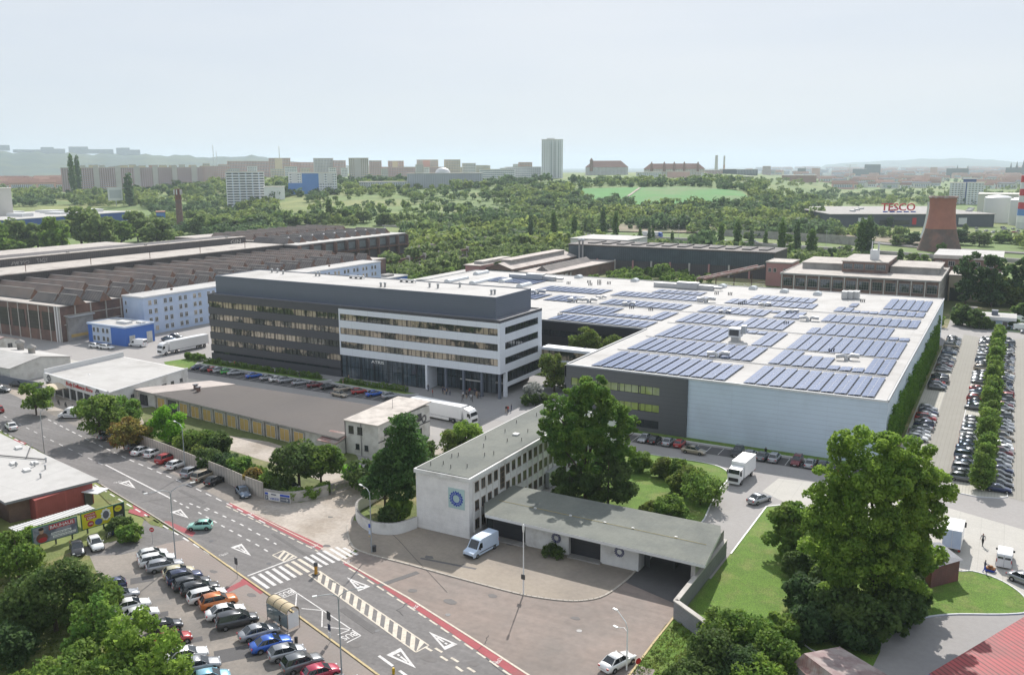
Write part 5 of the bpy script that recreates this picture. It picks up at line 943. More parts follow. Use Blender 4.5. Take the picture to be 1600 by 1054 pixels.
def lobes(h, w, seed, n=14, base=.28, kind='round'):
    r = random.Random(seed); out = []
    if kind == 'round':
        out.append((0, 0, h * (base + .34), w * .21, w * .21, h * .25)); n = int(n * 1.9)
        for i in range(n):
            t = r.random() * 6.283; zz = base + (1 - base) * (.12 + .8 * (i + .5) / n); q = math.sin(math.pi * min(1, max(.12, (zz - base) / (1 - base) * .86 + .1))) ** .7
            rr = w * .43 * q * (.5 + .5 * r.random()); s = w * (.075 + .085 * r.random()) * (.8 + .4 * q)
            out.append((math.cos(t) * rr, math.sin(t) * rr, h * min(.97, zz * (.9 + .12 * r.random())) - s * .3, s * (.8 + .5 * r.random()), s * (.8 + .5 * r.random()), s * .7))
    elif kind == 'multi':                         # several uneven sub-crowns on one trunk; X runs across the view
        for dx, dy, fz, rx in SUB[base]:
            for i in range(11): t = r.random() * 6.283; p = r.uniform(-.9, 1); q = math.sqrt(1 - p * p * .9); s = rx * r.uniform(.2, .46); out.append((dx + q * rx * .85 * math.cos(t), dy + q * rx * .85 * math.sin(t), h * fz - rx * 1.1 + p * rx * 1.0, s, s, s * .7))
            out.append((dx, dy, h * fz - rx * 1.1, rx * .5, rx * .5, rx * .6))
    elif kind == 'poplar':
        for i in range(n): zz = .1 + .86 * i / n; s = w * .5 * (math.sin(math.pi * (zz * .86 + .1)) ** .6); t = r.random() * 6.28; out.append((math.cos(t) * w * .1, math.sin(t) * w * .1, h * zz, s, s, h * .09))
    elif kind == 'shrub':
        for i in range(int(n * 1.5)): t = r.random() * 6.28; rr = w * .42 * r.random() ** .5; s = w * (.09 + .10 * r.random()); z = h * (.25 + .5 * r.random()) * (1 - rr / w * .6); out.append((math.cos(t) * rr, math.sin(t) * rr, z, s, s, min(s, h * .3)))
        out.append((0, 0, h * .4, w * .36, w * .36, h * .38))
    elif kind == 'pine':
        for i in range(n): zz = .38 + .58 * i / n; rr = w * .42 * (1.15 - zz) * (.4 + .9 * r.random()); t = i * 2.4; s = w * .2 * (1.35 - zz); out.append((math.cos(t) * rr, math.sin(t) * rr, h * zz, s * 1.3, s * 1.3, s * .5))
        out.append((0, 0, h * .93, w * .13, w * .13, h * .07))
    elif kind == 'cone':
        for i in range(n): zz = .12 + .82 * i / n; s = w * .5 * (1.02 - zz) ** .7; t = r.random() * 6.28; out.append((math.cos(t) * w * .08, math.sin(t) * w * .08, h * zz, s, s, h * .1))
    return out
def trunk(h, r0, blobs, seed, m='bark', top=.6, limbs=8):
    mb = MB(); r = random.Random(seed); mb.tube([(0, 0, -.1), (r.uniform(-.1, .1) * r0, 0, h * top * .5), (r.uniform(-.5, .5) * r0, r.uniform(-.5, .5) * r0, h * top), (0, 0, h * (top + .18))], [r0, r0 * .8, r0 * .5, r0 * .18], m, 8)
    for b in r.sample(blobs, min(limbs, len(blobs))):
        z0 = min(b[2] * .62, h * top) * (.6 + .35 * r.random()); mb.tube([(0, 0, z0), (b[0] * .5, b[1] * .5, (z0 + b[2]) / 2 + .2), (b[0], b[1], b[2])], [r0 * .42, r0 * .28, r0 * .08], m, 5)
    return mb.mesh('trunk')
def tree(label, px, py, top=None, w=8, kind='round', lf='mid', n=None, size=.28, seed=1, h=None, cat='tree', group=None, base=.25, nl=16, name=None, z=0, xy=None, tr=None, shell=.55):
    x, y = xy or g(px, py); h = h or hgt(px, py, top)
    T = thing(name or {'multi': 'spreading_tree', 'poplar': 'poplar_tree', 'pine': 'pine_tree', 'shrub': 'shrub', 'cone': 'conifer_tree'}.get(kind, 'leafy_tree'), label, cat, (x, y, z), group=group)
    B_ = lobes(h, w, seed, nl, base, kind); n = n or int(min(26000, 46 * w * h)); put('crown' if kind != 'shrub' else 'foliage', leaves(B_, n, size, seed, LEAF[lf], shell=shell), T)
    put('trunk' if kind != 'shrub' else 'stems', trunk(h if kind != 'shrub' else h * .8, tr or max(.08, w * .028), B_, seed, top=.6 if kind != 'shrub' else .3, limbs=10 if kind != 'shrub' else 5), T); return T
# street and garden trees, each surveyed by the foot of its trunk and its top
tree('round dark green tree at the roadside in front of the motorcycle shop', 57, 648, 594, 8, lf='mid', seed=11, base=.2, size=.3)
tree('tall dense green roadside tree beside the white camper van', 157, 686, 611, 10, lf='mid', seed=12, base=.12, nl=20, size=.3)
tree('brown tinged round tree over the parked red car', 199, 702, 652, 8.4, lf='autumn', seed=13, base=.25, size=.3)
tree('fresh green tree between the shop corner and the brownish tree', 197, 664, 617, 8, lf='lush', seed=14, base=.12)
tree('bright green bushy tree in front of the garage row', 268, 690, 628, 8.4, lf='bright', seed=15, base=.1)
tree('pale green bush behind the end of the panel fence', 228, 682, 658, 5, 'shrub', 'olive', seed=16)
for i, (px, py, tp, w_, lf) in enumerate([(300, 708, 662, 6.6, 'mid'), (322, 712, 660, 6, 'mid'), (345, 716, 660, 6, 'dark'), (296, 690, 668, 4, 'lush'), (330, 735, 690, 6, 'dark'), (356, 738, 700, 6, 'blueg'), (375, 750, 705, 5.5, 'lush'), (398, 762, 722, 5, 'autumn'), (420, 768, 728, 5, 'mid'), (442, 772, 735, 5, 'dark'), (312, 722, 690, 5, 'olive'), (383, 744, 718, 5, 'dark'), (405, 752, 722, 4, 'mid')]):
    tree('%s shrub behind the beige panel fence, %s from its far end' % (['dark leaved', 'green', 'dense dark', 'lush low', 'dark spreading', 'bluish', 'bright', 'brownish', 'mid green', 'deep green', 'olive', 'dusky', 'loose green'][i], ordn(i)), px, py, tp, w_ * .9, 'shrub', lf, seed=30 + i, group='overgrown shrubs behind the panel fence', size=.3, nl=12, n=2300)
for i, (px, py, tp) in enumerate([(440, 778, 758), (462, 779, 757), (486, 778, 755), (508, 770, 748)]): tree('low yellow green bush behind the curved entrance wall, %s from the left' % ordn(i), px, py, tp, 3.4, 'shrub', 'lime', seed=50 + i, group='bushes behind the curved wall', size=.2, n=1200)
tree('open branched dark tree above the curved entrance wall', 468, 763, 686, 10, lf='dark', seed=17, base=.35, nl=18, n=5200, size=.26, shell=.75)
tree('second open branched tree above the curved wall, nearer the house', 502, 760, 690, 8, lf='mid', seed=18, base=.3, nl=14, n=4200, size=.26, shell=.7)
tree('tall dark pine rising from the curved planter beside the headquarters', 636, 797, 644, 12, 'pine', 'pine', n=11000, seed=19, size=.24, nl=34, tr=.32)
tree('lower dark pine leaning left in the curved planter', 602, 802, 702, 9, 'pine', 'pine', n=8000, seed=20, size=.24, nl=22, tr=.2)
tree('dark rounded tree behind the slatted gate', 566, 765, 712, 6.5, lf='dark', seed=21, base=.1)
tree('fresh green shrub beside the slatted gate', 553, 752, 716, 5, 'shrub', 'bright', seed=22)
tree('small dark tree between the tall pine and the headquarters roof', 670, 748, 684, 6, lf='dark', seed=23)
tree('lime green shrub at the foot of the pines in the planter', 625, 812, 770, 4.5, 'shrub', 'lime', seed=24, n=1800)
tree('dark shrub at the foot of the pines in the planter', 605, 820, 782, 3.5, 'shrub', 'dark', seed=25, n=1500)
tree('light olive tree behind the roof of the headquarters', 728, 708, 655, 9.5, lf='lime', seed=26, base=.05, nl=20, n=5200)
tree('low olive tree touching the light tree behind the headquarters', 708, 712, 668, 5.5, lf='olive', seed=27, base=.05)
tree('great feathery green tree on the lawn behind the gatehouse', 915, 782, 586, 14, 'multi', lf='lush', n=46000, seed=28, size=.2, base='feather', tr=.45)
tree('dense dark tree standing low beside the great feathery tree', 950, 790, 700, 9, lf='dark', n=7000, seed=29, size=.28, base=.05, nl=16)
tree('dark shrub tree between the great tree and the headquarters wall', 890, 785, 725, 6, lf='dark', n=4000, seed=43, base=.05)
for i, (px, py, tp, w_) in enumerate([(998, 737, 697, 4.6), (1036, 745, 705, 4.8), (1058, 752, 708, 4.2), (1072, 772, 716, 6), (1094, 788, 722, 7.6), (1064, 770, 735, 5), (1040, 808, 765, 5.6), (1018, 804, 780, 4), (1058, 811, 786, 3.6)]):
    tree(['small rounded tree at the left of the lawn', 'rounded shrub in the middle of the lawn edge', 'rounded shrub touching the lawn edge clump', 'tall shrub behind the widest lawn shrub', 'widest and tallest clump of shrubs on the lawn', 'shrub between the lawn clumps', 'shrub near the gatehouse roof edge', 'low shrub left of the one near the gatehouse roof', 'lowest shrub behind the gatehouse roof'][i], px, py, tp, w_, 'shrub', 'olive' if i % 2 else 'mid', seed=60 + i, group='shrubs on the lawn', size=.22, nl=16, n=3200)
tree('pale blossoming shrub beside the office corner', 835, 628, 586, 5.5, 'shrub', 'blossom', seed=71, n=1500)
tree('slender green tree beside the footbridge', 866, 612, 549, 9.5, lf='olive', seed=72, base=.15, n=5000, nl=18)
tree('round courtyard tree in front of the dark hall wing', 905, 566, h=15.5, w=10, xy=(-97, 214), lf='olive', seed=73, base=.2, n=5600, nl=20)
tree('second courtyard tree to the right of the round one', 935, 562, h=13, w=8, xy=(-90.5, 216), lf='olive', seed=74, base=.2)
for i, px in enumerate((822, 836, 850)): tree('dark clipped bush at the office corner, %s from the left' % ordn(i), px, 634 - i, 610 - i, 2.8, 'shrub', 'dark', seed=75 + i, n=900, size=.2, group='bushes at the office corner')
# the dark grove at the right
tree('huge spreading tree at the right, the tallest tree in view', 1358, 965, 668, 15, 'multi', lf='lime', n=64000, seed=81, size=.21, base='grove', tr=.5)
tree('tall yellow green crown joined to the left side of the huge tree', 1305, 925, 770, 7.5, lf='mid', n=11000, seed=82, size=.25, nl=26, base=.1, tr=.35)
tree('tall green crown on the right flank of the huge tree', 1412, 925, 800, 6.4, lf='mid', n=10000, seed=83, size=.25, nl=24, base=.06, tr=.35)
tree('dense rounded tree at the left of the grove', 1236, 868, 778, 8, lf='mid', n=6500, seed=84, size=.28, base=.03, nl=18)
for i, (px, py, tp, w_, lf) in enumerate([(1250, 905, 850, 6, 'dark'), (1262, 955, 890, 8, 'blueg'), (1305, 985, 905, 9, 'dark'), (1350, 1005, 915, 9, 'dark'), (1395, 985, 900, 8, 'dark'), (1270, 1000, 930, 8, 'blueg'), (1420, 965, 880, 7, 'dark'), (1300, 935, 850, 8, 'dark'), (1330, 1010, 950, 7, 'blueg'), (1232, 1003, 950, 6, 'mid')]):
    w_ *= .82
    tree('%s undergrowth shrub beneath the huge tree, %s from the left' % (['dark', 'bluish', 'dense dark', 'black green', 'shady', 'blue green', 'dim green', 'tall shady', 'low bluish', 'mid green'][i], ordn(sorted([1250, 1262, 1305, 1350, 1395, 1270, 1420, 1300, 1330, 1232]).index(px))), px, py, tp, w_, 'shrub', lf, seed=90 + i, group='undergrowth of the grove', size=.3, nl=14, n=3600)
for i, (px, py, tp, w_, lf) in enumerate([(1125, 1010, 945, 6, 'mid'), (1170, 1012, 948, 6.5, 'lush'), (1115, 1056, 965, 6.5, 'dark'), (1160, 1070, 1000, 6, 'blueg'), (1205, 1060, 975, 6.5, 'mid'), (1080, 1085, 1022, 5, 'dark'), (1060, 1075, 1030, 3.5, 'dark'), (1190, 1090, 1020, 6, 'lime')]):
    tree(['rounded green shrub behind the boundary wall corner', 'lush shrub to the right of the boundary wall', 'dense dark shrub in front of the boundary wall', 'blue green shrub at the lower edge', 'green shrub left of the faded red roof', 'dark low shrub on the grass triangle', 'smallest dark shrub on the grass triangle', 'yellow green shrub with orange flower heads'][i], px, py, tp, w_, 'shrub', lf, seed=110 + i, size=.2, nl=16, n=4500, cat='shrub')
FT = thing('flower_heads', 'orange flower heads on the bush at the lower edge', 'flowers', (*g(1190, 1068), 0)); put('petals', leaves([(x, y, z, .3, .3, .3) for x, y, z in [(random.Random(k).uniform(-2.6, 2.6), random.Random(k + 50).uniform(-2, 2), random.Random(k + 99).uniform(2.2, 3.4)) for k in range(12)]], 320, .13, 5, LEAF['orange'], 'petals'), FT)
# lower left garden
for i, (px, py, tp, w_, lf, kd) in enumerate([(30, 905, 825, 8, 'mid', 'round'), (88, 985, 862, 10.5, 'dark', 'round'), (150, 962, 900, 7, 'mid', 'shrub'), (40, 985, 905, 8, 'dark', 'shrub'), (150, 1030, 925, 7, 'lush', 'round'), (215, 1070, 945, 8.4, 'lime', 'round'), (258, 1090, 975, 6, 'lime', 'round'), (12, 1040, 960, 7, 'blueg', 'shrub'), (120, 1090, 1000, 8, 'mid', 'shrub'), (180, 1100, 1005, 9, 'mid', 'shrub'), (60, 1100, 1030, 6, 'mid', 'shrub'), (10, 880, 835, 5, 'lush', 'shrub'), (205, 845, 812, 4, 'lush', 'shrub'), (188, 830, 800, 4, 'dark', 'shrub')]):
    tree(['green tree at the left edge below the pale roof', 'widest dark tree left of the parking lot', 'green shrub between the dark tree and the parked cars', 'dark shrub under the widest dark tree', 'fresh green tree overhanging the left parked cars', 'yellow green tree overhanging the red car', 'yellow green tree at the lower edge beside the white cars', 'bluish shrub at the far left edge', 'mid green shrub at the lower edge', 'green shrub at the lower edge under the yellow tree', 'small green shrub in the lower left corner', 'lush shrub against the pale edge roof', 'lush shrub behind the yellow billboard', 'dark shrub at the end of the yellow billboard'][i], px, py, tp, w_, kd, lf, seed=130 + i, size=.24, n=int(60 * w_ * w_) if w_ > 6 else 1800, base=.06, cat='tree' if kd == 'round' else 'shrub')
tree('long clipped hedge beside the bicycle shelter', 48, 850, 815, 3.5, 'shrub', 'lime', seed=150, n=1500)
for i, (px, py) in enumerate([(856, 868), (872, 872), (864, 862)]): tree('rounded dark bush in the gatehouse planting bed, %s from the left' % ordn([0, 2, 1][i]), px, py, py - 22, 2.2, 'shrub', 'dark', seed=151 + i, n=900, size=.14, group='bushes in the gatehouse bed')
# planting along the office and climbers on the hall wall
def scatter(name, label, pts, w_, h_, lf, n, size, seed, cat, kind='stuff'):
    r = np.random.default_rng(seed); B_ = [(x, y, h_ * .4 * r.uniform(.7, 1.2), w_ * r.uniform(.7, 1.3), w_ * r.uniform(.7, 1.3), h_ * r.uniform(.35, .7)) for x, y in pts]
    return put(name, leaves(B_, n, size, seed, LEAF[lf], name), None, label=label, cat=cat, kind=kind)
scatter('shrub_bed_foliage', 'dense low shrubs in the planting beds along the office front', [(x, 177.2 + (x % 1.7) * .4) for x in np.arange(-202, -158, 1.1)] + [(x, 177 + (x % 1.3) * .4) for x in np.arange(-151, -130, 1.2)], .8, 1.6, 'mid', 12000, .16, 7, 'shrubs')
for i, x in enumerate((-211, -208.4, -205.8)): tree('clipped round bush at the far left end of the office, %s from the left' % ordn(i), 0, 0, h=2.6, w=3, kind='shrub', lf='mid', seed=160 + i, n=1300, size=.18, xy=(x, 178.5), group='bushes at the left end of the office')
iv = []; r_ = random.Random(4)
for y in np.arange(174.6, 300, 1.15):
    hh = 10.6 - 1.2 * abs(math.sin(y * .21)) - 1.6 * r_.random() * (1 if y < 240 else 1.8)
    for z in np.arange(.5, hh, 1.3): iv.append((-16.75 + r_.uniform(-.1, .2), y, z, .42, .75, .9))
put('climbing_ivy', leaves(iv, 30000, .2, 9, LEAF['ivy'], 'climbing_ivy', shell=.3), None, label='green climbing plants covering the long white side wall of the hall', cat='climbing plants', kind='stuff')
tree('low dark hedge clump between the small red shed and the hall wall', 0, 0, h=2.5, w=4, kind='shrub', lf='dark', seed=170, xy=(-13.8, 326), n=1200) if False else None
for i in range(18):
    y = 169 + i * 8.9; tree('young leafy tree on the island between two car rows, %s from the near end' % ordn(i), 0, 0, h=7 - (i % 3) * .5, w=3.9 - (i % 2) * .5 + (i % 5) * .1, kind='poplar', lf='mid', seed=180 + i, xy=(-.6 + (i % 3) * .12, y), n=2600 if i < 6 else 1600, size=.24 if i < 6 else .3, base=.16, nl=14, name='leafy_tree', tr=.1, group='young trees on the car park island')
for i, (px, py, tp, w_, lf) in enumerate([(1528, 470, 418, 13, 'dark'), (1560, 478, 428, 14, 'olive'), (1505, 462, 440, 8, 'olive'), (1592, 480, 440, 12, 'olive'), (1508, 478, 384, 11, 'blueg'), (1548, 480, 386, 13, 'blueg'), (1592, 478, 392, 13, 'blueg'), (1504, 508, 472, 8, 'dark'), (1522, 512, 482, 7, 'dark'), (1496, 500, 478, 5, 'blueg'), (1540, 514, 494, 5, 'dark'), (1582, 514, 496, 5, 'dark'), (1598, 500, 470, 8, 'dark'), (1568, 470, 435, 10, 'dark')]):
    tree('%s beyond the car park, %s in the grove from left' % (['broad dark tree', 'broad olive tree', 'small olive tree', 'olive tree at the image edge', 'tall hazy tree', 'tall hazy wide tree', 'hazy tree at the edge', 'dark rounded shrub', 'dark shrub', 'bluish shrub', 'small dark shrub', 'low dark shrub', 'dark edge tree', 'dark middle tree'][i], ordn(sorted([1528, 1560, 1505, 1592, 1508, 1548, 1592, 1504, 1522, 1496, 1540, 1582, 1598, 1568]).index(px))), px, py, tp, w_, 'round', lf, seed=200 + i, size=.55, n=int(18 * w_ * w_) + 500, base=.03, nl=16)
# ------------------------------------------------------------------ mid-distance trees, copies of a few grown prototypes
PROTO = {}
def proto(kind, lf, h, w, n, size, seed, base=.08):
    key = (kind, lf, seed)
    if key not in PROTO:
        B_ = lobes(h, w, seed, 16, base, kind); PROTO[key] = (leaves(B_, n, size, seed, LEAF[lf]), trunk(h, w * .03, B_, seed, limbs=4), h, w)
    return PROTO[key]
def far_tree(label, px, py, top, wpx, kind='round', lf='hazy', seed=1, group=None, use_far=True):
    x, y, z = far(px, py) if py < 399 else (*g(px, py), 0); D = math.hypot(x, y); h = (py - top) / FPX * D * 1.04; w_ = wpx / FPX * D
    c, t, h0, w0 = proto(kind, lf, 12, 10 if kind == 'round' else 3.4, 1500 if kind == 'round' else 900, .62 if kind == 'round' else .4, seed)
    T = thing('poplar_tree' if kind == 'poplar' else 'leafy_tree', label, 'tree', (x, y, z - .2), rz=(px * 7.3) % 6.28, group=group, sc=(w_ / w0, w_ / w0, h / h0)); put('crown', c, T); put('trunk', t, T); return T
ML = [(-8, 400, 352, 50), (28, 392, 345, 42), (60, 392, 352, 44), (88, 398, 343, 46), (128, 385, 330, 60), (158, 388, 338, 48), (190, 382, 346, 40), (216, 378, 332, 46), (246, 382, 344, 56), (20, 400, 376, 34), (46, 402, 388, 26), (312, 366, 335, 38), (332, 364, 342, 30), (352, 362, 338, 34), (372, 360, 342, 32), (392, 360, 336, 34), (300, 352, 330, 26), (415, 356, 334, 34), (436, 352, 332, 30), (460, 352, 336, 30), (485, 350, 334, 28), (540, 347, 326, 26), (568, 348, 328, 30), (600, 352, 332, 30)]
for i, (px, py, tp, w_) in enumerate(ML): far_tree('broad hazy green tree in the belt behind the sawtooth factory, %s from the left' % ordn(sorted(q[0] for q in ML).index(px)), px, py, tp, w_, 'round', 'hazy' if i % 3 else 'mid', 301 + i % 4, 'tree belt behind the old factory')
PP = [(203, 322, 276, 13), (116, 306, 250, 9), (515, 347, 310, 11), (829, 384, 335, 9), (866, 382, 330, 11), (897, 380, 336, 11), (942, 382, 325, 11), (961, 380, 331, 10), (1000, 384, 356, 6), (1014, 384, 356, 6), (1020, 384, 358, 6), (1084, 388, 366, 5), (1104, 390, 352, 9), (1126, 390, 350, 10), (1151, 391, 345, 12), (1173, 392, 360, 8), (1195, 392, 362, 7), (1220, 408, 345, 12), (1244, 408, 348, 11), (1267, 407, 360, 16), (1345, 407, 346, 17), (1356, 407, 343, 15), (1406, 412, 390, 9), (1050, 386, 362, 6), (125, 304, 252, 8)]
for i, (px, py, tp, w_) in enumerate(PP): far_tree('slender columnar poplar, %s from the left among the poplars' % ordn(sorted(q[0] for q in PP).index(px)), px, py, tp, w_, 'poplar', 'poplar' if i % 3 else 'hazy_d', 320 + i % 3, 'columnar poplars behind the factory')
for i, (px, py, tp, w_) in enumerate([(1234, 424, 400, 28), (1210, 418, 402, 18), (1300, 404, 386, 20), (1425, 412, 395, 22), (1440, 415, 398, 22), (1390, 355, 338, 10), (1508, 362, 350, 8), (1300, 368, 352, 18), (1495, 382, 360, 34), (1530, 384, 362, 32), (1565, 380, 366, 26), (1425, 382, 364, 26), (1405, 384, 368, 24), (1470, 396, 380, 14), (944, 362, 348, 20), (1170, 376, 362, 22), (1230, 380, 366, 18)]):
    far_tree('rounded tree beside the ring road and cooling tower, %s listed from the near side' % ordn(i), px, py, tp, w_, 'round', ['hazy', 'mid', 'hazy_d'][i % 3], 301 + i % 4, 'rounded trees along the ring road')
# overgrown strip behind the hall and far woods: dense masses nobody could count
def woods(name, label, samples, lf, seed, hr=(4.5, 11), wr=1.1, nq=70, sz=.12, cat='woodland'):
    r = np.random.default_rng(seed); rb = np.random.default_rng(seed + 9); base = [np.array([(0, 0, .46, .38, .38, .42)] + [(.3 * math.cos(t), .3 * math.sin(t), rb.uniform(.3, .8), .2, .2, .17) for t in rb.uniform(0, 6.28, 7)]) for k in range(5)]; out = []
    for (x, y, z) in samples:
        h = r.uniform(*hr) * (1 + .5 * (r.random() < .12)); w_ = h * wr * r.uniform(.8, 1.25); B_ = base[r.integers(5)]; n = nq
        wgt = B_[:, 3] ** 1.5; k = r.choice(len(B_), n, p=wgt / wgt.sum()); d = r.normal(size=(n, 3)); d /= np.linalg.norm(d, axis=1)[:, None]
        c = (B_[k, :3] + d * B_[k, 3:] * (.8 + .25 * r.random(n))[:, None]) * np.array([w_, w_, h]) + np.array([x, y, z - .3])
        nm = d + r.normal(size=(n, 3)) * .38; nm[:, 2] += .1; nm /= np.linalg.norm(nm, axis=1)[:, None]; u = np.cross(nm, r.normal(size=(n, 3))); u /= np.linalg.norm(u, axis=1)[:, None]; v = np.cross(nm, u); s = h * sz * (.6 + .8 * r.random(n))[:, None]
        out.append(np.stack([c - u * s - v * s * .4, c - v * s, c + u * s + v * s * .3, c + v * s], 1).reshape(-1, 3))
    return put(name, quads(np.concatenate(out), LEAF[lf], name), None, label=label, cat=cat, kind='stuff')
def inpoly(x, y, P):
    c = False; j = len(P) - 1
    for i in range(len(P)):
        if (P[i][1] > y) != (P[j][1] > y) and x < (P[j][0] - P[i][0]) * (y - P[i][1]) / (P[j][1] - P[i][1]) + P[i][0]: c = not c
        j = i
    return c
CLEAR = [[(885, 300), (900, 295), (1080, 292), (1165, 300), (1185, 318), (1120, 322), (1050, 328), (980, 322), (915, 314)], [(-50, 372), (-50, 326), (60, 322), (215, 322), (240, 328), (240, 352), (60, 372)], [(640, 306), (758, 306), (758, 297), (640, 297)],
         [(900, 366), (900, 384), (1160, 396), (1600, 410), (1600, 384), (1480, 372), (1180, 372), (1000, 358)], [(1280, 350), (1330, 366), (1480, 368), (1490, 375), (1640, 376), (1640, 318), (1280, 325)], [(1440, 395), (1500, 395), (1500, 380), (1440, 380)], [(500, 332), (720, 330), (735, 312), (560, 312)], [(840, 278), (885, 278), (885, 284), (840, 284)], [(-10, 300), (20, 300), (20, 322), (-10, 322)]]
rr = random.Random(77); S = {k: [] for k in ('hazy', 'hazy_d', 'hazy_l')}
for _ in range(11000):
    px = rr.uniform(-60, 1660); py = 282 + 120 * rr.random() ** 1.25
    lim = 398 if 630 < px < 1240 else 372 if px < 440 else 352 if px < 630 else 396
    if px > 1200 and py < 303 and rr.random() < .6: continue
    if py > lim or any(inpoly(px, py, c) for c in CLEAR): continue
    f = math.sin(px * .021 + py * .13) + math.sin(px * .007 - py * .2) + rr.gauss(0, .7)
    if 430 < px < 800 and 308 < py < 345 and rr.random() < .965: continue
    if rr.random() < (.88 if math.sin(px * .033 + 1.3) * math.sin(py * .31 + px * .011) > .62 else .1): continue
    x, y, z = far(px, py)
    if abs(x) < 1 or y < 452 and -330 < x < 40: continue
    S['hazy_d' if f < -.5 else 'hazy_l' if f > .75 else 'hazy'].append((x, y, z))
for _ in range(500):                     # sparse trees dotted on the meadow and scrub
    px = rr.uniform(480, 1200); py = rr.uniform(296, 345)
    if inpoly(px, py, CLEAR[0]) and rr.random() < .965 : continue
    if rr.random() < .6: x, y, z = far(px, py); S['hazy_d' if rr.random() < .5 else 'hazy'].append((x, y, z))
for k in S: woods('far_woodland', {'hazy': 'hazy green woodland covering the slopes behind the factories', 'hazy_d': 'darker tree clumps within the hazy hillside woodland', 'hazy_l': 'yellow green tree clumps within the hillside woodland'}[k], S[k], k, 5 + len(k), nq=95)
near = []
for _ in range(900):
    x = rr.uniform(-328, -20); y = rr.uniform(328, 470)
    if x < -260 and y > 332 or (-246 < x < -184 and y > 334) or (x > -86 and y > 370) or (x > -102 and y > 418) or (x > -126 and 378 < y) or (x < -184 and y < 345 and rr.random() < .5) or y < 326 or y > 443: continue
    near.append((x, y, 0))
woods('overgrown_thicket', 'thicket of young trees and scrub between the hall and the dark shed', near, 'mid', 51, (2.4, 6), 1.1, 260, .09, 'thicket')
n2 = []
for _ in range(420): 
    x = rr.uniform(-318, -250); y = rr.uniform(352, 560); 
    if rr.random() < .5 or x > -285: n2.append((x, y, 0))
for _ in range(500): n2.append((rr.uniform(-285, -60), rr.uniform(476, 560), 0))
woods('overgrown_thicket', 'green thicket growing round the crane gantry yard', n2, 'hazy', 52, (3, 8), 1.1, 160, .1, 'thicket')
n3 = []
for _ in range(160): x = rr.uniform(-262, -190); y = rr.uniform(326, 366); n3.append((x, y, 0)) if not (-246 < x < -232 and y > 334) and not (x < -251 and y < 350) and y > 324 else None
woods('overgrown_thicket', 'lush scrub behind the blue annexe and the white barn', n3, 'lush', 53, (2, 5), 1.2, 220, .1, 'thicket')
# tufts of longer grass on the rough ground
tg = np.random.default_rng(3); pts = []
for poly, nn_ in (([g(*p) for p in ((0, 870), (140, 880), (190, 985), (300, 1070), (-40, 1070))], 2600), ([g(*p) for p in ((1056, 966), (1092, 1000), (1150, 1054), (985, 1054))], 900)):
    xs = [p[0] for p in poly]; ys = [p[1] for p in poly]; c_ = 0
    while c_ < nn_:
        x = tg.uniform(min(xs), max(xs)); y = tg.uniform(min(ys), max(ys))
        if inpoly(x, y, poly): pts.append((x, y, .1, .3, .3, .16)); c_ += 1
put('grass_tufts', leaves(pts, 16000, .1, 8, LEAF['olive'], 'grass_tufts', shell=.1), None, label='tufts of longer grass on the rough ground', cat='grass', kind='stuff')
# ================================================================== VEHICLES
COLR = {n: paint(n, c, m) for n, c, m in (('white', (.78, .78, .77), 0), ('silver', (.36, .37, .39), .5), ('grey', (.16, .17, .18), .5), ('dark grey', (.055, .058, .065), .4), ('black', (.012, .012, .014), .2), ('navy', (.018, .03, .09), .4), ('blue', (.02, .11, .5), .3), ('red', (.38, .02, .02), .1), ('dark red', (.15, .012, .02), .2), ('orange', (.55, .16, .03), .2), ('champagne', (.42, .36, .28), .5), ('mint green', (.30, .62, .52), 0), ('green', (.05, .35, .05), .1), ('cream', (.55, .5, .34), 0), ('slate blue', (.10, .14, .2), .5), ('light blue', (.25, .5, .62), .2), ('crimson', (.42, .02, .06), .1))}
BASEP = COLR['white']
SPEC = {  # length, half width, [(y, half w, top z)] of the lower body; glass base y0,y1; roof y0,y1; belt z, roof z
 'sedan': (4.65, .90, [(-2.32, .70, .62), (-2.26, .82, .86), (-1.75, .88, .97), (-1.0, .90, .95), (.9, .90, .95), (1.25, .88, .90), (1.95, .84, .76), (2.22, .78, .62), (2.32, .62, .5)], -1.78, 1.12, -1.02, .25, .93, 1.45),
 'hatchback': (4.05, .87, [(-2.02, .74, .62), (-1.97, .83, .98), (-1.5, .87, 1.0), (0, .87, .97), (.85, .87, .96), (1.1, .86, .93), (1.65, .82, .80), (1.93, .76, .64), (2.02, .6, .5)], -1.9, 1.02, -1.42, .2, .96, 1.48),
 'estate': (4.75, .90, [(-2.37, .74, .62), (-2.32, .84, .98), (-1.8, .89, 1.0), (0, .90, .97), (.95, .90, .95), (1.3, .88, .90), (2.0, .84, .77), (2.28, .78, .62), (2.37, .62, .5)], -2.26, 1.15, -1.9, .3, .96, 1.48),
 'suv': (4.5, .94, [(-2.25, .78, .68), (-2.2, .88, 1.08), (-1.7, .93, 1.1), (0, .94, 1.07), (.85, .94, 1.05), (1.1, .92, 1.02), (1.85, .88, .92), (2.16, .82, .74), (2.25, .66, .55)], -2.12, 1.02, -1.7, .25, 1.06, 1.68),
 'minivan': (4.9, .95, [(-2.45, .80, .68), (-2.41, .90, 1.06), (-1.9, .94, 1.08), (0, .95, 1.05), (1.1, .94, 1.03), (1.4, .92, .99), (2.1, .86, .84), (2.36, .8, .68), (2.45, .64, .5)], -2.34, 1.45, -2.1, .5, 1.04, 1.76)}
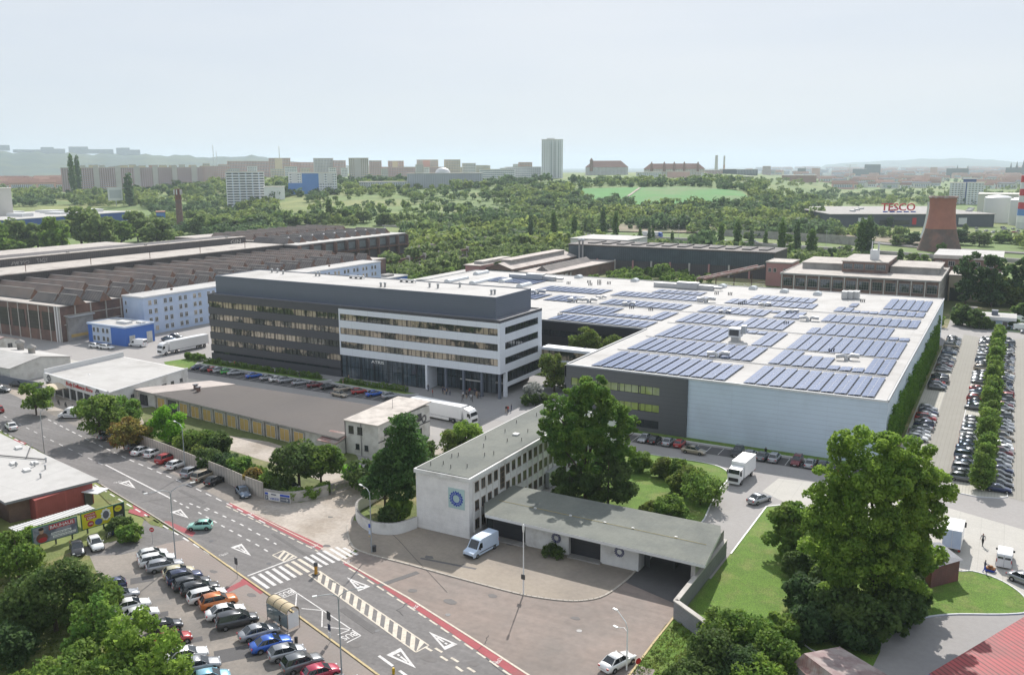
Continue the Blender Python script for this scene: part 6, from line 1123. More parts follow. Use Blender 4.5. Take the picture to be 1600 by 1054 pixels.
def wheel_meshes(r=.32):
    mb = MB()
    for q in (0,):
        n = 18; prof = [(r * .62, -.10), (r * .96, -.11), (r, -.07), (r, .07), (r * .96, .11), (r * .62, .10)]
        vs = [(x, R2 * math.cos(2 * math.pi * k / n), R2 * math.sin(2 * math.pi * k / n)) for R2, x in prof for k in range(n)]
        mb.add(vs, [(i * n + k, i * n + (k + 1) % n, (i + 1) * n + (k + 1) % n, (i + 1) * n + k) for i in range(5) for k in range(n)], 'rubber', True)
        for s in (-1, 1):
            mb.add([(s * .085, r * .63 * math.cos(2 * math.pi * k / n), r * .63 * math.sin(2 * math.pi * k / n)) for k in range(n)], [tuple(range(n))], 'metal_d')
            for k in range(5): t = k * 2 * math.pi / 5; c, s_ = math.cos(t), math.sin(t); w_ = r * .11; mb.add([(s * .095, -s_ * w_, c * w_), (s * .095, s_ * w_, -c * w_), (s * .095, s_ * w_ + c * r * .6, -c * w_ + s_ * r * .6), (s * .095, -s_ * w_ + c * r * .6, c * w_ + s_ * r * .6)], [(0, 1, 2, 3)], 'rim')
    return mb.mesh('wheel')
WHEEL = wheel_meshes()
def car_proto(kind):
    L, W, S, g0, g1, r0, r1, zb, zr = SPEC[kind]; mb = MB(); rings = []
    for y, w_, z in S:
        zl = .30 if abs(y) > L / 2 - .2 else .2
        rings.append([(-w_ * .9, y, zl), (-w_, y, min(.5, z * .8)), (-w_ * .985, y, z * .82), (-w_ * .90, y, z), (-w_ * .45, y, z + .035), (w_ * .45, y, z + .035), (w_ * .90, y, z), (w_ * .985, y, z * .82), (w_, y, min(.5, z * .8)), (w_ * .9, y, zl)])
    n = 10; vs = [p for r in rings for p in r]; fs = [(i * n + k, i * n + k + 1, (i + 1) * n + k + 1, (i + 1) * n + k) for i in range(len(S) - 1) for k in range(n - 1)] + [(i * n + n - 1, i * n, (i + 1) * n, (i + 1) * n + n - 1) for i in range(len(S) - 1)]
    mb.add(vs, fs, BASEP, True); mb.add(rings[0], [tuple(range(n))], BASEP); mb.add(rings[-1], [tuple(range(n))[::-1]], BASEP)
    wb, wt = W * .86, W * .68; ym = (r0 + r1) / 2
    def rf(f, z): return [(-wt * f, r0, z - .03), (-wt * f * 1.03, ym, z + .01), (-wt * f, r1, z - .03), (wt * f, r1, z - .03), (wt * f * 1.03, ym, z + .01), (wt * f, r0, z - .03)]
    mb.add(rf(1.02, zr) + rf(.8, zr + .045), [(0, 1, 7, 6), (1, 2, 8, 7), (2, 3, 9, 8), (3, 4, 10, 9), (4, 5, 11, 10), (5, 0, 6, 11), (6, 7, 10, 11), (7, 8, 9, 10)], BASEP, True)
    def pil(a, b, w_):                            # body coloured pillars standing just proud of the glass
        a, b = Vector(a), Vector(b); o = Vector((.018 * (1 if a.x > 0 else -1), 0, .006)); q = Vector((0, w_, 0)); i = Vector((-.05 * (1 if a.x > 0 else -1), 0, 0))
        mb.add([a - q + o, a + q + o, b + q * .8 + o, b - q * .8 + o, a - q + i, a + q + i, b + q * .8 + i, b - q * .8 + i], [(0, 1, 2, 3), (3, 2, 1, 0), (1, 5, 6, 2), (4, 0, 3, 7)], BASEP)
    for s in (-1, 1):
        pil((s * wb, g0 + .05, zb - .02), (s * wt, r0 + .03, zr), .10); pil((s * wb, g1 - .04, zb - .02), (s * wt, r1 - .02, zr), .045); pil((s * wb, (g0 + g1) / 2 - .1, zb - .02), (s * wt, ym - .02, zr), .035)
        mb.box(s * W * .99, s * (W + .13), g1 - .42, g1 - .27, zb + .02, zb + .15, BASEP)
        for yy in (-L * .3, L * .315):             # dark wheel wells
            k = 12; c = [(s * (W * .995 + .006), yy + .385 * math.cos(math.pi * i / k), .30 + .385 * math.sin(math.pi * i / k)) for i in range(k + 1)]; mb.add(c, [tuple(range(k + 1)), tuple(range(k + 1))[::-1]], 'plastic')
    mb.box(-W * .6, W * .6, L / 2 - .05, L / 2 + .015, .34, .5, 'plastic'); mb.box(-.26, .26, -L / 2 - .02, -L / 2 + .03, .5, .61, 'frame_w'); mb.box(-.25, .25, L / 2 + .016, L / 2 + .03, .36, .46, 'frame_w')
    T = thing(kind + '_car', 'car', 'car'); mb.build('body', T)
    mb = MB(); b4 = [(-wb, g0, zb), (-wb, g1, zb), (wb, g1, zb), (wb, g0, zb)]; t4 = [(-wt, r0, zr - .01), (-wt, r1, zr - .01), (wt, r1, zr - .01), (wt, r0, zr - .01)]
    mb.add(b4 + t4, [(0, 1, 5, 4), (1, 2, 6, 5), (2, 3, 7, 6), (3, 0, 4, 7), (4, 5, 6, 7)], 'cglass'); mb.build('windows', T)
    for s in (-1, 1):
        for yy in (-L * .3, L * .315): o = put('wheel', WHEEL, T, (s * (W - .085), yy, .32))
        MB().box(s * W * .5, s * W * .84, L / 2 - .2, L / 2 - .075, .57, .72, 'headl').build('headlight', T); MB().box(s * W * .55, s * W * .86, -L / 2 - .01, -L / 2 + .12, .66, .86, 'lamp_red').build('taillight', T)
    return T
CARS = {k: car_proto(k) for k in SPEC}; used = set()
def car(kind, colour, x, y, az, label, group=None, sc=1., z=.03):
    """az: direction the bonnet points, degrees from +Y towards +X"""
    rz = -math.radians(az); cr = {BASEP.name: COLR[colour]}
    if kind not in used:
        used.add(kind); o = CARS[kind]; o.location = (x, y, z); o.rotation_euler = (0, 0, rz); o.scale = (sc, sc, sc); o['label'] = label
        if group: o['group'] = group
        recolor(o, cr); return o
    return clone(CARS[kind], (x, y, z), rz, label, group, sc, cr)
# recolour goes through object slots, so copies made later start from the plain mesh slots again
KN = {'sedan': 'saloon', 'hatchback': 'hatchback', 'estate': 'estate car', 'suv': 'SUV', 'minivan': 'minivan'}
NEAR = [  # photo pixel of the car's middle on the ground, heading, kind, colour
 (239, 872, 'hatchback', 'white'), (246, 880, 'estate', 'white'), (258, 889, 'estate', 'silver'), (280, 900, 'hatchback', 'cream'), (289, 908, 'suv', 'navy'), (300, 917, 'estate', 'dark grey'), (313, 925, 'estate', 'black'), (324, 936, 'estate', 'white'), (342, 946, 'suv', 'orange'), (353, 962, 'sedan', 'white'), (371, 976, 'minivan', 'dark grey'), (405, 994, 'sedan', 'silver'), (424, 1012, 'sedan', 'blue'), (449, 1026, 'hatchback', 'silver'), (473, 1043, 'suv', 'grey'), (502, 1058, 'hatchback', 'crimson'), (530, 1078, 'sedan', 'silver')]
for i, (px, py, k, c) in enumerate(NEAR):
    x, y = g(px, py); car(k, c, x, y, 31 + (i * 37 % 7) - 3, '%s %s, %s from the far end of the near front parking row' % (c, KN[k], ordn(i)), 'cars in the front row of the near car park', 1.06)
for i, (px, py, az, k, c, l) in enumerate([(150, 855, 115, 'hatchback', 'white', 'white hatchback standing alone in front of the yellow billboard'), (121, 862, 120, 'sedan', 'black', 'black saloon half hidden beside the white hatchback at the billboards'),
  (172, 922, -150, 'hatchback', 'navy', 'dark hatchback half under the wide dark tree'), (188, 936, 30, 'sedan', 'silver', 'silver saloon under the left trees'), (205, 952, 30, 'sedan', 'white', 'white saloon under the left trees'), (222, 966, 30, 'hatchback', 'white', 'white hatchback just clear of the left trees'), (258, 985, 30, 'hatchback', 'dark grey', 'dark hatchback beside the yellow green tree'), (272, 1005, 30, 'hatchback', 'red', 'red hatchback beside the yellow green tree'), (292, 1030, 35, 'sedan', 'white', 'white saloon in the gap below the red hatchback'), (311, 1046, 38, 'sedan', 'silver', 'silver saloon with sunroof at the lower edge'), (330, 1066, 38, 'hatchback', 'light blue', 'light blue hatchback at the lower edge'),
  (313, 826, -124, 'hatchback', 'mint green', 'mint green small hatchback with black roof driving on the street'), (18, 670, -70, 'sedan', 'white', 'white saloon driving away on the far left of the street'), (-2, 643, -70, 'hatchback', 'red', 'red car leaving at the left edge'), (965, 1040, 20, 'sedan', 'white', 'white saloon with a dark glass roof beside the double lamp'),
  (1084, 708, 92, 'sedan', 'champagne', 'champagne saloon driving past the hall parking'), (1186, 784, 25, 'sedan', 'silver', 'silver saloon behind the box truck'), (1603, 912, 120, 'sedan', 'silver', 'silver saloon cut off by the right edge'), (380, 773, 120, 'sedan', 'slate blue', 'slate blue saloon at the end of the panel fence'), (158, 672, 0, 'sedan', 'dark grey', 'dark car behind the roadside tree'), (171, 684, 0, 'sedan', 'grey', 'grey car under the brown tree'),
  (12, 598, 75, 'suv', 'black', 'black SUV in front of the dark fence'), (30, 604, 75, 'sedan', 'black', 'black saloon between the SUVs at the dark fence'), (2, 612, 75, 'estate', 'dark grey', 'dark estate car at the left image edge'), (150, 543, 78, 'hatchback', 'white', 'white hatchback left of the blue block'), (167, 545, 80, 'estate', 'white', 'white estate car in front of the blue block'), (264, 532, 70, 'sedan', 'slate blue', 'dark blue saloon below the pale blue wall'), (274, 528, 70, 'sedan', 'grey', 'grey saloon below the pale blue wall'),
  (455, 765, 100, 'sedan', 'grey', 'grey car hidden among the shrubs behind the fence'), (1572, 508, 100, 'sedan', 'silver', 'silver car beside the pavilion')]):
    x, y = g(px, py); car(k, c, x, y, az, l, sc=1.04 if k != 'hatchback' or c != 'mint green' else .96)
for i, (px, py, k, c) in enumerate([(190, 692, 'suv', 'red'), (213, 700, 'estate', 'grey'), (223, 708, 'sedan', 'white'), (241, 712, 'hatchback', 'white'), (261, 721, 'suv', 'red'), (277, 730, 'hatchback', 'white'), (301, 742, 'suv', 'silver'), (319, 748, 'minivan', 'champagne'), (337, 755, 'hatchback', 'black')]):
    x, y = g(px, py); car(k, c, x, y, -6 + (i % 3) * 2, '%s %s along the beige fence, %s from the far end' % (c, KN[k], ordn(i)), 'cars along the panel fence', 1.04)
HC = [(-62.6, 'sedan', 'silver'), (-60.4, 'sedan', 'black'), (-57.4, 'sedan', 'silver'), (-55, 'hatchback', 'red'), (-43.2, 'suv', 'black'), (-40.7, 'sedan', 'silver'), (-38.3, 'sedan', 'grey'), (-36, 'suv', 'silver'), (-31.8, 'suv', 'dark red'), (-29.3, 'sedan', 'silver'), (-27, 'estate', 'dark grey'), (-24.6, 'sedan', 'black'), (-22.3, 'hatchback', 'silver')]
for i, (x, k, c) in enumerate(HC): car(k, c, x, 167.7, 0 if i % 4 else 180, '%s %s parked before the hall front, %s from the left' % (c, KN[k], ordn(i)), 'cars before the hall front', .98)
OC = [(-197.2, 'sedan', 'navy'), (-193.6, 'sedan', 'dark grey'), (-191, 'hatchback', 'red'), (-188.6, 'suv', 'silver'), (-186, 'hatchback', 'green'), (-183, 'sedan', 'silver'), (-176, 'sedan', 'blue'), (-170.8, 'sedan', 'silver'), (-167.4, 'sedan', 'white'), (-164.4, 'suv', 'silver'), (-159.4, 'sedan', 'silver'), (-154.2, 'sedan', 'dark red'), (-149.8, 'sedan', 'black'), (-145.2, 'sedan', 'champagne'), (-139.8, 'hatchback', 'red'), (-135, 'sedan', 'blue'), (-130, 'suv', 'silver')]
for i, (x, k, c) in enumerate(OC): car(k, c, x, 170.3, 28 + (i % 3) * 3, '%s %s in the shaded row along the office, %s from the left' % (c, KN[k], ordn(i)), 'cars along the office', .98)
car('sedan', 'champagne', -142.2, 165.6, 95, 'champagne saloon driving along the office parking row', sc=1)
PAL = ['silver', 'grey', 'dark grey', 'silver', 'white', 'silver', 'red', 'navy', 'silver', 'grey', 'slate blue', 'champagne', 'dark red', 'silver', 'white', 'grey', 'slate blue', 'black']
KL = ['sedan', 'suv', 'sedan', 'estate', 'hatchback', 'sedan', 'minivan', 'sedan']
def lot(x, ys, rowname, group, seed, az):
    r = random.Random(seed); n = len(ys)
    for i, y in enumerate(ys):
        c = r.choice(PAL); k = r.choice(KL); car(k, c, x + r.uniform(-.2, .2), y, az + (180 if r.random() < .3 else 0), '%s %s in %s, %s from near end' % (c, KN[k], rowname, ordn(i)), group, .93)
sp = lambda a, b, skip=(): [a + 2.86 * i for i in range(int((b - a) / 2.86) + 1) if i not in skip]
lot(-13, sp(194.5, 319, (10, 11, 12, 13, 14, 15, 16, 23, 24, 32, 33, 37)), 'the row beside the ivy covered wall', 'cars in the wall side row of the large car park', 1, 90)
lot(-3.6, sp(172.5, 322, (16, 17, 18, 24, 27, 28, 34, 40, 48)), 'the left row of the tree island', 'cars in the left island row', 2, 90)
lot(2.1, sp(169.5, 322, (13, 20, 31, 45)), 'the right row of the tree island', 'cars in the right island row', 3, 90)
for i, (x, y, c) in enumerate(((8, 341, 'silver'), (9.5, 338, 'white'))): car('sedan', c, x, y, 90, '%s car at the far right beyond the car park' % c)
# ------------------------------------------------------------------ vans and trucks
def van(label, x, y, az, L=5.9, H=2.55, W=1.0, colr='truck_white', cat='van', name='delivery_van', white=M['truckw']):
    T = thing(name, label, cat, (x, y, .03), -math.radians(az)); h = L / 2; mb = MB()
    side = [(-h, .32), (h - .1, .32), (h, .6), (h - .05, .98), (h - .95, 1.22), (h - 1.75, H - .16), (h - 2.3, H - .02), (-h + .12, H), (-h, H - .1)]
    pw = lambda z: W if z < 1.3 else W - (z - 1.3) * .09
    vs = [(-pw(z), y_, z) for y_, z in side] + [(pw(z), y_, z) for y_, z in side]; n = len(side)
    mb.add(vs, [(i, (i + 1) % n, n + (i + 1) % n, n + i) for i in range(n)], white); mb.add(vs[:n], [tuple(range(n))[::-1]], white); mb.add(vs[n:], [tuple(range(n))], white)
    mb.box(-W * .86, W * .86, h - .08, h + .06, .32, .62, 'plastic'); mb.box(-W - .01, W + .01, -h + .6, h - 1.4, .62, .72, 'plastic')
    for s in (-1, 1): mb.box(s * W, s * (W + .22), h - 1.5, h - 1.38, 1.2, 1.5, 'plastic')
    mb.build('body', T, world=False)
    q = lambda s: [(s * (pw(1.35) + .012), h - 1.12, 1.28), (s * (pw(1.35) + .012), h - 2.15, 1.28), (s * (pw(2) + .012), h - 2.15, H - .55), (s * (pw(2) + .012), h - 1.62, H - .55)]
    for s in (-1, 1): MB().add(q(s), [(0, 1, 2, 3), (3, 2, 1, 0)], 'cglass').build('side_window', T, world=False)
    a, b = Vector((0, h - 1.0, 1.27)), Vector((0, h - 1.68, H - .27)); nrm = Vector((0, .9, .7)).normalized() * .02
    MB().add([(-W * .86, a.y + nrm.y, a.z + nrm.z), (W * .86, a.y + nrm.y, a.z + nrm.z), (W * .78, b.y + nrm.y, b.z + nrm.z), (-W * .78, b.y + nrm.y, b.z + nrm.z)], [(0, 1, 2, 3)], 'cglass').build('windscreen', T, world=False)
    for s in (-1, 1):
        for yy in (-h + 1.05, h - .95): put('wheel', WHEEL, T, (s * (W - .08), yy, .34), sc=(1.1, 1.06, 1.06))
        MB().box(s * W * .62, s * W * .92, h - .07, h + .01, .75, .95, 'headl').build('headlight', T, world=False); MB().box(s * W * .86, s * W * .97, -h - .02, -h + .05, 1.0, 1.5, 'lamp_red').build('taillight', T, world=False)
    mb = MB(); mb.box(-.012, .012, -h - .02, -h, .4, H - .15, 'plastic'); mb.box(-W * .8, -.1, -h - .015, -h, 1.5, H - .4, 'cglass'); mb.box(.1, W * .8, -h - .015, -h, 1.5, H - .4, 'cglass'); mb.build('rear_door', T, world=False); return T
_p = g(752, 862); van('pale bluish white delivery van parked before the headquarters end wall', _p[0], _p[1], -172, 6.0, 2.6, white=mat('van_pale_blue', (.58, .68, .82), .4, .02, 1, coat=.4))
_p = g(216, 541); van('white panel van beside the blue block', _p[0], _p[1], -100, 5.8, 2.5)
_p = g(1569, 878); van('white van seen from behind beside the pallet load', _p[0], _p[1], 2, 5.4, 2.2)
_p = g(113, 652); van('white van with open side at the motorcycle shop forecourt', _p[0], _p[1], -122, 5.6, 2.4)
for i, (px, py) in enumerate(((1592, 503), (1596, 516))): _p = g(px, py); van('white box van at the right edge beyond the car park, %s one' % ('farther', 'nearer')[i], _p[0], _p[1], 80, 5.5, 2.4)
def cab(T, y, W=1.22, z1=3.6):
    mb = MB(); side = [(y - 2.1, .95), (y, .55), (y + .12, 1.6), (y, 2.2), (y - .22, 2.95), (y - .7, z1 - .1), (y - 1.9, z1 + .25), (y - 2.1, z1 + .25)]; n = len(side)
    vs = [(-W, a, b) for a, b in side] + [(W, a, b) for a, b in side]; mb.add(vs, [(i, (i + 1) % n, n + (i + 1) % n, n + i) for i in range(n)], 'truckw'); mb.add(vs[:n], [tuple(range(n))[::-1]], 'truckw'); mb.add(vs[n:], [tuple(range(n))], 'truckw')
    mb.box(-W * .8, W * .8, y + .06, y + .16, .9, 1.5, 'plastic'); mb.box(-W, W, y - .05, y + .12, .42, .8, 'truckw')
    for s in (-1, 1): mb.box(s * (W + .02), s * (W + .28), y - .35, y - .2, 1.9, 2.7, 'plastic')
    mb.build('cab', T, world=False)
    MB().add([(-W * .92, y + .03, 2.23), (W * .92, y + .03, 2.23), (W * .88, y - .19, 3.0), (-W * .88, y - .19, 3.0)], [(0, 1, 2, 3)], 'cglass').build('windscreen', T, world=False)
    for s in (-1, 1): MB().add([(s * (W + .012), y - .15, 2.1), (s * (W + .012), y - 1.1, 2.05), (s * (W + .012), y - 1.1, 2.85), (s * (W + .012), y - .42, 2.85)], [(0, 1, 2, 3), (3, 2, 1, 0)], 'cglass').build('side_window', T, world=False); MB().box(s * W * .62, s * W * .95, y + .1, y + .15, .85, 1.1, 'headl').build('headlight', T, world=False)
def semi(label, x, y, az, L=16.2):
    T = thing('articulated_lorry', label, 'lorry', (x, y, .03), -math.radians(az)); h = L / 2; cab(T, h)
    MB().box(-1.27, 1.27, -h, h - 2.75, 1.2, 4.0, 'truckw').build('trailer_box', T, world=False); MB().box(-.5, .5, -h + .5, h - 1, .8, 1.19, 'metal_d').build('chassis', T, world=False)
    for s in (-1, 1): MB().box(s * 1.1, s * 1.24, -h + 4.9, h - 6.3, .45, 1.1, 'truckw').build('side_skirt', T, world=False); MB().box(s * .7, s * 1.15, h - 4.3, h - 3.2, .5, 1.1, 'metal').build('fuel_tank', T, world=False)
    MB().box(-1.25, 1.25, -h - .03, -h - .001, 1.25, 3.95, 'parapet_w').build('rear_door', T, world=False)
    for s in (-1, 1):
        for yy in (-h + 1.6, -h + 2.95, -h + 4.3, h - 5.1, h - 1.35): put('wheel', WHEEL, T, (s * 1.1, yy, .52), sc=(1.5, 1.62, 1.62))
        MB().box(s * .9, s * 1.2, -h - .05, -h + .02, .9, 1.1, 'lamp_red').build('taillight', T, world=False)
    return T
a, b = Vector(g(650, 646)), Vector(g(738, 664)); d = b - a; semi('white articulated lorry parked before the office entrance', *((a + b) / 2), math.degrees(math.atan2(d.x, d.y)), 17.6)
a, b = Vector(g(321, 541)), Vector(g(252, 555)); d = b - a; semi('white articulated lorry driving past the long pale blue building', *((a + b) / 2), math.degrees(math.atan2(d.x, d.y)), 17.0)
def box_truck(label, x, y, az, L=8.2, rear=False):
    T = thing('box_truck', label, 'truck', (x, y, .03), -math.radians(az)); h = L / 2; cab(T, h, 1.1, 2.9)
    mb = MB(); mb.box(-1.25, 1.25, -h, h - 2.3, 1.0, 3.8, 'truckw'); mb.build('cargo_box', T, world=False); MB().box(-.45, .45, -h + .3, h - .8, .6, .999, 'metal_d').build('chassis', T, world=False)
    for x0, x1 in ((-1.2, -.03), (.03, 1.2)): MB().box(x0, x1, -h - .05, -h - .002, 1.1, 3.7, 'blue_pale').build('rear_door', T, world=False)
    for s in (-1, 1):
        for yy in (-h + 1.7, h - 1.2): put('wheel', WHEEL, T, (s * 1.02, yy, .45), sc=(1.3, 1.4, 1.4))
        MB().box(s * .9, s * 1.2, -h - .04, -h + .02, .7, .9, 'lamp_red').build('taillight', T, world=False)
_p = g(1158, 748); box_truck('white box truck driving towards the lawn', _p[0], _p[1], 184, 8.4)
_p = g(1489, 852); box_truck('white box truck seen from behind beside the brick hut', _p[0], _p[1], 2, 7.4)
# cars far off: same kinds, few pixels each, on the ring road and at the shopping centre
rr = random.Random(9)
for i in range(26):
    px = rr.uniform(1490, 1600); py = rr.uniform(357, 369); x, y, z = far(px, py); o = car(rr.choice(KL), rr.choice(PAL), x, y, rr.choice((20, 110)), 'small distant car parked at the shopping centre', 'cars at the shopping centre', 1.05, z)
# ================================================================== PEOPLE
def person_mesh(pose='stand'):
    J = {'pel': (0, 0, .93), 'sp': (0, .01, 1.15), 'ch': (0, .01, 1.36), 'nk': (0, .02, 1.50), 'hd': (0, .03, 1.62), 'tp': (0, .02, 1.74), 'nose': (0, .125, 1.61)}
    E = [('pel', 'sp'), ('sp', 'ch'), ('ch', 'nk'), ('nk', 'hd'), ('hd', 'tp')]; Rr = {'pel': .15, 'sp': .125, 'ch': .145, 'nk': .06, 'hd': .105, 'tp': .07}
    st = {'stand': (.02, .05), 'walk': (.3, -.28), 'push': (.22, -.25)}[pose]
    for s, q, ar in (('l', -1, st[0]), ('r', 1, st[1])):
        J['hip' + s] = (q * .1, 0, .88); J['kn' + s] = (q * .11, ar * .45 + .03, .48); J['an' + s] = (q * .11, ar, .08); J['to' + s] = (q * .12, ar + .17, .04)
        fwd = .42 if pose == 'push' else -ar * .7
        J['sh' + s] = (q * .19, 0, 1.42); J['el' + s] = (q * .25, fwd * .4 - .02, 1.15); J['wr' + s] = (q * .25 if pose != 'push' else q * .2, fwd + .05, .95 if pose != 'push' else 1.08); J['pm' + s] = (J['wr' + s][0], J['wr' + s][1] + .05, J['wr' + s][2] - .06)
        E += [('pel', 'hip' + s), ('hip' + s, 'kn' + s), ('kn' + s, 'an' + s), ('an' + s, 'to' + s), ('ch', 'sh' + s), ('sh' + s, 'el' + s), ('el' + s, 'wr' + s), ('wr' + s, 'pm' + s)]
        Rr.update({'hip' + s: .11, 'kn' + s: .065, 'an' + s: .042, 'to' + s: .035, 'sh' + s: .065, 'el' + s: .045, 'wr' + s: .03, 'pm' + s: .035})
        for f in range(4):
            k = 'f%d' % f + s; b = J['pm' + s]; J[k] = (b[0] + (f - 1.5) * .02, b[1] + .02, b[2] - .07 - (.01 if f in (1, 2) else 0)); E.append(('pm' + s, k)); Rr[k] = .009
        k = 'th' + s; J[k] = (J['pm' + s][0] - q * .045, J['pm' + s][1] + .03, J['pm' + s][2] - .02); E.append(('pm' + s, k)); Rr[k] = .011
    del J['nose']; names = list(J); me = bpy.data.meshes.new('body'); me.from_pydata([J[n] for n in names], [(names.index(a), names.index(b)) for a, b in E], [])
    o = bpy.data.objects.new('tmp', me); COL.objects.link(o); md = o.modifiers.new('s', 'SKIN'); md.use_smooth_shade = True; sv = me.skin_vertices[0].data
    for i, n in enumerate(names): sv[i].radius = (Rr[n], Rr[n] * (.75 if n in ('ch', 'sp', 'pel') else 1)); sv[i].use_root = n == 'pel'
    s2 = o.modifiers.new('b', 'SUBSURF'); s2.levels = s2.render_levels = 1
    out = bpy.data.meshes.new_from_object(o.evaluated_get(bpy.context.evaluated_depsgraph_get())); bpy.data.objects.remove(o)
    for m in ('skin', 'cloth_k', 'cloth_b', 'hairm'): out.materials.append(M[m])
    for p in out.polygons:
        c = p.center; p.material_index = 3 if c.z < .09 else 2 if c.z < .95 and abs(c.x) < .2 else 1 if .9 < c.z < 1.5 and not (c.z < 1.06 and abs(c.x) > .2) else 3 if (c.z > 1.68 or (c.z > 1.58 and c.y < 0)) else 0
    out.name = 'person'; return out
PM = {k: person_mesh(k) for k in ('stand', 'walk', 'push')}
def person(x, y, az, label, top='cloth_k', leg='cloth_b', pose='stand', group=None, h=1.0, z=.03):
    o = put('person', PM[pose], None, (x, y, z), -math.radians(az), h, label, 'person', group)
    o.material_slots[1].link = 'OBJECT'; o.material_slots[1].material = M[top]; o.material_slots[2].link = 'OBJECT'; o.material_slots[2].material = M[leg]; return o
TP = ['cloth_k', 'cloth_w', 'cloth_g', 'cloth_t', 'cloth_b', 'cloth_r']; TN = dict(cloth_k='black', cloth_w='white', cloth_g='grey', cloth_t='tan', cloth_b='navy', cloth_r='red', cloth_bl='blue')
PP_ = [(669, 611), (676, 619), (692, 615), (695, 616), (698, 617), (703, 618), (722, 627), (724, 622), (729, 623), (732, 621), (734, 616), (741, 617), (743, 618), (745, 622), (747, 622), (750, 623), (736, 626), (738, 628), (791, 645), (794, 645), (799, 643), (587, 592), (545, 595), (536, 600), (634, 612), (430, 585), (468, 590), (340, 568), (367, 573)]
for i, (px, py) in enumerate(PP_):
    x, y = g(px, py); t = TP[(i * 5 + i // 3) % 6]; person(x, y, (i * 67) % 360, 'person in a %s top on the office forecourt, %s from the left' % (TN[t], ordn(sorted(q[0] for q in PP_).index(px))), t, TP[(i * 3 + 4) % 5 if (i * 3 + 4) % 5 != 1 else 4], 'walk' if i % 3 == 0 else 'stand', 'people before the office', 1.05)
for px, py, az, l, t, b, ps in ((1335, 851, 20, 'person in dark clothes walking across the pale yard at the lawn edge', 'cloth_g', 'cloth_k', 'walk'),): pass
_p = g(1535, 852); person(_p[0], _p[1], 200, 'person in dark clothes walking across the concrete yard', 'cloth_g', 'cloth_k', 'walk', h=1.12)
_p = g(1538, 894); person(_p[0], _p[1], 75, 'worker in blue overalls pushing a loaded pallet truck', 'cloth_b', 'cloth_bl', 'push', h=1.08)
_p = g(1547, 892); T = thing('pallet_truck', 'blue pallet truck loaded with brown sacks pushed by the worker', 'pallet truck', (_p[0], _p[1], .03), -.25); MB().box(-.6, .6, -.45, .45, .12, .3, 'cloth_bl').build('platform', T, world=False); MB().tube([(-.62, 0, .2), (-.9, 0, 1.05)], .03, 'metal_d', 6).build('handle', T, world=False)
for x in (-.5, .5): MB().tube([(x, -.3, .06), (x, .3, .06)], .06, 'rubber', 8).build('roller', T, world=False)
for i, (x, y, z) in enumerate(((-.28, -.15, .3), (.3, -.1, .3), (-.25, .22, .3), (.3, .24, .3), (0, .05, .56))):
    mb = MB(); mb.add([(a * .28, b * .2, c * .13) for a, b, c in ((-1, -1, -1), (1, -1, -1), (1, 1, -1), (-1, 1, -1), (-1.05, -1, .3), (1.05, -1, .3), (1.05, 1, .3), (-1.05, 1, .3), (-.7, -.6, 1), (.7, -.6, 1), (.7, .6, 1), (-.7, .6, 1))], [(0, 3, 2, 1), (0, 1, 5, 4), (1, 2, 6, 5), (2, 3, 7, 6), (3, 0, 4, 7), (4, 5, 9, 8), (5, 6, 10, 9), (6, 7, 11, 10), (7, 4, 8, 11), (8, 9, 10, 11)], mat('sack_brown', (.30, .13, .05), .9, .15, 2), True)
    c, s_ = math.cos(-.25), math.sin(-.25); put('sack', mb.mesh('sack'), None, (_p[0] + x * c - y * s_, _p[1] + x * s_ + y * c, z + .17), -.25, label='brown sack on the pallet truck, %s' % ('the topmost', 'front right', 'rear left', 'rear right', 'crowning one')[i] if i not in (0, 4) else 'brown sack on the pallet truck, ' + ('front left of the load' if i == 0 else 'topmost of the load'), cat='sack', group='sacks on the pallet truck')
for px, py, az, t in ((1196, 712, 10, 'cloth_k'), (1277, 730, 200, 'cloth_k')): _p = g(px, py); person(_p[0], _p[1], az, 'person in black standing before the white hall wall, %s' % ('by the box truck' if px < 1200 else 'near the huge tree'), t, 'cloth_k', 'stand', h=1.05)
_p = g(1524, 758); person(_p[0], _p[1], 0, 'person at the near tip of the car park island', 'cloth_k', 'cloth_k', 'stand'); _p = g(438, 979); person(_p[0], _p[1], 30, 'person in black waiting beside the bus shelter', 'cloth_k', 'cloth_k', 'stand', h=1.1)
# ================================================================== STREET FURNITURE
def lamp(label, px, py, h, az, arms=1, reach=1.8):
    x, y = g(px, py); T = thing('street_lamp', label, 'street lamp', (x, y, 0), -math.radians(az)); mb = MB(); mb.tube([(0, 0, 0), (0, 0, 1.2), (0, 0, h * .9)], [.12, .09, .07], 'pole', 8); mb.build('pole', T, world=False)
    for k in range(arms):
        s = 1 if k == 0 else -1; hh = h * (.9 if k == 0 else .86)
        if arms == 3: s = 1
        pts = [(0, 0, h * .88), (0, s * .12, h * .95), (0, s * reach * .35, h * .99), (0, s * reach, h)] if reach else [(0, 0, h * .88), (0, 0, h)]
        MB().tube(pts, [.06, .055, .05, .04][:len(pts)], 'pole', 7).build('arm', T, world=False)
        MB().box(-.13, .13, s * reach - .1, s * (reach + .62), h - .06, h + .06, 'lampc').build('lamp_head', T, world=False)
    return T
lamp('street lamp at the left beyond the brick store roof', 70, 712, 9.6, 30, 1, 1.6); lamp('tall double armed street lamp at the near pavement edge', 275, 880, 11.5, 20, 2, 3.0); lamp('street lamp bending over the fence side parking cars', 290, 740, 9.6, -75, 1, 2.6)
lamp('street lamp with blue signs at the planter corner', 581, 862, 9.8, -70, 1, 2.2); lamp('double armed street lamp beside the bus bay', 534, 1056, 10.2, 38, 2, 2.2)
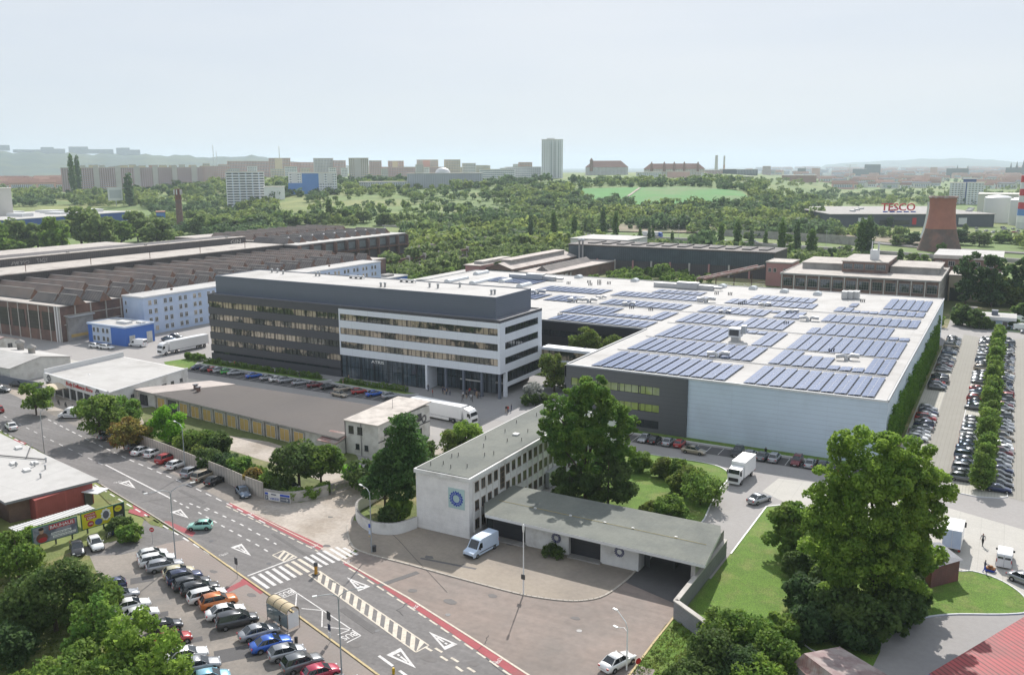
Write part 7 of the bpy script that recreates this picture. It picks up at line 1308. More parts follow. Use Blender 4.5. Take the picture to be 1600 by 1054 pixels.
_x, _y = g(818, 928); T = thing('street_lamp', 'straight pale lamp post on the kerb before the gatehouse', 'street lamp', (_x, _y, 0)); MB().tube([(0, 0, 0), (0, 0, 9.2)], [.11, .06], 'lampc', 8).build('pole', T, world=False); MB().lathe([(.1, 8.8), (.16, 9.2), (.16, 9.7), (.08, 9.9)], 'lampc', n=10).build('lamp_head', T, world=False); MB().box(-.3, .3, -.14, -.1, 2.2, 2.9, 'metal_d').build('sign_plate', T, world=False)
_x, _y = g(979, 1046); T = thing('street_lamp', 'double headed curved lamp above the white saloon', 'street lamp', (_x, _y, 0), -math.radians(-70)); MB().tube([(0, 0, 0), (0, 0, 5.0), (0, .3, 5.8), (0, 1.6, 6.7)], [.1, .07, .06, .04], 'lampc', 8).build('pole', T, world=False); MB().tube([(0, 0, 4.7), (0, .5, 5.0), (0, 1.5, 4.6)], .04, 'lampc', 6).build('arm', T, world=False)
for z, y in ((6.7, 1.6), (4.6, 1.5)): MB().box(-.13, .13, y, y + .6, z - .07, z + .05, 'lampc').build('lamp_head', T, world=False)
for px, py, l in ((142, 610, 'globe lamp post before the motorcycle shop'),): _x, _y = g(px, py + 2); T = thing('street_lamp', l, 'street lamp', (_x, _y, 0)); MB().tube([(0, 0, 0), (0, 0, 4)], .05, 'metal', 6).build('pole', T, world=False); MB().lathe([(.05, 4), (.3, 4.2), (.35, 4.4), (.25, 4.65), (.03, 4.75)], 'lampc', n=10).build('lamp_head', T, world=False)
def sign(label, px, py, h, parts_, az=0, name='traffic_sign', cat='traffic sign'):
    x, y = g(px, py); T = thing(name, label, cat, (x, y, 0), -math.radians(az)); MB().tube([(0, 0, 0), (0, 0, h)], .04, 'metal', 6).build('post', T, world=False)
    for kind, z, s_, m in parts_:
        mb = MB()
        if kind == 'disc': mb.add([(s_ * math.cos(t), -.05, z + s_ * math.sin(t)) for t in [k * math.pi / 8 for k in range(16)]], [tuple(range(16))], m); mb.add([(s_ * math.cos(t), -.03, z + s_ * math.sin(t)) for t in [k * math.pi / 8 for k in range(16)]], [tuple(range(16))[::-1]], 'metal')
        elif kind == 'bar': mb.box(-s_, s_, -.07, -.055, z - s_ * .22, z + s_ * .22, m)
        else: mb.box(-s_ * .7, s_ * .7, -.08, -.04, z - s_, z + s_, m)
        mb.build('sign_plate', T, world=False)
RS = mat('sign_red_plate', (.5, .02, .03), .5, .05)
sign('no entry sign at the mouth of the side lane', 239, 849, 2.6, [('disc', 2.3, .36, RS), ('bar', 2.3, .25, 'frame_w')], -30)
sign('grey backed sign post on the pavement near the zebra crossing', 371, 903, 3.1, [('plate', 2.6, .5, 'metal_d')], 10); sign('bus stop post with two plates beside the bus bay', 516, 1003, 4.1, [('plate', 3.5, .55, 'metal_d'), ('plate', 2.0, .4, 'cloth_b'), ('plate', 1.0, .35, 'lampc')], 15, 'bus_stop_post', 'bus stop')
sign('red disc sign on the grass verge beside the white saloon', 996, 1072, 3.4, [('disc', 3.1, .36, RS)], -60); sign('pair of blue signs at the foot of the planter lamp', 579, 853, 3.8, [('plate', 3.3, .3, 'cloth_bl'), ('plate', 2.3, .3, 'blue_pale'), ('bar', 1.6, .25, 'yellow')], 0)
_x, _y = g(585, 861); T = thing('litter_bin', 'dark litter bin at the foot of the planter lamp', 'bin', (_x, _y, 0)); MB().lathe([(.28, 0), (.3, .8), (.32, .82), (.3, .95), (.1, 1.0)], 'metal_d', n=12).build('bin_drum', T, world=False)
_x, _y = g(463, 1006); T = thing('litter_bin', 'slim dark bin on the pavement beside the blue saloon', 'bin', (_x, _y, 0)); MB().lathe([(.2, 0), (.22, .9), (.24, .92), (.1, 1.05)], 'metal_d', n=12).build('bin_drum', T, world=False)
_x, _y = g(494, 897); T = thing('traffic_beacon', 'orange and black beacon on the striped island by the crossing', 'beacon', (_x, _y, 0)); MB().box(-.45, .45, -.35, .35, .04, .16, 'metal_d').build('base', T, world=False)
MB().lathe([(.26, .16), (.2, .9), (.24, 1.0), (.24, 1.3)], mat('beacon_orange', (.5, .25, .03), .6, .1), n=12).build('body', T, world=False); MB().lathe([(.26, 1.3), (.3, 1.4), (.28, 1.75), (.08, 1.85)], 'metal_d', n=12).build('lamp_head', T, world=False)
_x, _y = g(615, 1052); T = thing('hydrant', 'small yellow hydrant post at the kerb on the lower edge', 'hydrant', (_x, _y, 0)); MB().lathe([(.16, 0), (.16, .5), (.2, .52), (.12, .75)], mat('hydrant_yellow', (.6, .4, .02), .5, .05), n=10).build('body', T, world=False)
# bus shelter
a, b = Vector(g(418, 967)), Vector(g(450, 987)); d = b - a; L = d.length; T = thing('bus_shelter', 'bus shelter with a cream barrel roof and glass walls', 'bus shelter', (a.x, a.y, .02), math.atan2(d.y, d.x)); Wd = 1.7; mb = MB(); n = 10
for k in range(n): t0, t1 = math.pi * k / n, math.pi * (k + 1) / n; q = [(0, Wd / 2 - Wd / 2 * math.cos(t0), 2.35 + .65 * math.sin(t0)), (L, Wd / 2 - Wd / 2 * math.cos(t0), 2.35 + .65 * math.sin(t0)), (L, Wd / 2 - Wd / 2 * math.cos(t1), 2.35 + .65 * math.sin(t1)), (0, Wd / 2 - Wd / 2 * math.cos(t1), 2.35 + .65 * math.sin(t1))]; mb.add(q + [(x, y, z - .05) for x, y, z in q], [(0, 1, 2, 3), (7, 6, 5, 4)], mat('shelter_roof', (.50, .40, .25), .5, .08, 1), True)
mb.build('roof', T, world=False)
for x in (0, L * .33, L * .66, L):
    for y in (0, Wd): MB().tube([(x, y, 0), (x, y, 2.4)], .04, 'metal_d', 6).build('post', T, world=False)
    MB().tube([(x, Wd / 2 - Wd / 2 * math.cos(t), 2.37 + .66 * math.sin(t)) for t in [math.pi * k / 8 for k in range(9)]], .035, 'metal_d', 5).build('roof_rib', T, world=False)
PG = mat('shelter_glass', (.20, .24, .25), .08, .15, 1, spec=.8)
MB().box(0, L, -.03, 0, .4, 2.2, PG).build('glass_panel', T, world=False); MB().box(L - .02, L + .02, .1, Wd - .1, .3, 2.25, 'lampc').build('poster_panel', T, world=False); MB().box(-.02, .02, .1, Wd - .1, .4, 2.2, PG).build('glass_panel', T, world=False); MB().box(.4, L - .4, .15, .5, .42, .5, 'wood').build('bench', T, world=False)
# bicycles beside the billboards
def bicycle(x, y, az, label, cm):
    T = thing('bicycle', label, 'bicycle', (x, y, .03), az, group='bicycles beside the billboards')
    for yy in (-.5, .5): MB().tube([(0, yy + .34 * math.cos(t), .36 + .34 * math.sin(t)) for t in [k * math.pi / 8 for k in range(17)]], .028, 'rubber', 5).build('wheel', T, world=False)
    mb = MB(); 
    for p, q in (((0, -.5, .36), (0, -.1, .36)), ((0, -.1, .36), (0, .38, .82)), ((0, -.22, .84), (0, .38, .86)), ((0, -.5, .36), (0, -.22, .84)), ((0, -.1, .36), (0, -.22, .95)), ((0, .38, .95), (0, .5, .36))): mb.tube([p, q], .025, cm, 5)
    mb.build('frame', T, world=False); MB().tube([(-.26, .36, 1.0), (.26, .36, 1.0)], .02, 'metal_d', 5).build('handlebar', T, world=False); MB().box(-.07, .07, -.36, -.1, .95, 1.0, 'plastic').build('saddle', T, world=False); return T
for i in range(8): p = Vector(g(168, 842)).lerp(Vector(g(192, 829)), i / 7); bicycle(p.x, p.y, .3 + i * .06, '%s bicycle in the rack by the yellow billboard, %s from the left' % (['black', 'white', 'silver', 'blue', 'grey', 'white', 'black', 'red'][i], ordn(i)), ['plastic', 'lampc', 'metal', 'cloth_bl', 'conc', 'lampc', 'plastic', 'cloth_r'][i])
for i in range(4): _p = g(92 + i * 11, 632 + i * 4); bicycle(_p[0], _p[1], 1.2, '%s motorbike standing in the shade before the showroom, %s from the left' % ('dark', ordn(i)), 'plastic')['category'] = 'motorbike'
for o in list(COL.objects):
    if o.get('category') == 'motorbike': o.name = 'motorbike'; o['group'] = 'motorbikes before the showroom'; o.scale = (1.6, 1.3, 1.2)
# ================================================================== SOLAR FIELD AND ROOF PLANT
SP = {}
def solar(x, y0, y1, label, z=12.75, w_=2.32):
    Ln = round((y1 - y0) / 1.02) * 1.02; k = round(Ln, 2)
    if k not in SP:
        a = MB(); rows = max(1, round(Ln / 1.72)); dy = Ln / rows; b = MB(); n = max(2, int(Ln / 2.6))
        for c_ in range(2):
            for r_ in range(rows):
                x0, x1 = c_ * w_ / 2 + .03, (c_ + 1) * w_ / 2 - .04; q0, q1 = r_ * dy + .03, (r_ + 1) * dy - .06; za, zb_ = .22 + .18 * x0 / w_, .22 + .18 * x1 / w_
                a.add([(x0, q0, za), (x1, q0, zb_), (x1, q1, zb_), (x0, q1, za), (x0, q0, za - .05), (x1, q0, zb_ - .05), (x1, q1, zb_ - .05), (x0, q1, za - .05)], [(0, 1, 2, 3), (4, 7, 6, 5), (0, 4, 5, 1), (1, 5, 6, 2), (2, 6, 7, 3), (3, 7, 4, 0)], 'solar')
        for x0, z0 in ((.3, .16), (w_ - .4, .3)): b.box(x0, x0 + .1, 0, Ln, z0, z0 + .05, 'metal')
        b.box(w_ / 2 - .05, w_ / 2 + .05, 0, Ln, .2, .27, 'metal')
        for i in range(n + 1):
            yy = min(Ln - .08, Ln * i / n); b.box(.15, .22, yy, yy + .08, 0, .19, 'metal'); b.box(w_ - .22, w_ - .15, yy, yy + .08, 0, .34, 'metal'); b.box(0, w_, yy, yy + .08, 0, .06, 'metal')
        SP[k] = (a.mesh('solar_panel'), b.mesh('support_frame'))
    T = thing('solar_table', label, 'solar panels', (x, y0, z), group='solar panel tables on the hall roof'); put('panel', SP[k][0], T); put('support_frame', SP[k][1], T)
def block(a0, n, rows, name, pitch=2.5):
    for i in range(n):
        for j, (y0, y1) in enumerate(rows(i)): solar(a0 + pitch * i, y0, y1, 'solar table, %s from left, %s%s' % (ordn(i), name, '' if j == 0 else ', far piece'))
block(-78.2, 12, lambda i: [(175, 192.6 if i < 9 else 190.3)], 'front left block of the roof')
block(-78.2, 12, lambda i: [(195.8, 212.3)], 'second left block')
block(-78.2, 12, lambda i: [(214.3, 233.3)] if i < 7 or i > 9 else [(229.5, 233.3)], 'third left block')
block(-80.6, 12, lambda i: [(237.6, 253.6 if i < 4 or i > 6 else 246.5)], 'fourth left block')
block(-80.6, 12, lambda i: [(257.9, 269.8)] if i != 8 else [(266, 269.8)], 'fifth left block')
block(-78.2, 11, lambda i: [(278.2, 288.2)] + ([(290.4, 301)] if 1 < i < 10 else []), 'farthest left block')
block(-44.6, 10, lambda i: [(175, 192.7)], 'front right block of the roof')
block(-44.6, 10, lambda i: [(195.6, 212.3)] if i in (0, 1, 8, 9) else [(195.6, 208.2)] if i < 5 else [(195.6, 199.7)], 'second right block')
block(-44.6, 10, lambda i: [(213.8, 233.8)], 'third right block')
block(-44.6, 10, lambda i: [(236.6, 245.5 if i == 0 else 254)] if i < 8 else [(236.6, 240.7)], 'fourth right block')
block(-44.6, 10, lambda i: [(257.3, 270.6)], 'fifth right block')
block(-44.6, 10, lambda i: [(277, 286)] + ([(289, 311)] if i > 2 else [(289, 296)] if i else []) if i < 2 or i > 4 else [(277, 281)], 'farthest right block')
block(-114.2, 12, lambda i: [(224.3, 234.8)], 'front block of the rear wing')
block(-116.8, 13, lambda i: [(237.4, 253 if i < 6 or i > 10 else 242.6)], 'second block of the rear wing')
block(-113, 11, lambda i: [(258, 269.2)], 'third block of the rear wing')
block(-117.2, 13, lambda i: [(277, 288.5)] + ([(290.5, 299)] if 3 < i < 11 else []), 'farthest block of the rear wing')
block(-145, 10, lambda i: [(257, 269)] if i % 5 < 4 else [], 'left block behind the penthouse')
block(-146, 10, lambda i: [(277, 289)], 'far left block behind the penthouse'); block(-176, 9, lambda i: [(290, 303)], 'remotest block at the left roof corner')
def unit(name, label, cat, x, y, fn, rz=0, group=None): T = thing(name, label, cat, (x, y, 12.75), rz, group); fn(T); return T
def dome(L, w_=2.6):
    def f(T):
        MB().box(-w_ / 2, w_ / 2, 0, L, 0, .4, 'parapet_w').build('curb', T, world=False); mb = MB(); n = 8; P = [(-w_ / 2 * math.cos(math.pi * k / n), .4 + .85 * math.sin(math.pi * k / n)) for k in range(n + 1)]
        mb.extr(P, .1, L - .1, 'y', 'dome'); mb.build('dome', T, world=False)
    return f
def at_roof(px, py): return g(px, py, 12.9)
DM = [(908, 432.5, 3, 0), (992, 439, 3, 0), (1127, 449, 3, 0), (1175, 452, 3, 0), (1224, 457, 3, 0), (1276, 461, 3, 0), (743, 429, 9, 0), (698, 441, 14, 0), (737, 443.5, 14, 0), (783, 441, 7, 0), (811, 448.5, 8, 0)]
for i, (px, py, L, _) in enumerate(DM): x, y = at_roof(px, py); y = min(y, 318 - L); unit('skylight_dome', 'low arched rooflight on the solar roof, %s from the left' % ordn(sorted(d[0] for d in DM).index(px)), 'rooflight', x, y, dome(L), 0, 'arched rooflights on the hall roof')
def duct(T):
    mb = MB(); mb.tube([(-2.2, 0, .9), (-.6, 0, 1.1), (-.1, 0, .8), (0, 0, .1)], [.5, .5, .45, .45], 'duct', 8); mb.build('duct_elbow', T, world=False); mb = MB(); mb.tube([(.5, .8, .1), (.6, .8, .8), (1.1, .8, 1.1), (2.8, .8, .95)], [.45, .45, .5, .5], 'duct', 8); mb.build('duct_elbow', T, world=False); MB().box(-.5, 1.2, -.5, 1.4, 0, .12, 'metal').build('base_frame', T, world=False)
DU = [(897, 471.5, 1), (919, 472, 1), (837, 460, 1.2), (938, 466, .7), (981, 477, .8), (1102, 472, 1.2), (1131, 489, .7), (1120, 558, 1), (1237, 489, .8), (1262, 501, 1), (1322, 562, 1.0), (1194, 478, .8)]
for i, (px, py, s_) in enumerate(DU): x, y = at_roof(px, py); T = unit('duct_pair', 'pair of bent silver ducts on the hall roof, %s from the left' % ordn(sorted(d[0] for d in DU).index(px)), 'ventilation duct', x, y, duct, .2 * (i % 3), 'bent ducts on the hall roof'); T.scale = (s_, s_, s_)
def ahu(L):
    def f(T):
        MB().box(-L / 2, L / 2, -.9, .9, .35, 1.7, 'duct').build('casing', T, world=False); MB().box(-L * .1, L * .25, -1.5, 1.5, .3, 2.4, 'duct').build('casing', T, world=False); MB().box(-L / 2, L / 2, -1, 1, 0, .3, 'metal').build('base_frame', T, world=False)
        MB().tube([(L / 2, 0, 1), (L / 2 + 2.4, 0, 1), (L / 2 + 2.8, .6, 1), (L / 2 + 2.4, 1.2, 1)], .5, 'duct', 8).build('duct_elbow', T, world=False)
    return f
for i, (px, py, L) in enumerate([(1068, 450, 22), (832, 436, 20)]): x, y = at_roof(px, py); unit('air_handling_unit', ['long silver air handling unit at the far roof edge behind the panels', 'long silver air handling unit behind the office penthouse'][i], 'roof unit', x, y, ahu(L), group='air handling units')
def cooler(T):
    MB().box(-1.5, 1.5, -1.6, 1.6, 1.1, 3.3, 'parapet_w').build('casing', T, world=False); MB().box(-1.52, -1.5, -1.2, 1.2, 1.4, 3, 'metal_d').build('louvre', T, world=False); MB().box(-1.2, 1.2, -1.62, -1.6, 1.5, 3, 'metal_d').build('louvre', T, world=False)
    MB().box(-.9, 1.1, -1, 1, 0, 1.1, 'duct').build('plinth', T, world=False); MB().box(1.5, 2.6, -.8, .9, 2, 4, 'duct').build('intake_hood', T, world=False)
x, y = at_roof(1149, 531); unit('rooftop_cooler', 'boxy pale cooling unit standing among the third left panel block', 'roof unit', x, y, cooler)
for i, px in enumerate((1320, 1329, 1338)): x, y = at_roof(px, 466); unit('rooftop_cooler', 'slim box unit near the far right roof corner, %s of three from the left' % ordn(i), 'roof unit', x, y, lambda T: (MB().box(-.9, .9, -1.6, 1.6, .3, 2.6, 'duct').build('casing', T, world=False), MB().box(-.8, .8, -1.4, 1.4, 0, .3, 'metal').build('plinth', T, world=False)), group='slim box units')
def pipes(T):
    for k in range(3): MB().tube([(k * .55, 0, 0), (k * .55, 0, .7), (k * .55 + .1, -.3, .9)], .16, 'metal_d', 7).build('exhaust_pipe', T, world=False)
EP = [(872, 493), (886, 443), (918, 441), (920, 445), (934, 440), (934, 444), (949, 443), (984, 481), (1014, 484), (1117, 459), (1138, 460), (1154, 475), (1160, 474), (1225, 506), (1345, 471), (1295, 549)]
for i, (px, py) in enumerate(EP): x, y = at_roof(px, py); unit('exhaust_cluster', 'small dark exhaust pipes on the hall roof, %s cluster listed from the left' % ordn([q for q in sorted(EP)].index((px, py))), 'roof vent', x, y, pipes, .4, 'exhaust pipe clusters')
for i, (x0, x1, y) in enumerate(((-80, -20, 194.2), (-80, -20, 213.2), (-82, -20, 235.4), (-115, -20, 255.8), (-115, -20, 273.6))): T = thing('cable_tray', 'grey cable tray crossing the hall roof, %s from the front edge' % ordn(i), 'cable tray', (x0, y, 12.75), group='cable trays on the hall roof'); MB().box(x0, x1, y, y + .22, 12.85, 12.98, 'parapet').build('tray', T)
# ================================================================== FAR SURROUNDINGS
def fmat(n, c, v=.1): return mat(n, c, .9, v, .05)
FW = {'pink': fmat('far_pink', (.66, .42, .35)), 'brown': fmat('far_brown', (.58, .37, .33)), 'cream': fmat('far_cream', (.70, .60, .45)), 'white': fmat('far_white', (.80, .80, .79)), 'grey': fmat('far_grey', (.46, .48, .50)), 'pale': fmat('far_pale', (.60, .57, .53)), 'rose': fmat('far_rose', (.66, .42, .38)), 'navy': fmat('far_navy', (.03, .06, .17)), 'blue': fmat('far_blue', (.12, .25, .55)), 'roof': fmat('far_red_roof', (.25, .14, .11)), 'slate': fmat('far_dark', (.09, .10, .12)), 'tile': fmat('far_tile', (.30, .165, .125))}
WB = mat('far_window_band', (.16, .17, .19), .4, .2, .1, lines=(('d', 4.4, 2.5, 3.4),)); WB2 = mat('far_ribbon', (.07, .08, .10), .4, .2, .1, lines=(('d', 11, 2.5, 6),))
def fblock(label, px0, px1, ytop, D, c='cream', depth=14, name='apartment_block', cat='apartment block', bands=True, yb=None, turn=0, roofc='pale', hip=0, group=None, wb=None, c2=None, stairs=()):
    pm = (px0 + px1) / 2; x, y = polar(pm, D); zb = float(elev(x, y)) - 1; rr_ = D / math.cos(math.atan((pm - 800) / FPX)); sl = D * math.cos(math.atan((pm - 800) / FPX))
    W_ = (px1 - px0) / FPX * sl; zt = CH - (ytop - 263.3) / FPX * sl * 1.0; H = max(5, zt - zb); th = math.atan((pm - 800) / FPX) - AZ
    T = thing(name, label, cat, (x, y, zb), -th + turn, group=group); cm = FW[c]
    MB().box(-W_ / 2, W_ / 2, 0, depth, 0, H - (hip and H * .0), cm).build('wall', T, world=False)
    if hip:
        mb = MB(); o = 1.2; mb.add([(-W_ / 2 - o, -o, H), (W_ / 2 + o, -o, H), (W_ / 2 + o, depth + o, H), (-W_ / 2 - o, depth + o, H), (-W_ / 2 + depth * .45, depth / 2, H + hip), (W_ / 2 - depth * .45, depth / 2, H + hip)], [(0, 1, 5, 4), (1, 2, 5), (2, 3, 4, 5), (3, 0, 4), (3, 2, 1, 0)], FW['roof' if roofc == 'pale' else roofc]); mb.build('roof', T, world=False)
    else: MB().box(-W_ / 2 - .4, W_ / 2 + .4, -.4, depth + .4, H, H + .8, FW[roofc]).build('roof', T, world=False)
    if bands:
        n = max(1, int(H / 3.1)); n = min(n, 20)
        for i in range(n):
            z = H - 2.6 - i * 3.1
            if z < 1: break
            mb = MB(); mb.box(-W_ / 2 + .8, W_ / 2 - .8, -.15, 0, z, z + 1.5, wb or WB); mb.build('window_row', T, world=False)
    if c2: MB().box(-W_ * .22, W_ * .12, -.3, -.001, 0, H - .5, FW[c2]).build('facade_panel', T, world=False)
    for s0 in stairs: xx = (s0 - pm) / FPX * sl; MB().box(xx - 4, xx + 4, -1.2, depth, 0, H + 3, FW['pale']).build('stair_tower', T, world=False)
    return T
fblock('very long brownish panel apartment block with pale stair towers', 120, 323, 263, 1520, 'brown', 13, stairs=(135, 168, 198, 225, 251, 279, 308))
fblock('long pinkish apartment row right of the brownish panel block', 323, 366, 261, 1700, 'pink'); fblock('long pale pink apartment row on the skyline behind the white slotted block', 366, 430, 254, 1950, 'rose')
fblock('white block with staggered dark slot windows', 362, 419, 270, 1150, 'white', 16, wb=WB2, cat='office block', name='office_block'); fblock('low white hall beside the white slotted block', 419, 450, 293, 1120, 'white', 20, bands=False, cat='hall', name='warehouse')
T = fblock('blue and white apartment building with stepped pale roofs', 458, 531, 272, 1180, 'white', 20, c2='blue')
for i in range(5): MB().box(-26 + i * 11, -19 + i * 11, -.2, 12, 14, 26 + (i % 2) * 2, 'parapet_w').build('dormer', T, world=False)
MB().box(-31, -12, -.8, -.32, 0, 15, FW['blue']).build('facade_panel', T, world=False)
fblock('pink and cream tower block at the left of the tower row', 429, 461, 249.5, 1950, 'pink', 18, c2='cream'); fblock('low pink row between the first two tower blocks', 461, 497, 256, 2000, 'rose'); fblock('pale tower block with two stepped heights', 497, 527, 250, 1950, 'pale', 18); fblock('pinkish tower block joined to the stepped pale one', 527, 546, 253.5, 1940, 'rose', 18)
fblock('tall cream tower block with rooftop aerials', 551, 581, 250, 1500, 'cream', 18, c2='pale'); fblock('rose tower block right of the tall cream one', 582, 601, 254, 1700, 'rose'); fblock('pink and cream tower block above the grey dome building, farther left', 611, 635, 254.5, 1800, 'pink', 16, c2='cream')
fblock('cream and orange tower block above the grey dome building', 655, 688, 253, 1750, 'cream', 16, c2='pink'); fblock('yellowish tower block right of the orange one', 697, 722, 253, 1780, 'cream', 16); fblock('long rose apartment row between the tower blocks', 590, 700, 264, 1720, 'rose')
T = fblock('broad grey block with square windows and a white dome on its roof', 640, 756, 273.5, 1280, 'grey', 24, cat='office block', name='domed_building'); MB().lathe([(10.6, 21), (10, 24), (8, 26.5), (4.6, 28.2), (.5, 28.8)], 'parapet_w', (-3, 12), 20).build('dome', T, world=False)
fblock('lower grey building left of the domed block', 566, 640, 286, 1270, 'grey', 20, cat='office block', name='office_block'); fblock('white apartment row beside the skyline tower', 751, 806, 268, 1480, 'white'); fblock('white apartment row stepping up to the skyline tower', 790, 846, 264.5, 1520, 'white')
rb = random.Random(31); q = 0
for i in range(34):
    px = 332 + i * 14.6 + rb.uniform(-5, 5); wd = rb.uniform(9, 24); D = rb.uniform(1560, 2300); cc = rb.choice(['cream', 'rose', 'white', 'pink', 'pale', 'cream', 'white']); fblock('small %s block scattered in the far housing belt, %s from the left' % ({'rose': 'rosy', 'pale': 'greyish'}.get(cc, cc), ordn(i)), px, px + wd, rb.uniform(257, 269), D, cc, 14, group='small blocks of the housing belt')
for i in range(13): px = 122 + i * 15.3; fblock('pale topped block standing behind the brownish panel block, %s from the left' % ordn(i), px, px + rb.uniform(8, 13), rb.uniform(258.5, 262), 1750, rb.choice(['cream', 'rose', 'pale']), 12, group='blocks behind the brown row', bands=False)
T = fblock('slender white tower block rising highest on the skyline', 846.5, 879, 223.5, 1500, 'white', 26, 'tower_block', wb=mat('tower_windows', (.26, .27, .29), .4, .2, .1, lines=(('d', 5, 3.1, 3),)))
for x0, x1 in ((-3, 0), (3.5, 5.2), (9.5, 11.5)): MB().box(x0, x1, -.6, -.2, 3, 60, FW['grey']).build('balcony_strip', T, world=False)
MB().box(-9, 4, 4, 16, 63, 66.5, FW['white']).build('roof_house', T, world=False)
T = fblock('massive building with a dark red hipped roof and turret among trees', 914, 979, 265, 2250, 'pale', 40, cat='building', name='hipped_roof_building', hip=16); MB().lathe([(4, 10), (4, 34), (5, 35), (1, 42)], FW['roof'], (-38, 0), 10).build('turret', T, world=False)
T = fblock('long palace like building with red tiled roofs and small turrets', 1004, 1096, 268, 2050, 'cream', 30, cat='building', name='palace_building', hip=12)
for x in (-50, -22, 0, 22, 52): MB().lathe([(3, 12), (3, 27), (.4, 33)], FW['roof'], (x, 0), 8).build('turret', T, world=False)
for i, (a, b, yt, D, c) in enumerate([(992, 1030, 273, 1700, 'white'), (1040, 1074, 272, 1900, 'rose'), (1096, 1124, 270, 2200, 'rose'), (1120, 1146, 269, 2300, 'slate'), (1146, 1178, 269.5, 2300, 'slate'), (1148, 1172, 280, 1800, 'slate'), (1186, 1198, 264.5, 3200, 'brown'), (1092, 1102, 275, 1750, 'white')]): fblock('low %s industrial block on the skyline right of the palace, %s from the left' % (c, ordn(i)), a, b, yt, D, c, 30, cat='industrial building', name='industrial_building', bands=i % 2 == 0, group='low industrial blocks')
def stack(label, px, yt, D, r, mats, name='chimney_stack', r2=None, yb=None):
    x, y = polar(px, D); sl = D * math.cos(math.atan((px - 800) / FPX)); zb = float(elev(x, y)); H = CH - (yt - 263.3) / FPX * sl - zb; T = thing(name, label, 'chimney', (x, y, zb)); n = len(mats)
    for i, m in enumerate(mats): k0, k1 = i / n, (i + 1) / n; q = r2 or r * .75; MB().lathe([(r + (q - r) * k0, H * k0), (r + (q - r) * k1, H * k1)], m, n=16).build('shaft_section', T, world=False)
    return T, H
stack('pale power station chimney, thicker of the skyline pair', 1114.5, 247.5, 2700, 5, [FW['pale']] * 2); stack('thinner of the two skyline chimneys', 1126.5, 248.5, 2700, 3.2, [FW['brown'], FW['pale']]); stack('thin mast on the left skyline hill, taller one', 344, 229.5, 5200, 2.4, [FW['pale']], 'mast'); stack('shorter mast on the left skyline hill', 348.6, 238, 5200, 2, [FW['pale']], 'mast'); stack('thin mast above the pink tower blocks', 445, 231.5, 4000, 2, [FW['pale']], 'mast')
T, H = stack('round brick chimney with white antenna panels at its top', 285.5, 295, 850, 3.1, ['brick_b'] * 3 + ['brick'], r2=2.4)
for k in range(6): t = k * 1.05; MB().box(3.2 * math.cos(t) - .5, 3.2 * math.cos(t) + .5, 3.2 * math.sin(t) - .3, 3.2 * math.sin(t) + .3, H - 5, H - .6, 'parapet_w').build('antenna_panel', T, world=False)
stack('red and white striped chimney at the right edge', 1598, 280, 905, 7.2, ['parapet_w', FW['white'], FW['blue'], RS, 'parapet_w', RS, 'parapet_w', RS], r2=6.6)
fblock('blue and white boiler house at the foot of the striped chimney', 1586, 1612, 312, 930, 'white', 20, cat='boiler house', name='boiler_house', bands=False, c2='blue')
for i, (px, yt, D, r) in enumerate(((1552.5, 313, 1000, 12), (1592, 316, 960, 11))): x, y = polar(px, D); zb = float(elev(x, y)); H = CH - (yt - 263.3) / FPX * D * .88 - zb; T = thing('storage_tank', 'white domed storage tank, %s of the pair' % ('larger left one', 'right one')[i], 'storage tank', (x, y, zb)); MB().lathe([(r, 0), (r, H)], 'parapet_w', n=24).build('tank_wall', T, world=False); MB().lathe([(r, H), (r * .7, H + 1.6), (.3, H + 2.6)], 'parapet_w', n=24).build('roof', T, world=False)
fblock('long pale shed roof behind the storage tanks', 1525, 1590, 309, 1250, 'pale', 60, cat='shed', name='industrial_shed', bands=False)
fblock('white round topped tower block, left of the navy one', 1477, 1499, 291, 1500, 'white', 18); fblock('navy tower block between two white ones', 1497, 1515, 285, 1530, 'navy', 16, bands=False); fblock('white tower block right of the navy one', 1504, 1527, 291, 1480, 'white', 18)
# cooling tower
x, y = g(1467, 391); T = thing('cooling_tower', 'waisted brick cooling tower, orange above and brown below', 'cooling tower', (x, y, 0)); P = [(q * .9, z) for q, z in [(15.2, 0), (14.2, 3), (12.4, 8), (10.9, 13), (9.9, 18), (9.2, 23), (8.8, 28), (9.0, 32), (9.2, 34.5)]]
MB().lathe(P[:4] + [(9.55, 14.5)], mat('sooty_brick', (.13, .09, .08), .9, .25, .15, col2=(.20, .11, .09), mixs=.12, lines=(('z', .8, .1, .85),)), n=32).build('lower_shell', T, world=False)
MB().lathe([(9.55, 14.5)] + P[4:], mat('orange_brick', (.38, .15, .11), .9, .15, .15, col2=(.34, .13, .10), mixs=.12, mixc=(.5, .7), lines=(('z', .8, .1, .9),)), n=32).build('upper_shell', T, world=False); MB().lathe([(8.9, 34.5), (8.9, 35.6), (7.6, 35.6), (7.6, 34.5)], 'red_old', n=32).build('rim', T, world=False)
for s, m in ((-1, 'parapet_w'), (1, 'parapet_w')):  # strips coloured white to stand for the side-lit surfaces of the shell
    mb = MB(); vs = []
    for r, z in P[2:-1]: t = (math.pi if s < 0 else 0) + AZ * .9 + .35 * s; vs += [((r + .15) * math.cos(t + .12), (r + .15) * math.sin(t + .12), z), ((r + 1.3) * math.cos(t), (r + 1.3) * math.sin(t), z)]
    mb.add(vs, [q for i in range(len(vs) // 2 - 1) for q in ((2 * i, 2 * i + 1, 2 * i + 3, 2 * i + 2), (2 * i + 2, 2 * i + 3, 2 * i + 1, 2 * i))], m); mb.build('side_fin', T, world=False)
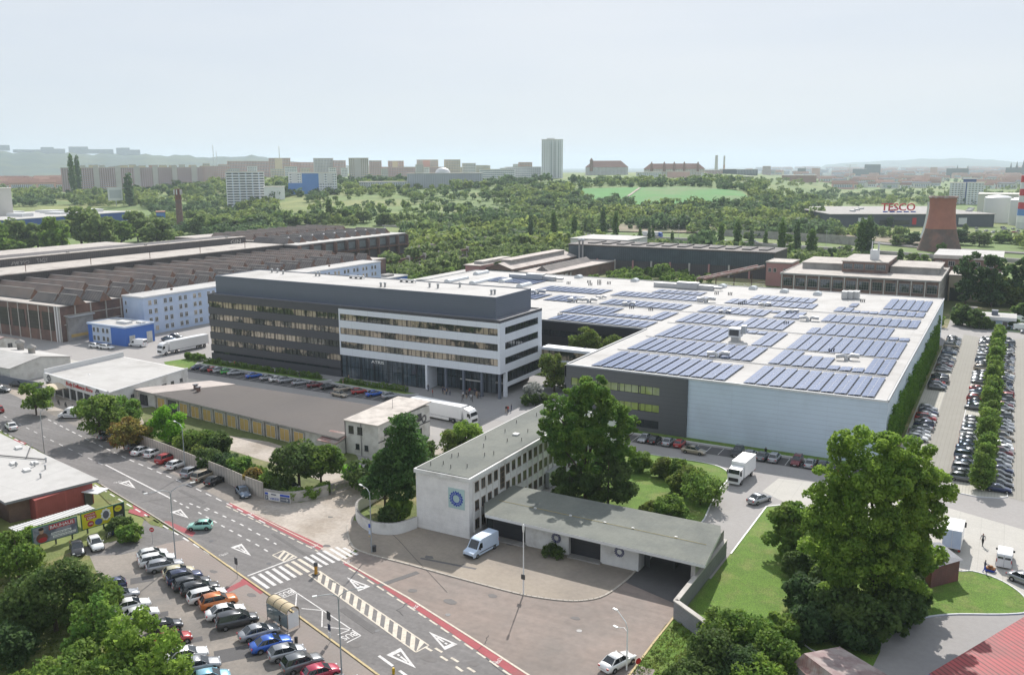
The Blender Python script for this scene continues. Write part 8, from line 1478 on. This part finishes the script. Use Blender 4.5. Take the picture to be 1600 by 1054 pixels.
for k in range(4): t = k * 1.6; MB().tube([(9.8 * math.cos(t), 9.8 * math.sin(t), 35.6), (9.8 * math.cos(t), 9.8 * math.sin(t), 40)], .1, 'metal_d', 5).build('aerial', T, world=False)
# shopping centre
x0, y0 = g(1340, 356); x1, y1 = g(1552, 356); d = Vector((x1 - x0, y1 - y0)); L = d.length; T = thing('shopping_centre', 'low dark shopping centre with red letters TESCO on its pale roof', 'shopping centre', (x0, y0, 0), math.atan2(d.y, d.x))
MB().box(-25, L, 0, 150, 0, 12, FW['slate']).build('wall', T, world=False); MB().box(-26, L + 1, -1, 155, 12, 12.6, 'conc').build('roof', T, world=False); 
MB().text('TESCO', Matrix.Translation((L * .38, 30, 17.4)) @ Matrix.Rotation(math.pi / 2, 4, 'X'), RS, 1, .5, fit=(31, 7)).build('sign_lettering', T, world=False)
for i in range(5): MB().box(L * .38 - 14 + i * 6.4, L * .38 - 9.6 + i * 6.4, 29, 29.4, 12.6, 13.6, 'cloth_bl').build('sign_dash', T, world=False)
for a, b, m in ((.0, .08, 'parapet_w'), (.74, .80, 'parapet_w'), (.16, .38, 'glass'), (.4, .43, RS)): MB().box(L * a, L * b, -.6, -.01, 3, 9 if m != 'glass' else 7, m).build('facade_panel', T, world=False)
for i in range(12): MB().box(6 + i * 12, 10 + i * 12, 40 + (i % 3) * 25, 46 + (i % 3) * 25, 12.6, 14, 'metal').build('roof_unit', T, world=False)
ground('shopping_car_park', [far(*p)[:2] for p in ((1480, 358), (1600, 358), (1640, 372), (1560, 373), (1490, 368))], .35, 'lotasph'); ground('shopping_lawn', [far(*p)[:2] for p in ((1500, 360.5), (1540, 360), (1556, 363), (1510, 365))], .4, 'meadow')
# blue warehouse far left
T = thing('blue_warehouse', 'long blue warehouse with white vaulted roofs behind the tree belt', 'warehouse', (-798, 482, 0)); x1, y1 = g(6, 345, 10); x2, y2 = g(212, 331, 10)
d = Vector((x2 - x1, y2 - y1)).normalized(); n = Vector((-d.y, d.x)) * 110; L = (Vector((x2, y2)) - Vector((x1, y1))).length; Z0 = float(elev(x1, y1))
MB().prism([(x1, y1), (x2, y2), (x2 + n.x, y2 + n.y), (x1 + n.x, y1 + n.y)], 0, 10.2, 'blue_ware').build('wall', T); MB().prism([(x1 - d.x, y1 - d.y), (x2 + d.x, y2 + d.y), (x2 + n.x, y2 + n.y), (x1 + n.x, y1 + n.y)], 10.2, 10.8, 'roof_white').build('roof', T)
for k in range(10):
    a = Vector((x1, y1)) + d * L * (k + .5) / 11 + n * (.25 + (k % 3) * .2); MB().prism([tuple(a - d * 7), tuple(a + d * 6), tuple(a + d * 6 + n * .18), tuple(a - d * 7 + n * .18)], 10.8, 12.8 + (k % 2), 'parapet_w').build('roof_vault', T)
fblock('small blue shed between the tree belt and the brick chimney', 250, 263, 331, 900, 'blue', 20, cat='shed', name='shed', bands=False, roofc='tile'); fblock('pale grey building at the far left edge', -12, 26, 294, 1000, 'pale', 18, cat='building', name='building', bands=False)
x, y, z = far(182, 322); T = thing('roadside_billboard', 'white framed billboard on a tall post above the blue warehouse', 'billboard', (x, y, z), -(math.atan((182 - 800) / FPX) - AZ)); D = math.hypot(x, y); MB().box(-6.5 * D / 900, 6 * D / 900, -.3, .3, 7, 17 * D / 900, 'parapet_w').build('board', T, world=False); MB().box(-5 * D / 900, 5 * D / 900, -.4, -.31, 10, 14.6 * D / 900, FW['grey']).build('poster', T, world=False); MB().box(-.5, .5, -.2, .2, 0, 7, 'metal').build('post', T, world=False)
for i, (a, b, yt) in enumerate(((-10, 31, 228), (41, 80, 235), (82, 100, 231.5), (100, 117, 234), (125, 152, 231), (150, 190, 235), (197, 216, 233), (214, 232, 236))): fblock('grey housing block on the hazy left hilltop, %s from the left' % ordn(i), a, b, yt, 6400, 'grey', 60, bands=False, group='housing blocks on the hilltop')
# distant city: copied small houses and a few landmarks
def house(wall, roof, L, W_, H, R2):
    T = thing('town_house', 'house', 'house'); gable_(T, L, W_, H, R2, wall, roof); MB().box(-L * .42, L * .42, -W_ / 2 - .1, -W_ / 2, H * .35, H * .8, WB).build('window_row', T, world=False); MB().box(L * .2, L * .2 + 1.4, -.8, .8, H + R2 * .4, H + R2 + 1.5, FW['brown']).build('chimney', T, world=False); return T
def gable_(T, L, W_, H, R2, wall, roof):
    MB().extr([(-W_ / 2, 0), (W_ / 2, 0), (W_ / 2, H), (0, H + R2), (-W_ / 2, H)], -L / 2, L / 2, 'x', wall).build('wall', T, world=False); o = .8; k = R2 / (W_ / 2)
    MB().extr([(-W_ / 2 - o, H - k * o + .1), (0, H + R2 + .1), (W_ / 2 + o, H - k * o + .1), (W_ / 2 + o, H - k * o + .7), (0, H + R2 + .7), (-W_ / 2 - o, H - k * o + .7)], -L / 2 - .5, L / 2 + .5, 'x', roof).build('roof', T, world=False)
HS = [house(FW['cream'], FW['tile'], 34, 13, 12, 5), house(FW['white'], FW['roof'], 26, 12, 10, 5), house(FW['rose'], FW['tile'], 48, 14, 14, 5), house(FW['pale'], FW['slate'], 40, 16, 13, 3)]
rr = random.Random(21); first = [True] * 4; hn = 0
for i in range(420):
    left = i < 90; px = rr.uniform(-20, 118) if left else 1170 + 450 * rr.random() ** .8; py = rr.uniform(266, 277) if left else 265.6 + 30 * rr.random() ** 1.9
    if not left and px < 1290 and py > 281 or (1470 < px < 1530 and py > 284) or (px < 1250 and py > 276): continue
    if left: D = rr.uniform(1900, 2600); x, y = polar(px, D); z = float(elev(x, y))
    else: x, y, z = far(px, py)
    k = i % 3 if left else rr.randrange(4); th = math.atan((px - 800) / FPX) - AZ; sc = 1 + .35 * max(0, math.hypot(x, y) - 2500) / 2500
    lb = 'pinkish terraced house in the hazy suburb at the left skyline' if left else 'small hazy red roofed house of the distant city at the right'
    gp = 'houses of the left suburb' if left else 'houses of the distant city'
    if first[k]: o = HS[k]; o.location = (x, y, z - 1); o.rotation_euler = (0, 0, -th + rr.uniform(-.5, .5)); o['label'] = lb; o['group'] = gp; first[k] = False; o.scale = (sc, sc, sc)
    else: clone(HS[k], (x, y, z - 1), -th + rr.uniform(-.5, .5), lb, gp, sc)
for i, (a, b, yt, D, c) in enumerate([(1343, 1366, 262.5, 4600, 'slate'), (1325, 1345, 269, 4500, 'slate'), (1262, 1274, 267.5, 3600, 'brown'), (1217, 1268, 278.5, 2500, 'tile'), (1444, 1454, 267, 4400, 'brown'), (1562, 1602, 268, 4300, 'slate'), (1240, 1252, 268, 4000, 'slate'), (1470, 1500, 269, 4200, 'slate')]): fblock('large %s building on the distant city skyline, %s of them from the left' % (c if c != 'tile' else 'red roofed', ordn(i)), a, b, yt, D, c, 50, cat='building', name='city_building', bands=False, group='large buildings of the distant city')
for i, (px, yt) in enumerate(((1567, 260.5), (1576, 258.5), (1586, 256), (1595, 244.5), (1485, 264), (1501, 264.5), (1251, 265.5))):
    D = 4250; x, y = polar(px, D); zb = float(elev(x, y)); sl = D * math.cos(math.atan((px - 800) / FPX)); H = CH - (yt - 263.3) / FPX * sl - zb; T = thing('church_spire', 'thin dark church spire on the distant skyline, %s from the left' % ordn(sorted((1567, 1576, 1586, 1595, 1485, 1501, 1251)).index(px)), 'church spire', (x, y, zb)); MB().box(-4, 4, -4, 4, 0, H * .6, FW['slate']).build('tower', T, world=False); MB().lathe([(6, H * .6), (3, H * .75), (.4, H)], FW['slate'], n=8).build('spire', T, world=False)
x, y = polar(1320, 3800); T = thing('tower_crane', 'tower crane on the distant city skyline', 'crane', (x, y, 0)); MB().tube([(0, 0, 0), (0, 0, 58)], 1.2, FW['pale'], 5).build('mast', T, world=False); MB().tube([(-20, 8, 56), (28, -10, 56)], .9, FW['pale'], 5).build('jib', T, world=False)
# ring road on its embankment and the railway side walls
RP = [g(*p, 4.5) for p in ((600, 352), (760, 358), (880, 364), (1000, 369.5), (1100, 374.5), (1200, 381), (1337, 390.5), (1460, 398.5), (1640, 408))]
ground_b = MB(); wall_line(ground_b, RP, 15, 3.4, 4.5, 'conc', 'asphalt'); wall_line(ground_b, RP, 15.6, 3.2, 3.39, 'conc'); ground_b.build('ring_road', kind='structure')
T = thing('road_barrier', 'pale concrete barrier along the near side of the ring road', 'barrier', (RP[0][0], RP[0][1], 0)); mb = MB(); off = [(p[0] + 3.4, p[1] - 6.9) for p in RP]; wall_line(mb, off, .4, 4.5, 5.4, 'conc_w'); mb.build('parapet', T)
for i in range(26): a, b = Vector(RP[4 + i // 7 if i < 28 else 7]), Vector(RP[5 + i // 7]); p = a.lerp(b, (i % 7) / 7); T = thing('bridge_pier', 'concrete pier carrying the ring road, %s from the left' % ordn(i), 'pier', (p.x, p.y, 0), group='piers of the ring road'); MB().box(-1, 1, -5, 5, 0, 3.2, 'conc').build('shaft', T, world=False); MB().box(-1.4, 1.4, -6, 6, 2.7, 3.19, 'conc_w').build('cap', T, world=False)
R2P = [g(*p, 1) for p in ((760, 352), (880, 359), (1000, 363), (1090, 366), (1200, 370), (1330, 374), (1430, 384), (1640, 396))]
mb = MB(); wall_line(mb, R2P, 11, .1, .6, 'asphalt'); mb.build('ring_road', kind='structure')
drape('embankment', [(900, 352), (1040, 350), (1200, 352), (1330, 362), (1440, 374), (1440, 384), (1330, 376), (1200, 368), (1040, 364), (900, 362)], 'dirt', .7, 30)
T = thing('noise_wall', 'long grey noise wall with graffiti above the ring road', 'wall', (*g(1080, 368), 0)); mb = MB(); wall_line(mb, [g(*p) for p in ((1130, 371), (1200, 374), (1290, 379), (1345, 384))], .6, 0, 6, 'conc'); mb.build('panels', T)
p = RP[3]; q = Vector(RP[4]) - Vector(RP[3]); az_ = math.degrees(math.atan2(q.x, q.y)); _q = Vector(RP[3]).lerp(Vector(RP[4]), .2)
T = semi('lorry with a blue cab driving on the ring road', _q.x, _q.y, az_, 16); T.location.z = 4.55
for c in T.children:
    if c.name.startswith('cab'):
        for s in c.material_slots:
            if s.material == M['truckw']: s.link = 'OBJECT'; s.material = COLR['blue']
for i, (t, k, c) in enumerate(((4.3, 'sedan', 'white'), (4.8, 'suv', 'silver'), (5.85, 'sedan', 'dark grey'), (3.9, 'hatchback', 'silver'))): a, b = Vector(RP[int(t)]), Vector(RP[int(t) + 1]); _q = a.lerp(b, t % 1); car(k, c, _q.x, _q.y, az_, '%s %s on the ring road, %s from the left' % (c, KN[k], ordn([1, 2, 3, 0][i])), 'cars on the ring road', 1.1, 4.55)
for i, (px, py) in enumerate(((937, 372), (1060, 380), (1160, 380), (1290, 392))): x, y = g(px, py); T = thing('lighting_mast', 'thin lamp mast beside the ring road, %s from the left' % ordn(i), 'lamp mast', (x, y, 0), group='lamp masts of the ring road'); MB().tube([(0, 0, 0), (0, 0, 13)], .12, 'metal', 5).build('pole', T, world=False); MB().box(-.8, .8, -.2, .2, 13, 13.2, 'metal').build('lamp_head', T, world=False)
# path across the meadow
MP = [far(px, py) for px, py in ((972, 315), (984, 307), (1000, 295.5))]; mb = MB()
for a, b in zip(MP[:-1], MP[1:]):
    a, b = Vector(a), Vector(b); d = (b - a).normalized(); s_ = Vector((-d.y, d.x, 0)) * 1.6; n_ = 14
    for k in range(n_): p, q = a.lerp(b, k / n_), a.lerp(b, (k + 1) / n_); p.z = float(elev(p.x, p.y)) + 1.9; q.z = float(elev(q.x, q.y)) + 1.9; mb.add([p - s_, q - s_, q + s_, p + s_], [(0, 1, 2, 3)], 'gravel')
mb.build('meadow_path', kind='structure')

DB = MB(); rd = random.Random(8)
for k in range(260):
    x = rd.uniform(-342, -288); y = rd.uniform(365, 560); s_ = rd.uniform(.4, 2.6); DB.box(x, x + s_ * rd.uniform(.6, 3), y, y + s_, 0, rd.uniform(.3, 2.2), rd.choice(['rust', 'conc_w', 'wood', 'conc', 'metal_d', 'roof_old']), rot=rd.random() * 3)
DB.build('rubble', None, label='rubble and scrap strewn over the gantry yard', cat='rubble', kind='stuff')
# ================================================================== HAZE
hz = bpy.data.materials.new('haze'); hz.use_nodes = True; N = hz.node_tree.nodes; N.remove(N['Principled BSDF'])
pv = N.new('ShaderNodeVolumePrincipled'); pv.inputs['Density'].default_value = .000085; pv.inputs['Color'].default_value = (.78, .9, 1, 1); pv.inputs['Anisotropy'].default_value = .15
hz.node_tree.links.new(pv.outputs[0], N['Material Output'].inputs['Volume'])
hb = MB(); hb.box(-23000, 23000, -23000, 23000, -2.5, 330, hz); hb.build('haze', kind='stuff')
